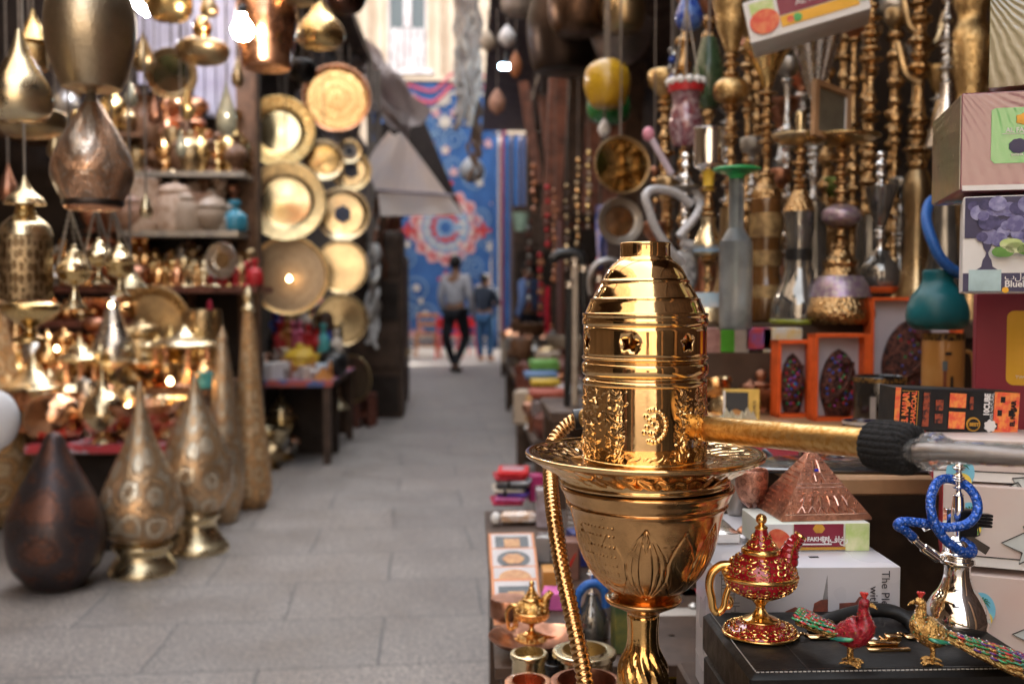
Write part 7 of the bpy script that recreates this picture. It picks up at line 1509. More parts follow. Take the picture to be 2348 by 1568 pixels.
# copper pyramid
pA, pC = P(1791, 1196, 1.115), P(2002, 1196, 1.115); wd = pC.x - pA.x; ap = P(1878, 1002, 1.16); z_ = fA.z * 0 + ZWB + H
t = thing('copper_pyramid', 'copper model pyramid embossed with Egyptian figures standing on the apple carton', 'pyramid model', (pA.x, 1.113, z_ + .0005), R(3))
ht_ = .078; dp = .095; CPY = M_('embossed_copper', (.62, .3, .2), .28, .9, c2=(.3, .13, .09), scale=70, bump=.5, bscale=130, bdist=.002, rvar=.2)
m = MB(); m.add([(0, 0, 0), (wd, 0, 0), (wd, dp, 0), (0, dp, 0), (wd / 2, dp / 2, ht_), (0, 0, .003), (wd, 0, .003), (wd, dp, .003), (0, dp, .003)], [(0, 3, 2, 1), (0, 1, 6, 5), (1, 2, 7, 6), (2, 3, 8, 7), (3, 0, 5, 8), (5, 6, 4), (6, 7, 4), (7, 8, 4), (8, 5, 4)]); m.build('pyramid', CPY, t)
REL = M_('copper_relief', (.85, .5, .38), .22, 1, var=.3, scale=90); ng = Vector((0, -ht_, dp / 2)).normalized()
def onf(u, v, lift=.0012):                      # point on the front face
    p = Vector((wd * (v / 2 + u * (1 - v)), dp / 2 * v, .003 + (ht_ - .003) * v)); return p + ng * lift
m = MB(); rgf = random.Random(12)
def figure(m, u, v, s_, ln=0):
    P0 = lambda a, b_: onf(u + a * s_, v + b_ * s_)
    m.tube([P0(0, .12), P0(.01, .22), P0(.0, .3)], [.0012, .0016, .0013], 6); m.ball(P0(.0, .36), .0013, 6); m.tube([P0(0, .12), P0(-.03, .06), P0(-.04 - ln, 0)], .0008, 5); m.tube([P0(0, .12), P0(.035, .06), P0(.05 + ln, 0)], .0008, 5)
    m.tube([P0(0, .29), P0(.06, .24), P0(.09, .3)], .0006, 5); m.tube([P0(0, .29), P0(-.05, .2)], .0006, 5)
for u in (.2, .33, .45, .57, .68, .8): figure(m, u, .07, .75, rgf.uniform(0, .03))
for u in (.38, .58): figure(m, u, .5, 1.0)
m.build('relief_figures', REL, t)
m = MB()
for v in (.05, .42, .47, .82):
    for k in range(2): pass
    m.tube([onf(.02, v, .0004), onf(.98, v, .0004)], .0007, 5)
for r_ in range(13):
    v = .08 + r_ * .058
    if .40 < v < .48: continue
    for k in range(34):
        u = .04 + k * .028
        if rgf.random() < .62: a = onf(u, v, .0004); m.box(a, (.0012, .0008, rgf.choice((.001, .0022))))
m.build('relief_glyphs', REL, t); MB().box(onf(.48, .66), (.009, .0008, .0028)).box(onf(.2, .3), (.0001, .0001, .0001)).build('blue_inlay', M_('bright_blue_inlay', (.03, .05, .6), .3, 0), t)
# left face glyphs
m = MB()
for r_ in range(11):
    v = .06 + r_ * .07
    for k in range(16):
        if rgf.random() < .6: w2 = .06 + k * .056; p = Vector((wd / 2 * v, dp * (v / 2 + w2 * (1 - v)), .003 + (ht_ - .003) * v)); m.box(p + Vector((-.0006, 0, .0003)), (.0008, .0014, .002))
m.build('side_glyphs', REL, t)
# copper goblet left of pyramid and tins
LT('goblet', 'engraved copper goblet left of the copper pyramid', 'goblet', 1722, 1.2, [('foot', COPPERD, [(34, 1240), (30, 1234), (14, 1218), (6, 1200), (6, 1185), (10, 1180)]), ('cup', engraved('engraved_pink_copper', (.7, .36, .27), (.3, .14, .1), 8, 60, 6, amount=.6, rough=.25), [(9, 1182), (26, 1165), (36, 1140), (38, 1112), (37, 1096), (34, 1098), (30, 1140), (1, 1170)])], z=ZWB)
LT('tin_cup', 'dull metal cup standing behind the copper goblet', 'cup', 1688, 1.3, [('cup', TIN, [(18, 1215), (22, 1205), (24, 1150), (20, 1130), (24, 1118)])], z=ZWB)
solobox('silver box edge behind the gold bowl', 1668, 1245, 60, 26, 1.14, .09, SILVER, 0, name='metal_box', cat='box', z=ZWB)
solobox('white shelf box under the copper goblet behind the white box', 1762, 1250, 125, 0.3165 / sc(1762, 1.175), 1.175, .13, WB, 0, name='packing_box', cat='box', z=ZWB - .3165)
# ================================================================ figurines on the case
ENR = M_('red_enamel_gloss', (.42, .008, .02), .12, .15, var=.35, scale=120, coat=1.0, rvar=.05, bump=.15, bscale=200, bdist=.0008)
FIL = M_('gold_filigree', (.95, .6, .22), .14, 1, var=.2, scale=80, rvar=.1)
def lampthing(label, cx, yb, zt_, s_mul, enam, gold, rz, name='oil_lamp', cat='oil lamp'):
    b = Z(cx, yb, zt_); s = sc(cx, b.y) * s_mul; t = thing(name, label, cat, b, rz)
    L = lambda pr, n=4: smooth([(r * s, z * s) for r, z in pr], n)
    MB().lathe(L([(80, -2), (87, 2), (88, 7), (84, 9)]), 48).build('foot_rim', gold, t)
    MB().lathe(L([(84, 8), (78, 14), (58, 22), (44, 27), (40, 30)]), 48).build('foot', enam, t)
    MB().lathe(L([(40, 29), (42, 34), (38, 37), (24, 42), (15, 52), (11, 62), (13, 70), (22, 80), (40, 88), (56, 96)]), 48).build('stem', gold, t)
    MB().lathe(L([(54, 95), (70, 104), (80, 118), (83, 132)]), 48, squash=.9).build('lower_body', enam, t)
    MB().lathe(L([(82, 130), (86, 133), (87, 138), (82, 142)]), 48, squash=.9).build('girdle', gold, t)
    MB().lathe(L([(82, 141), (78, 156), (66, 172), (50, 184), (42, 190)]), 48, squash=.9).build('upper_body', enam, t)
    MB().lathe(L([(42, 188), (45, 192), (45, 198), (41, 202), (36, 203)]), 40).build('lid_ring', gold, t)
    MB().lathe(L([(36, 202), (28, 212), (18, 230), (13, 246)]), 32).build('lid', enam, t); MB().lathe(L([(14, 245), (15, 249), (9, 254), (6, 257)]), 24).ball((0, 0, 268 * s), 13 * s, 16).build('lid_knob', gold, t)
    sp = spl([(48 * s, 0, 150 * s), (62 * s, 0, 172 * s), (66 * s, 0, 196 * s), (76 * s, 0, 214 * s), (88 * s, 0, 228 * s)], 6); n = len(sp)
    MB().tube(sp, [(26 - 12 * i / n) * s * (1 + .08 * math.sin(i * 2.2)) for i in range(n)], 16).build('spout', enam, t)
    m = MB().ring([(12 * s, 0), (16 * s, 2 * s), (15 * s, 6 * s), (11 * s, 5 * s)], 16, mat=Matrix.Translation(sp[-1]) @ Matrix.Rotation(R(35), 4, 'Y')); m.build('spout_rim', gold, t)
    h = MB(); hp = spl([(-70 * s, 0, 160 * s), (-92 * s, 0, 158 * s), (-112 * s, 0, 140 * s), (-118 * s, 0, 112 * s), (-112 * s, 0, 80 * s), (-108 * s, 0, 56 * s), (-96 * s, 0, 48 * s), (-84 * s, 0, 62 * s), (-80 * s, 0, 86 * s), (-72 * s, 0, 108 * s), (-62 * s, 0, 116 * s)], 5)
    h.tube(hp, [(11 - 4 * i / len(hp)) * s for i in range(len(hp))], 12).tube(spl([(-84 * s, 0, 62 * s), (-72 * s, 0, 60 * s), (-66 * s, 0, 74 * s), (-72 * s, 0, 84 * s)], 4), 5 * s, 8).ball((-78 * s, 0, 146 * s), 13 * s, 12); h.build('handle', gold, t)
    # filigree wires: scrolls on body and foot
    m = MB()
    def rad(z):
        pr = [(8, 84), (14, 78), (22, 58), (27, 44), (95, 54), (104, 70), (118, 80), (132, 83), (141, 82), (156, 78), (172, 66), (184, 50), (190, 42), (203, 36), (212, 28), (230, 18), (246, 13)]
        for a_, b_ in zip(pr, pr[1:]):
            if a_[0] <= z <= b_[0]: f = (z - a_[0]) / (b_[0] - a_[0]); return a_[1] + (b_[1] - a_[1]) * f
        return 40
    def pt(a, z): r = (rad(z) + 1.2) * s; sq = .9 if 95 < z < 190 else 1; return (r * math.sin(a), -r * math.cos(a) * sq, z * s + .0004)
    for z0_, dz, nn, sweep in ((116, 9, 14, .16), (106, 6, 12, .16), (158, 9, 14, .17), (170, 7, 12, .2), (181, 5, 12, .18), (14, 3.5, 20, .11), (21, 4, 16, .14), (212, 6, 8, .3), (228, 8, 6, .4)):
        for k in range(nn):
            a0_ = k * 2 * math.pi / nn; sg = 1 if k % 2 else -1
            m.tube([pt(a0_ + sweep * (.2 + .8 * i / 11) * math.cos(i * .55) * sg, z0_ + dz * (.2 + .8 * i / 11) * math.sin(i * .55)) for i in range(12)], 1.9 * s, 5)
            m.ball(pt(a0_ + math.pi / nn, z0_ + dz * .2 * sg), 3.1 * s, 6)
    for z0_, nn in ((127, 40), (146, 40), (28, 28), (98, 26)):
        for k in range(nn): m.ball(pt(k * 2 * math.pi / nn, z0_), 2.3 * s, 6)
    for i in range(3, n - 2, 3):
        p = sp[i]; m.tube([p + Vector((math.sin(k * .7) * .2, -math.cos(k * .7), math.sin(k * .7))) * ((27 - 12 * i / n) * s) for k in range(10)], 1.8 * s, 5)
    m.build('filigree', gold, t); return t
lampthing('ornate red enamel and gold oil lamp with looping handle on the black leather case', 1743, 1452, ZC + .0005, 1.0, ENR, FIL, R(-6))
# peacocks
PGL = M_('speckled_gold', (.85, .52, .18), .2, 1, c2=(.35, .18, .05), scale=320, bump=1, bscale=450, bdist=.0025, rvar=.1)
TQE = M_('teal_green_enamel', (.02, .2, .17), .15, .3, c2=(.05, .38, .12), scale=120, coat=.8, bump=.4, bscale=250, bdist=.001)
EMG = M_('emerald_enamel', (.01, .25, .07), .15, .3, coat=.8); VIO = M_('violet_enamel', (.08, .02, .2), .15, .3, coat=.8); SCR = M_('scarlet_enamel', (.6, .03, .02), .15, .2, coat=.8, var=.15); GEM = M_('white_crystal', (.85, .8, .75), .05, .4, rvar=.02)
def foot(m, x, y, s):
    for a in (-.5, 0, .5, 3.1): m.tube([(x, y, .012 * s), (x + .012 * s * math.cos(a - 1.57 + 0) * .9, y + .012 * s * math.sin(a - 1.57), .004 * s), (x + .022 * s * math.cos(a - 1.57), y + .022 * s * math.sin(a - 1.57), .0015 * s)], [.003 * s, .0028 * s, .0014 * s], 8)
def peacock(label, px, yb, Hpx, bodym, headm, kind, rz):
    b = Z(px, yb, ZC + .0003); s = Hpx * sc(px, b.y) / .1      # figure is .1 tall at s=1
    t = thing('peacock_figurine', label, 'figurine', b, rz, 'enamelled peacock figurines on the case')
    q = lambda *a: Vector(a) * s
    # body + neck + head in one skin, facing -X rotated
    pts = spl([q(.026, 0, .044), q(.016, 0, .043), q(.002, 0, .044), q(-.010, 0, .05), q(-.018, 0, .056), q(-.0165, 0, .07), q(-.015, 0, .082), q(-.017, 0, .089), q(-.023, 0, .089)], 5); n = len(pts)
    rk = [.005, .015, .0215, .0215, .0145, .009, .007, .008, .005]; rads = []
    for i in range(n): f = i / (n - 1) * (len(rk) - 1); k = min(int(f), len(rk) - 2); rads.append((rk[k] + (rk[k + 1] - rk[k]) * (f - k)) * s)
    body = MB().tube(pts, rads, 20); body.build('peacock', bodym, t, 180)
    MB().tube([q(-.024, 0, .089), q(-.03, 0, .0865), q(-.034, 0, .083)], [.0035 * s, .0022 * s, .0006 * s], 8).build('beak', PGL, t)
    c = MB()
    for k in (-1, 0, 1): c.tube([q(-.017, 0, .094), q(-.016 + .003 * k, .001 * k, .102)], [.0012 * s, .0022 * s], 6).ball(q(-.016 + .0036 * k, 0, .103), .0026 * s, 8)
    c.build('crest', headm, t); e = MB()
    for sy in (-1, 1): e.ball(q(-.0205, .0052 * sy, .0905), .0011 * s, 8)
    e.build('eye', BLACK, t)
    lg = MB()
    for sy in (-1, 1): lg.tube([q(.0, .008 * sy, .028), q(.002, .009 * sy, .014), q(-.0, .009 * sy, .003)], [.0045 * s, .0028 * s, .003 * s], 10)
    lg.build('leg', PGL, t); ft = MB()
    for sy in (-1, 1):
        for a in (2.6, 3.14, 3.7, 0): ft.tube([q(0, .009 * sy, .004), q(.008 * math.cos(a), .009 * sy + .008 * math.sin(a), .004), q(.015 * math.cos(a), .009 * sy + .015 * math.sin(a), .0012)], [.0026 * s, .0024 * s, .0012 * s], 8)
    ft.build('foot', PGL, t)
    # tail: long train of overlapping feathers
    if kind == 'train':
        base, tip, w0, w1 = q(.02, 0, .042), q(.135, -.0, .008), .014 * s, .056 * s
    else: base, tip, w0, w1 = q(.018, 0, .04), q(.075, 0, .058), .012 * s, .03 * s
    sheet_ = MB(); nr = 11; m2 = {k_: MB() for k_ in ('gold', 'teal', 'emerald', 'violet', 'scarlet')}
    dirv = tip - base; upn = Vector((0, 1, 0)).cross(dirv).normalized() * (-1 if Vector((0, 1, 0)).cross(dirv).z < 0 else 1)
    v = []
    for i in range(nr + 1):
        f = i / nr; w__ = w0 + (w1 - w0) * math.sin(f * math.pi * .55)
        for k in range(9): g_ = (k - 4) / 4; v.append(base + dirv * (f * (1 - .06 * g_ * g_)) + Vector((0, w__ * g_, 0)) + upn * (.006 * s * (1 - g_ * g_)))
    sheet_.add(v, [(i * 9 + k, i * 9 + k + 1, (i + 1) * 9 + k + 1, (i + 1) * 9 + k) for i in range(nr) for k in range(8)])
    sh = sheet_; N0 = len(sh.v); sh.add([p - upn * .003 * s for p in v], [((i + 1) * 9 + k, (i + 1) * 9 + k + 1, i * 9 + k + 1, i * 9 + k) for i in range(nr) for k in range(8)]); sh.build('train', PGL, t, 180)
    keys = ['teal', 'emerald', 'scarlet', 'violet', 'gold'] if kind == 'train' else ['teal', 'emerald', 'teal', 'emerald', 'scarlet']
    rg = random.Random(int(px)); gm = MB(); d_ = dirv.normalized()
    for i in range(1, nr + 1):
        f = (i - .4) / nr; w__ = w0 + (w1 - w0) * math.sin(f * math.pi * .55); cnt = 3 + i // 2
        for k in range(cnt):
            g_ = ((k + .5 + .25 * (i % 2)) / cnt * 2 - 1) * .92; p = base + dirv * f + Vector((0, w__ * g_, 0)) + upn * (.007 * s * (1 - g_ * g_) + .001 * s)
            Mx = Matrix(((d_.x, 0, upn.x, p.x), (0, 1, 0, p.y), (d_.z, 0, upn.z, p.z), (0, 0, 0, 1)))
            kk = rg.choice(keys); m2[kk].ball((0, 0, 0), .0052 * s, 10, mat=Mx, sq=(1.35, .78, .28)); 
            m2['scarlet' if kk != 'scarlet' else 'violet'].ball((.001 * s, 0, .0008 * s), .0021 * s, 8, mat=Mx, sq=(1.2, .9, .5))
            if rg.random() < .5: gm.ball((-.003 * s, .003 * s, .0012 * s), .0011 * s, 6, mat=Mx)
    for k_, mm in (('gold', PGL), ('teal', TQE), ('emerald', EMG), ('violet', VIO), ('scarlet', SCR)):
        if m2[k_].v: m2[k_].build('feather_eyes', mm, t, 180)
    if gm.v: gm.build('crystals', GEM, t, 180)
    cr = MB(); c2_ = MB()
    for i in range(70):
        k = rg.randint(3, n - 8); p = pts[k]; tn = (pts[k + 1] - pts[k - 1]).normalized(); a = rg.uniform(0, 6.28); uu = tn.cross(Vector((0, 1, 0))).normalized(); d2 = uu * math.cos(a) + Vector((0, 1, 0)) * math.sin(a)
        (cr if i % 2 else c2_).ball(p + d2 * rads[k] * .98, .0011 * s * rg.uniform(.7, 1.3), 6)
    cr.build('crystals', GEM if bodym is PGL else SCR, t, 180); c2_.build('studs', PGL if bodym is not PGL else TQE, t, 180)
    w = {k_: MB() for k_ in ('t', 'g')}
    for sy in (-1, 1):
        w['t'].tube(spl([q(-.008, .012 * sy, .044), q(.006, .017 * sy, .04), (q(.03, .011 * sy, .036))], 5), [.004 * s, .007 * s, .0075 * s, .008 * s, .008 * s, .0075 * s, .007 * s, .006 * s, .004 * s, .003 * s, .001 * s], 12, flat=.5)
        for k in range(5): w['g'].ball(q(-.002 + .006 * k, .0165 * sy - .001 * abs(k - 2) * sy, .043 - .0012 * k), .0018 * s, 6)
    w['t'].build('wing', TQE, t, 180); w['g'].build('wing_studs', PGL if bodym is not PGL else GEM, t, 180); return t
peacock('red bodied enamel peacock with raised green tail, in the middle of the case', 1952, 1522, 165, M_('red_glitter_enamel', (.45, .01, .03), .2, .3, c2=(.2, .005, .01), scale=260, coat=.6, bump=1, bscale=420, bdist=.003), SCR, 'short', R(148))
peacock('gold peacock with long jewelled train sweeping to the bottom right corner', 2136, 1520, 158, PGL, SCR, 'train', R(-22))

# small chrome hookah on the case
b = Z(2192, 1452, ZC + .0003); s = sc(2192, b.y); t = thing('chrome_hookah', 'small chrome hookah with pistol grip parts and coiled blue hose standing on the leather case', 'hookah', b)
L = lambda pr, n=4: smooth([(r * s, (1452 - y) * s) for r, y in pr][::1], n)
MB().lathe(L([(52, 1452), (60, 1446), (72, 1426), (70, 1400), (56, 1368), (40, 1345), (31, 1322), (29, 1300), (30, 1288)]), 48).build('vase', CHROME, t)
MB().lathe(L([(30, 1290), (38, 1286), (38, 1278), (32, 1274), (36, 1268), (34, 1262), (28, 1258)]), 40).build('collar', CHROME, t)
MB().lathe(L([(28, 1259), (29, 1245), (24, 1232), (12, 1224), (9, 1218)]), 40).build('dome', CHROME, t)
MB().lathe(L([(10, 1220), (12, 1200), (15, 1170), (14, 1150), (12, 1130)]) + L(stem(1130, 1040, 11, 9, 1.35, 3), 2), 24).build('stem', CHROME, t)
bx = lambda px, py, w_, h_, d_, rot=0, bev=.0006: MB().box((0, 0, 0), (w_ * s, d_, h_ * s), bev=bev, mat=Matrix.Translation(((px - 2192) * s, 0, (1452 - py) * s)) @ Matrix.Rotation(R(rot), 4, 'Y'))
GM = M_('gunmetal', (.04, .04, .045), .25, .8); bx(2210, 1192, 40, 60, .014).build('receiver', GM, t)
m = MB()
for k in range(4): m.box((0, 0, (-12 + k * 8) * s), (62 * s, .009, 6 * s), bev=.0004, mat=Matrix.Translation(((2238 - 2192) * s, 0, (1452 - 1186) * s)) @ Matrix.Rotation(R(4), 4, 'Y'))
m.build('ribbed_magazine', GM, t); bx(2232, 1240, 20, 64, .01, -58).build('grip', CHROME, t); bx(2166, 1180, 10, 44, .008).build('sight', CHROME, t)
tg = MB().tube([((x - 2192) * s, 0, (1452 - y) * s) for x, y in ((2222, 1204), (2240, 1204), (2243, 1222), (2224, 1228))], .0009, 6); tg.build('trigger_guard', CHROME, t)
pth = [(2086, 1225, -.002), (2062, 1205, -.004), (2046, 1196, -.004), (2058, 1186, -.004), (2110, 1190, -.006), (2150, 1196, -.012), (2190, 1186, -.018), (2214, 1160, -.018), (2218, 1128, -.012), (2206, 1104, -.002), (2182, 1094, .01), (2148, 1098, .004), (2122, 1122, -.006), (2112, 1155, -.014), (2120, 1190, -.018), (2142, 1222, -.02), (2176, 1246, -.02), (2206, 1254, -.016), (2214, 1244, -.008), (2192, 1230, -.004)]
HB = engraved('blue_sparkle_hose', (.02, .09, .42), (.35, .45, .75), 8, 200, 5, metal=.35, rough=.25, amount=.35, coverage=-.1)
t2 = NT('blue_wrapped_hose'); co = t2.coord(); v = t2.n('ShaderNodeTexVoronoi', i_Scale=330.0); t2.l(co, v.inputs['Vector']); f = t2.ramp(v.outputs['Distance'], .38, .2); t2.l(t2.mix(t2.math('MULTIPLY', f, .35), (.015, .09, .45), (.5, .6, .8)), t2.b.inputs['Base Color']); t2.b.inputs['Metallic'].default_value = .4; t2.b.inputs['Roughness'].default_value = .25; t2.bump(v.outputs['Distance'], .8, .0015)
MB().tube(spl([((x - 2192) * s, y2, (1452 - y) * s) for x, y, y2 in pth], 8), 11 * s, 14).build('hose', t2.m, t, 180)
d = lambda x, y, yy: ((x - 2192) * s, yy, (1452 - y) * s)
MB().tube([d(2072, 1213, 0), d(2092, 1232, 0), d(2094, 1234, 0), d(2110, 1248, .001), d(2112, 1250, .001), d(2150, 1276, .002)], [9 * s, 11 * s, 7 * s, 8 * s, 11 * s, 12 * s], 14).build('hose_handle', CHROME, t)
MB().tube([d(2110, 1206, .0), d(2130, 1196, 0), d(2150, 1192, 0)], [7 * s, 9 * s, 6 * s], 10).build('hose_port', CHROME, t)

# ================================================================ bottom middle: low crowded table
ZL = .56
xa, xb = .035, .42
t = thing('low_table', 'low dark table crowded with boxes and brass mortars left of the big hookah', 'table', ((xa + xb) / 2, 2.0, 0))
MB().box((0, 0, ZL - .01), (xb - xa, 1.1, .02), bev=.002).build('table_top', WOODD, t)
for x in (-1, 1):
    for y in (-1, 1): MB().box((x * ((xb - xa) / 2 - .03), y * .51, (ZL - .02) / 2), (.04, .04, ZL - .02)).build('leg', WOODD, t)
MB().box((0, .53, ZL / 2), (xb - xa - .08, .02, ZL - .04)).build('back_board', WOODD, t)
def lowlt(name, label, cat, cx, yb, parts, group=None, z=ZL, **k):
    Y = Z(cx, yb, z).y; return LT(name, label, cat, cx, Y, parts, group, z=z, yb=yb, **k)
# pouches
pc = Z(1165, 1160, ZL); s = sc(1165, pc.y)
PM = [('crimson', (.35, .01, .05)), ('pink', (.7, .15, .4)), ('violet', (.07, .03, .2)), ('cream_beaded', (.5, .42, .32)), ('charcoal', (.03, .03, .035)), ('silver_beaded', (.35, .36, .4)), ('dark_red', (.28, .01, .02)), ('red', (.6, .015, .02))]
z = ZL
for i, (n_, c) in enumerate(PM):
    h = .0105 if i < 7 else .016; t = thing('beaded_pouch', '%s pouch, %s from the bottom of the stack on the low table' % (n_.replace('_', ' '), ORD[i]), 'pouch', (pc.x + .004 * (i % 3) + i * .0012, pc.y, z), R(3 - 7 * (i % 3)), 'stack of beaded pouches')
    mt = M_('%s_cloth' % n_, c, .75, 0, c2=tuple(min(x * 2.2 + .04, .7) for x in c), scale=160, lo=.5, hi=.62, bump=.6, bscale=200, bdist=.002)
    MB().box((0, .05, h / 2), (.082, .1, h), bev=.004).build('pouch', mt, t)
    if i == 7: MB().box((0, .045, h + .0008), (.06, .07, .0016), bev=.0005).build('embroidered_panel', M_('beaded_grey_red', (.4, .35, .38), .4, .3, c2=(.5, .05, .08), scale=130), t)
    if i in (3, 5): MB().box((-.012, -.0015, .002), (.008, .003, .016)).build('strap', BLACK, t)
    z += h + .0004
# wrapped bundle
wc = Z(1180, 1205, ZL); t = thing('wrapped_bundle', 'clear wrapped bundle with orange print and a white end, between pouches and peach boxes', 'package', wc)
MB().box((.01, .02, .016), (.085, .035, .03), bev=.008).build('bundle', M_('orange_print_film', (.55, .35, .22), .15, 0, c2=(.7, .65, .62), scale=45, coat=.8, bump=.6, bscale=60), t); MB().ball((-.045, .01, .016), .016, 14, sq=(.8, 1, 1)).build('white_end', WHITE, t)
# peach boxes in a row leaning back
PEA = M_('peach_orange_card', (.72, .3, .14), .45, 0, var=.12); WHC = M_('white_panel_print', (.66, .62, .62), .45, 0, var=.06); DKP = M_('dark_plaque', (.03, .035, .04), .3, 0, coat=.4); BRO = M_('bronze_picture', (.3, .14, .07), .35, .5, c2=(.5, .3, .15), scale=90)
for i, (yb, cx, lab, ov) in enumerate(((1272, 1176, 'farthest peach box with wide dark plaque', 0), (1312, 1180, 'second farthest peach box with dark arched plaque', 1), (1358, 1184, 'third peach box with gold oval picture', 2), (1432, 1190, 'nearest peach box with white panel and dark square plaque', 0))):
    hpx = (36, 40, 42, 72)[i]; c = Z(cx, yb, ZL); s = sc(cx, c.y); W = (108, 112, 112, 116)[i] * s; tl = R(-62); Hh = hpx * s * 2.0
    t = thing('peach_box', lab + ', left of the gold hose', 'box', c, 0, 'row of tilted peach boxes', rot=(R(-58), 0, R(2)))
    MB().box((0, .012, Hh / 2), (W, .024, Hh), bev=.001).build('box', PEA, t); MB().box((0, -.0006, Hh / 2), (W * .88, .001, Hh * .84)).build('white_panel', WHC, t)
    if ov == 0: MB().box((0, -.0016, Hh / 2), (W * .72, .001, Hh * .6)).build('plaque', DKP, t); MB().box((.0, -.0026, Hh / 2), (W * .34, .001, Hh * .36)).build('picture', BRO, t)
    else: blob(t, 'plaque', Hh * .33, DKP if ov == 1 else BRO, 0, Hh / 2, -.002, W / Hh * 1.05); blob(t, 'picture', Hh * .2, BRO, 0, Hh / 2, -.003, W / Hh * 1.1, 6, .05)
# gold oil lamp, copper dishes, mortars
lampthing('small plain gold oil lamp among copper dishes at the bottom, left of the gold hose', 1219, 1468, ZL + .012, .5, M_('dark_gold_relief', (.7, .42, .13), .2, 1, var=.5, scale=120, bump=.6, bscale=200, bdist=.001), GOLDR, R(-12), name='small_oil_lamp')
lowlt('copper_dish', 'broad dark copper dish under the small gold oil lamp', 'dish', 1215, 1500, [('dish', COPPERD, [(50, 1480), (80, 1470), (96, 1456), (92, 1456), (50, 1474), (1, 1476)])])
lowlt('copper_box', 'rectangular copper trinket box at the left edge below the peach boxes', 'box', 1165, 1420, [('box', COPPERD, [(40, 1412), (42, 1408), (42, 1372), (40, 1368)], {'sm': 0, 'seg': 4})])
lowlt('copper_dish', 'pinkish copper dish right of the small gold oil lamp', 'dish', 1275, 1475, [('dish', COPPER, [(20, 1470), (36, 1462), (44, 1444), (40, 1444), (20, 1462), (1, 1464)])])
def mortar(label, cx, yt, ro, ri, mat, h=90, lid=False):
    z1 = ZL + h * .0006; c = Z(cx, yt, z1); s = sc(cx, c.y); t = thing('brass_mortar', label, 'mortar', (c.x, c.y, ZL), 0, 'metal mortars at the bottom of the low table'); H = z1 - ZL
    MB().ring(smooth([(ro * s * .86, 0), (ro * s * .9, H * .3), (ro * s * .9, H * .8), (ro * s, H * .88), (ro * s, H * .97), (ro * s * .96, H), (ri * s * 1.06, H), (ri * s, H * .97), (ri * s * .9, H * .2), (.001, H * .12), (.001, 0)], 3), 40).build('mortar', mat, t)
    return t
mortar('pale brass mortar with thick rim in front of the copper dish', 1213, 1495, 44, 33, BRASSP)
mortar('wide brass mortar with broad rim behind the gold hose', 1340, 1490, 74, 50, BRASSP, 110)
mortar('dark copper bowl with thick rim at the bottom edge behind the hose', 1345, 1560, 86, 66, COPPERD, 110)
mortar('small copper bowl cut off by the bottom edge, left of the others', 1212, 1560, 56, 38, COPPER, 80)
mortar('black iron cup between the brass mortars', 1268, 1520, 20, 14, BLACK, 90)
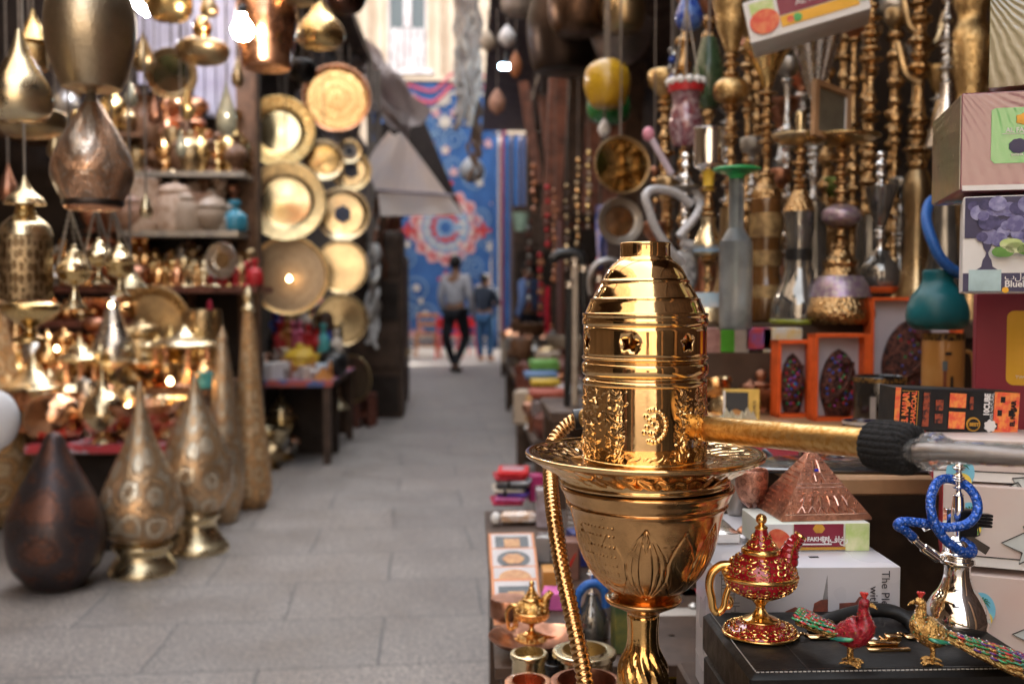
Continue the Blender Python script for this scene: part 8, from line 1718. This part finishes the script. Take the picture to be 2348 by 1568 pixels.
# behind the bowl: small chrome hookah with blue hose, jar, pink packet...
lowlt('small_hookah', 'small smoky hookah with blue hose loop, between hose and bowl', 'hookah', 1357, 1462, [('base', GLASSY, [(34, 1462), (40, 1450), (36, 1410), (22, 1380), (14, 1360)]), ('stem', CHROME, stem(1362, 1300, 8, 4, 1.7, 51))],
      extra=lambda t, s: MB().tube(spl([((x - 1357) * s, -.01, (1462 - y) * s) for x, y in ((1320, 1400), (1322, 1360), (1340, 1335), (1366, 1330), (1384, 1350), (1388, 1385))], 6), 10 * s, 10).build('hose', M_('blue_hose', (1, 1, 1)), t))
for i, (cx, yb, w_, h_, m_, lb) in enumerate(((1266, 1400, 50, 40, M_('bright_pink_card', (.75, .15, .45), .5), 'bright pink packet left of the gold hose'), (1262, 1368, 34, 60, M_('mustard_orange_card', (.6, .28, .06), .5), 'mustard orange packet behind the pink one'), (1330, 1300, 36, 80, M_('navy_card', (.03, .04, .2), .4), 'navy blue packet behind the gold hose'), (1302, 1330, 50, 90, M_('copper_brown_card', (.22, .1, .07), .5), 'copper brown packet behind the gold hose'), (1250, 1210, 40, 90, M_('lilac_film', (.45, .38, .42), .2, c2=(.2, .15, .15), scale=30, coat=.6), 'lilac film packet right of the pouches'), (1232, 1150, 34, 60, M_('magenta_card', (.45, .03, .15), .5), 'magenta packet behind the pouches'), (1245, 1290, 34, 60, M_('smoky_film', (.3, .28, .27), .2, coat=.6), 'smoky film packet right of the peach boxes'), (1430, 1500, 40, 120, M_('dark_green_pack', (.06, .1, .04), .4, c2=(.3, .25, .05), scale=20), 'dark green packet between bowl stem and mortars'), (1395, 1420, 40, 100, M_('grey_brown_pack', (.2, .16, .13), .5), 'grey brown packet below the big bowl'))):
    solobox(lb, cx, yb, w_, h_, Z(cx, yb, ZL).y, .05, m_, R(10 * (i % 3 - 1)), name='packet', cat='packet', grp='packets on the low table', z=ZL)
lowlt('glass_jar', 'clear glass jar with metal rim behind the gold hose', 'jar', 1330, 1290, [('jar', GLASSY, [(30, 1290), (34, 1284), (34, 1240), (36, 1236)]), ('rim', CHROME, [(36, 1238), (37, 1232), (34, 1230)])])
solo(MB().tube([(0, 0, 0), (.022, 0, .045), (.03, 0, .06)], .0035, 8), 'red_rod', SCR, 'thin red rod leaning behind the gold hose', 'rod', Z(1290, 1330, ZL))
m = MB()
for k in range(6): m.tube([(-.05, 0, .02 + k * .012), (.05, 0, .02 + k * .012)], .0014, 6)
for x in (-.05, .05): m.tube([(x, 0, 0), (x, 0, .09)], .002, 6)
solo(m, 'wire_rack', TIN, 'grey wire rack behind the rim of the big bowl', 'rack', Z(1350, 1230, ZL))
# right of the case bottom: stuff seen between bowl and case
for i, (cx, yb, k, m_, h_) in enumerate(((1500, 1430, 'bottle', M_('pink_plastic', (1, 1, 1)), .09), (1512, 1500, 'bowl', COPPERD, .05), (1528, 1450, 'vase', BLUE, .09), (1540, 1540, 'jar', YEL, .06), (1552, 1480, 'small_box', M_('pale_card', (.5, .45, .4), .6), .06), (1562, 1420, 'bottle', TEAL, .09), (1575, 1530, 'small_box', WHITE, .05), (1590, 1470, 'lidded_pot', TIN, .07), (1598, 1560, 'bowl', GOLD2, .05), (1606, 1430, 'small_box', RED, .06))):
    c = Z(cx, yb, .5); ware(k, m_, c, h_, '%s %s in the gap between bowl and case, %s from left' % (nm(m_), k.replace('_', ' '), ORD[i]), None, 'bits in the gap beside the case')
t = thing('side_shelf', 'low dark shelf in the gap between the big bowl and the case', 'shelf', (.33, 1.55, 0)); MB().box((0, 0, .49), (.24, .9, .018)).build('shelf_board', WOODD, t)
for x in (-.1, .1):
    for y in (-.4, .4): MB().box((x, y, .24), (.03, .03, .48)).build('leg', WOODD, t)
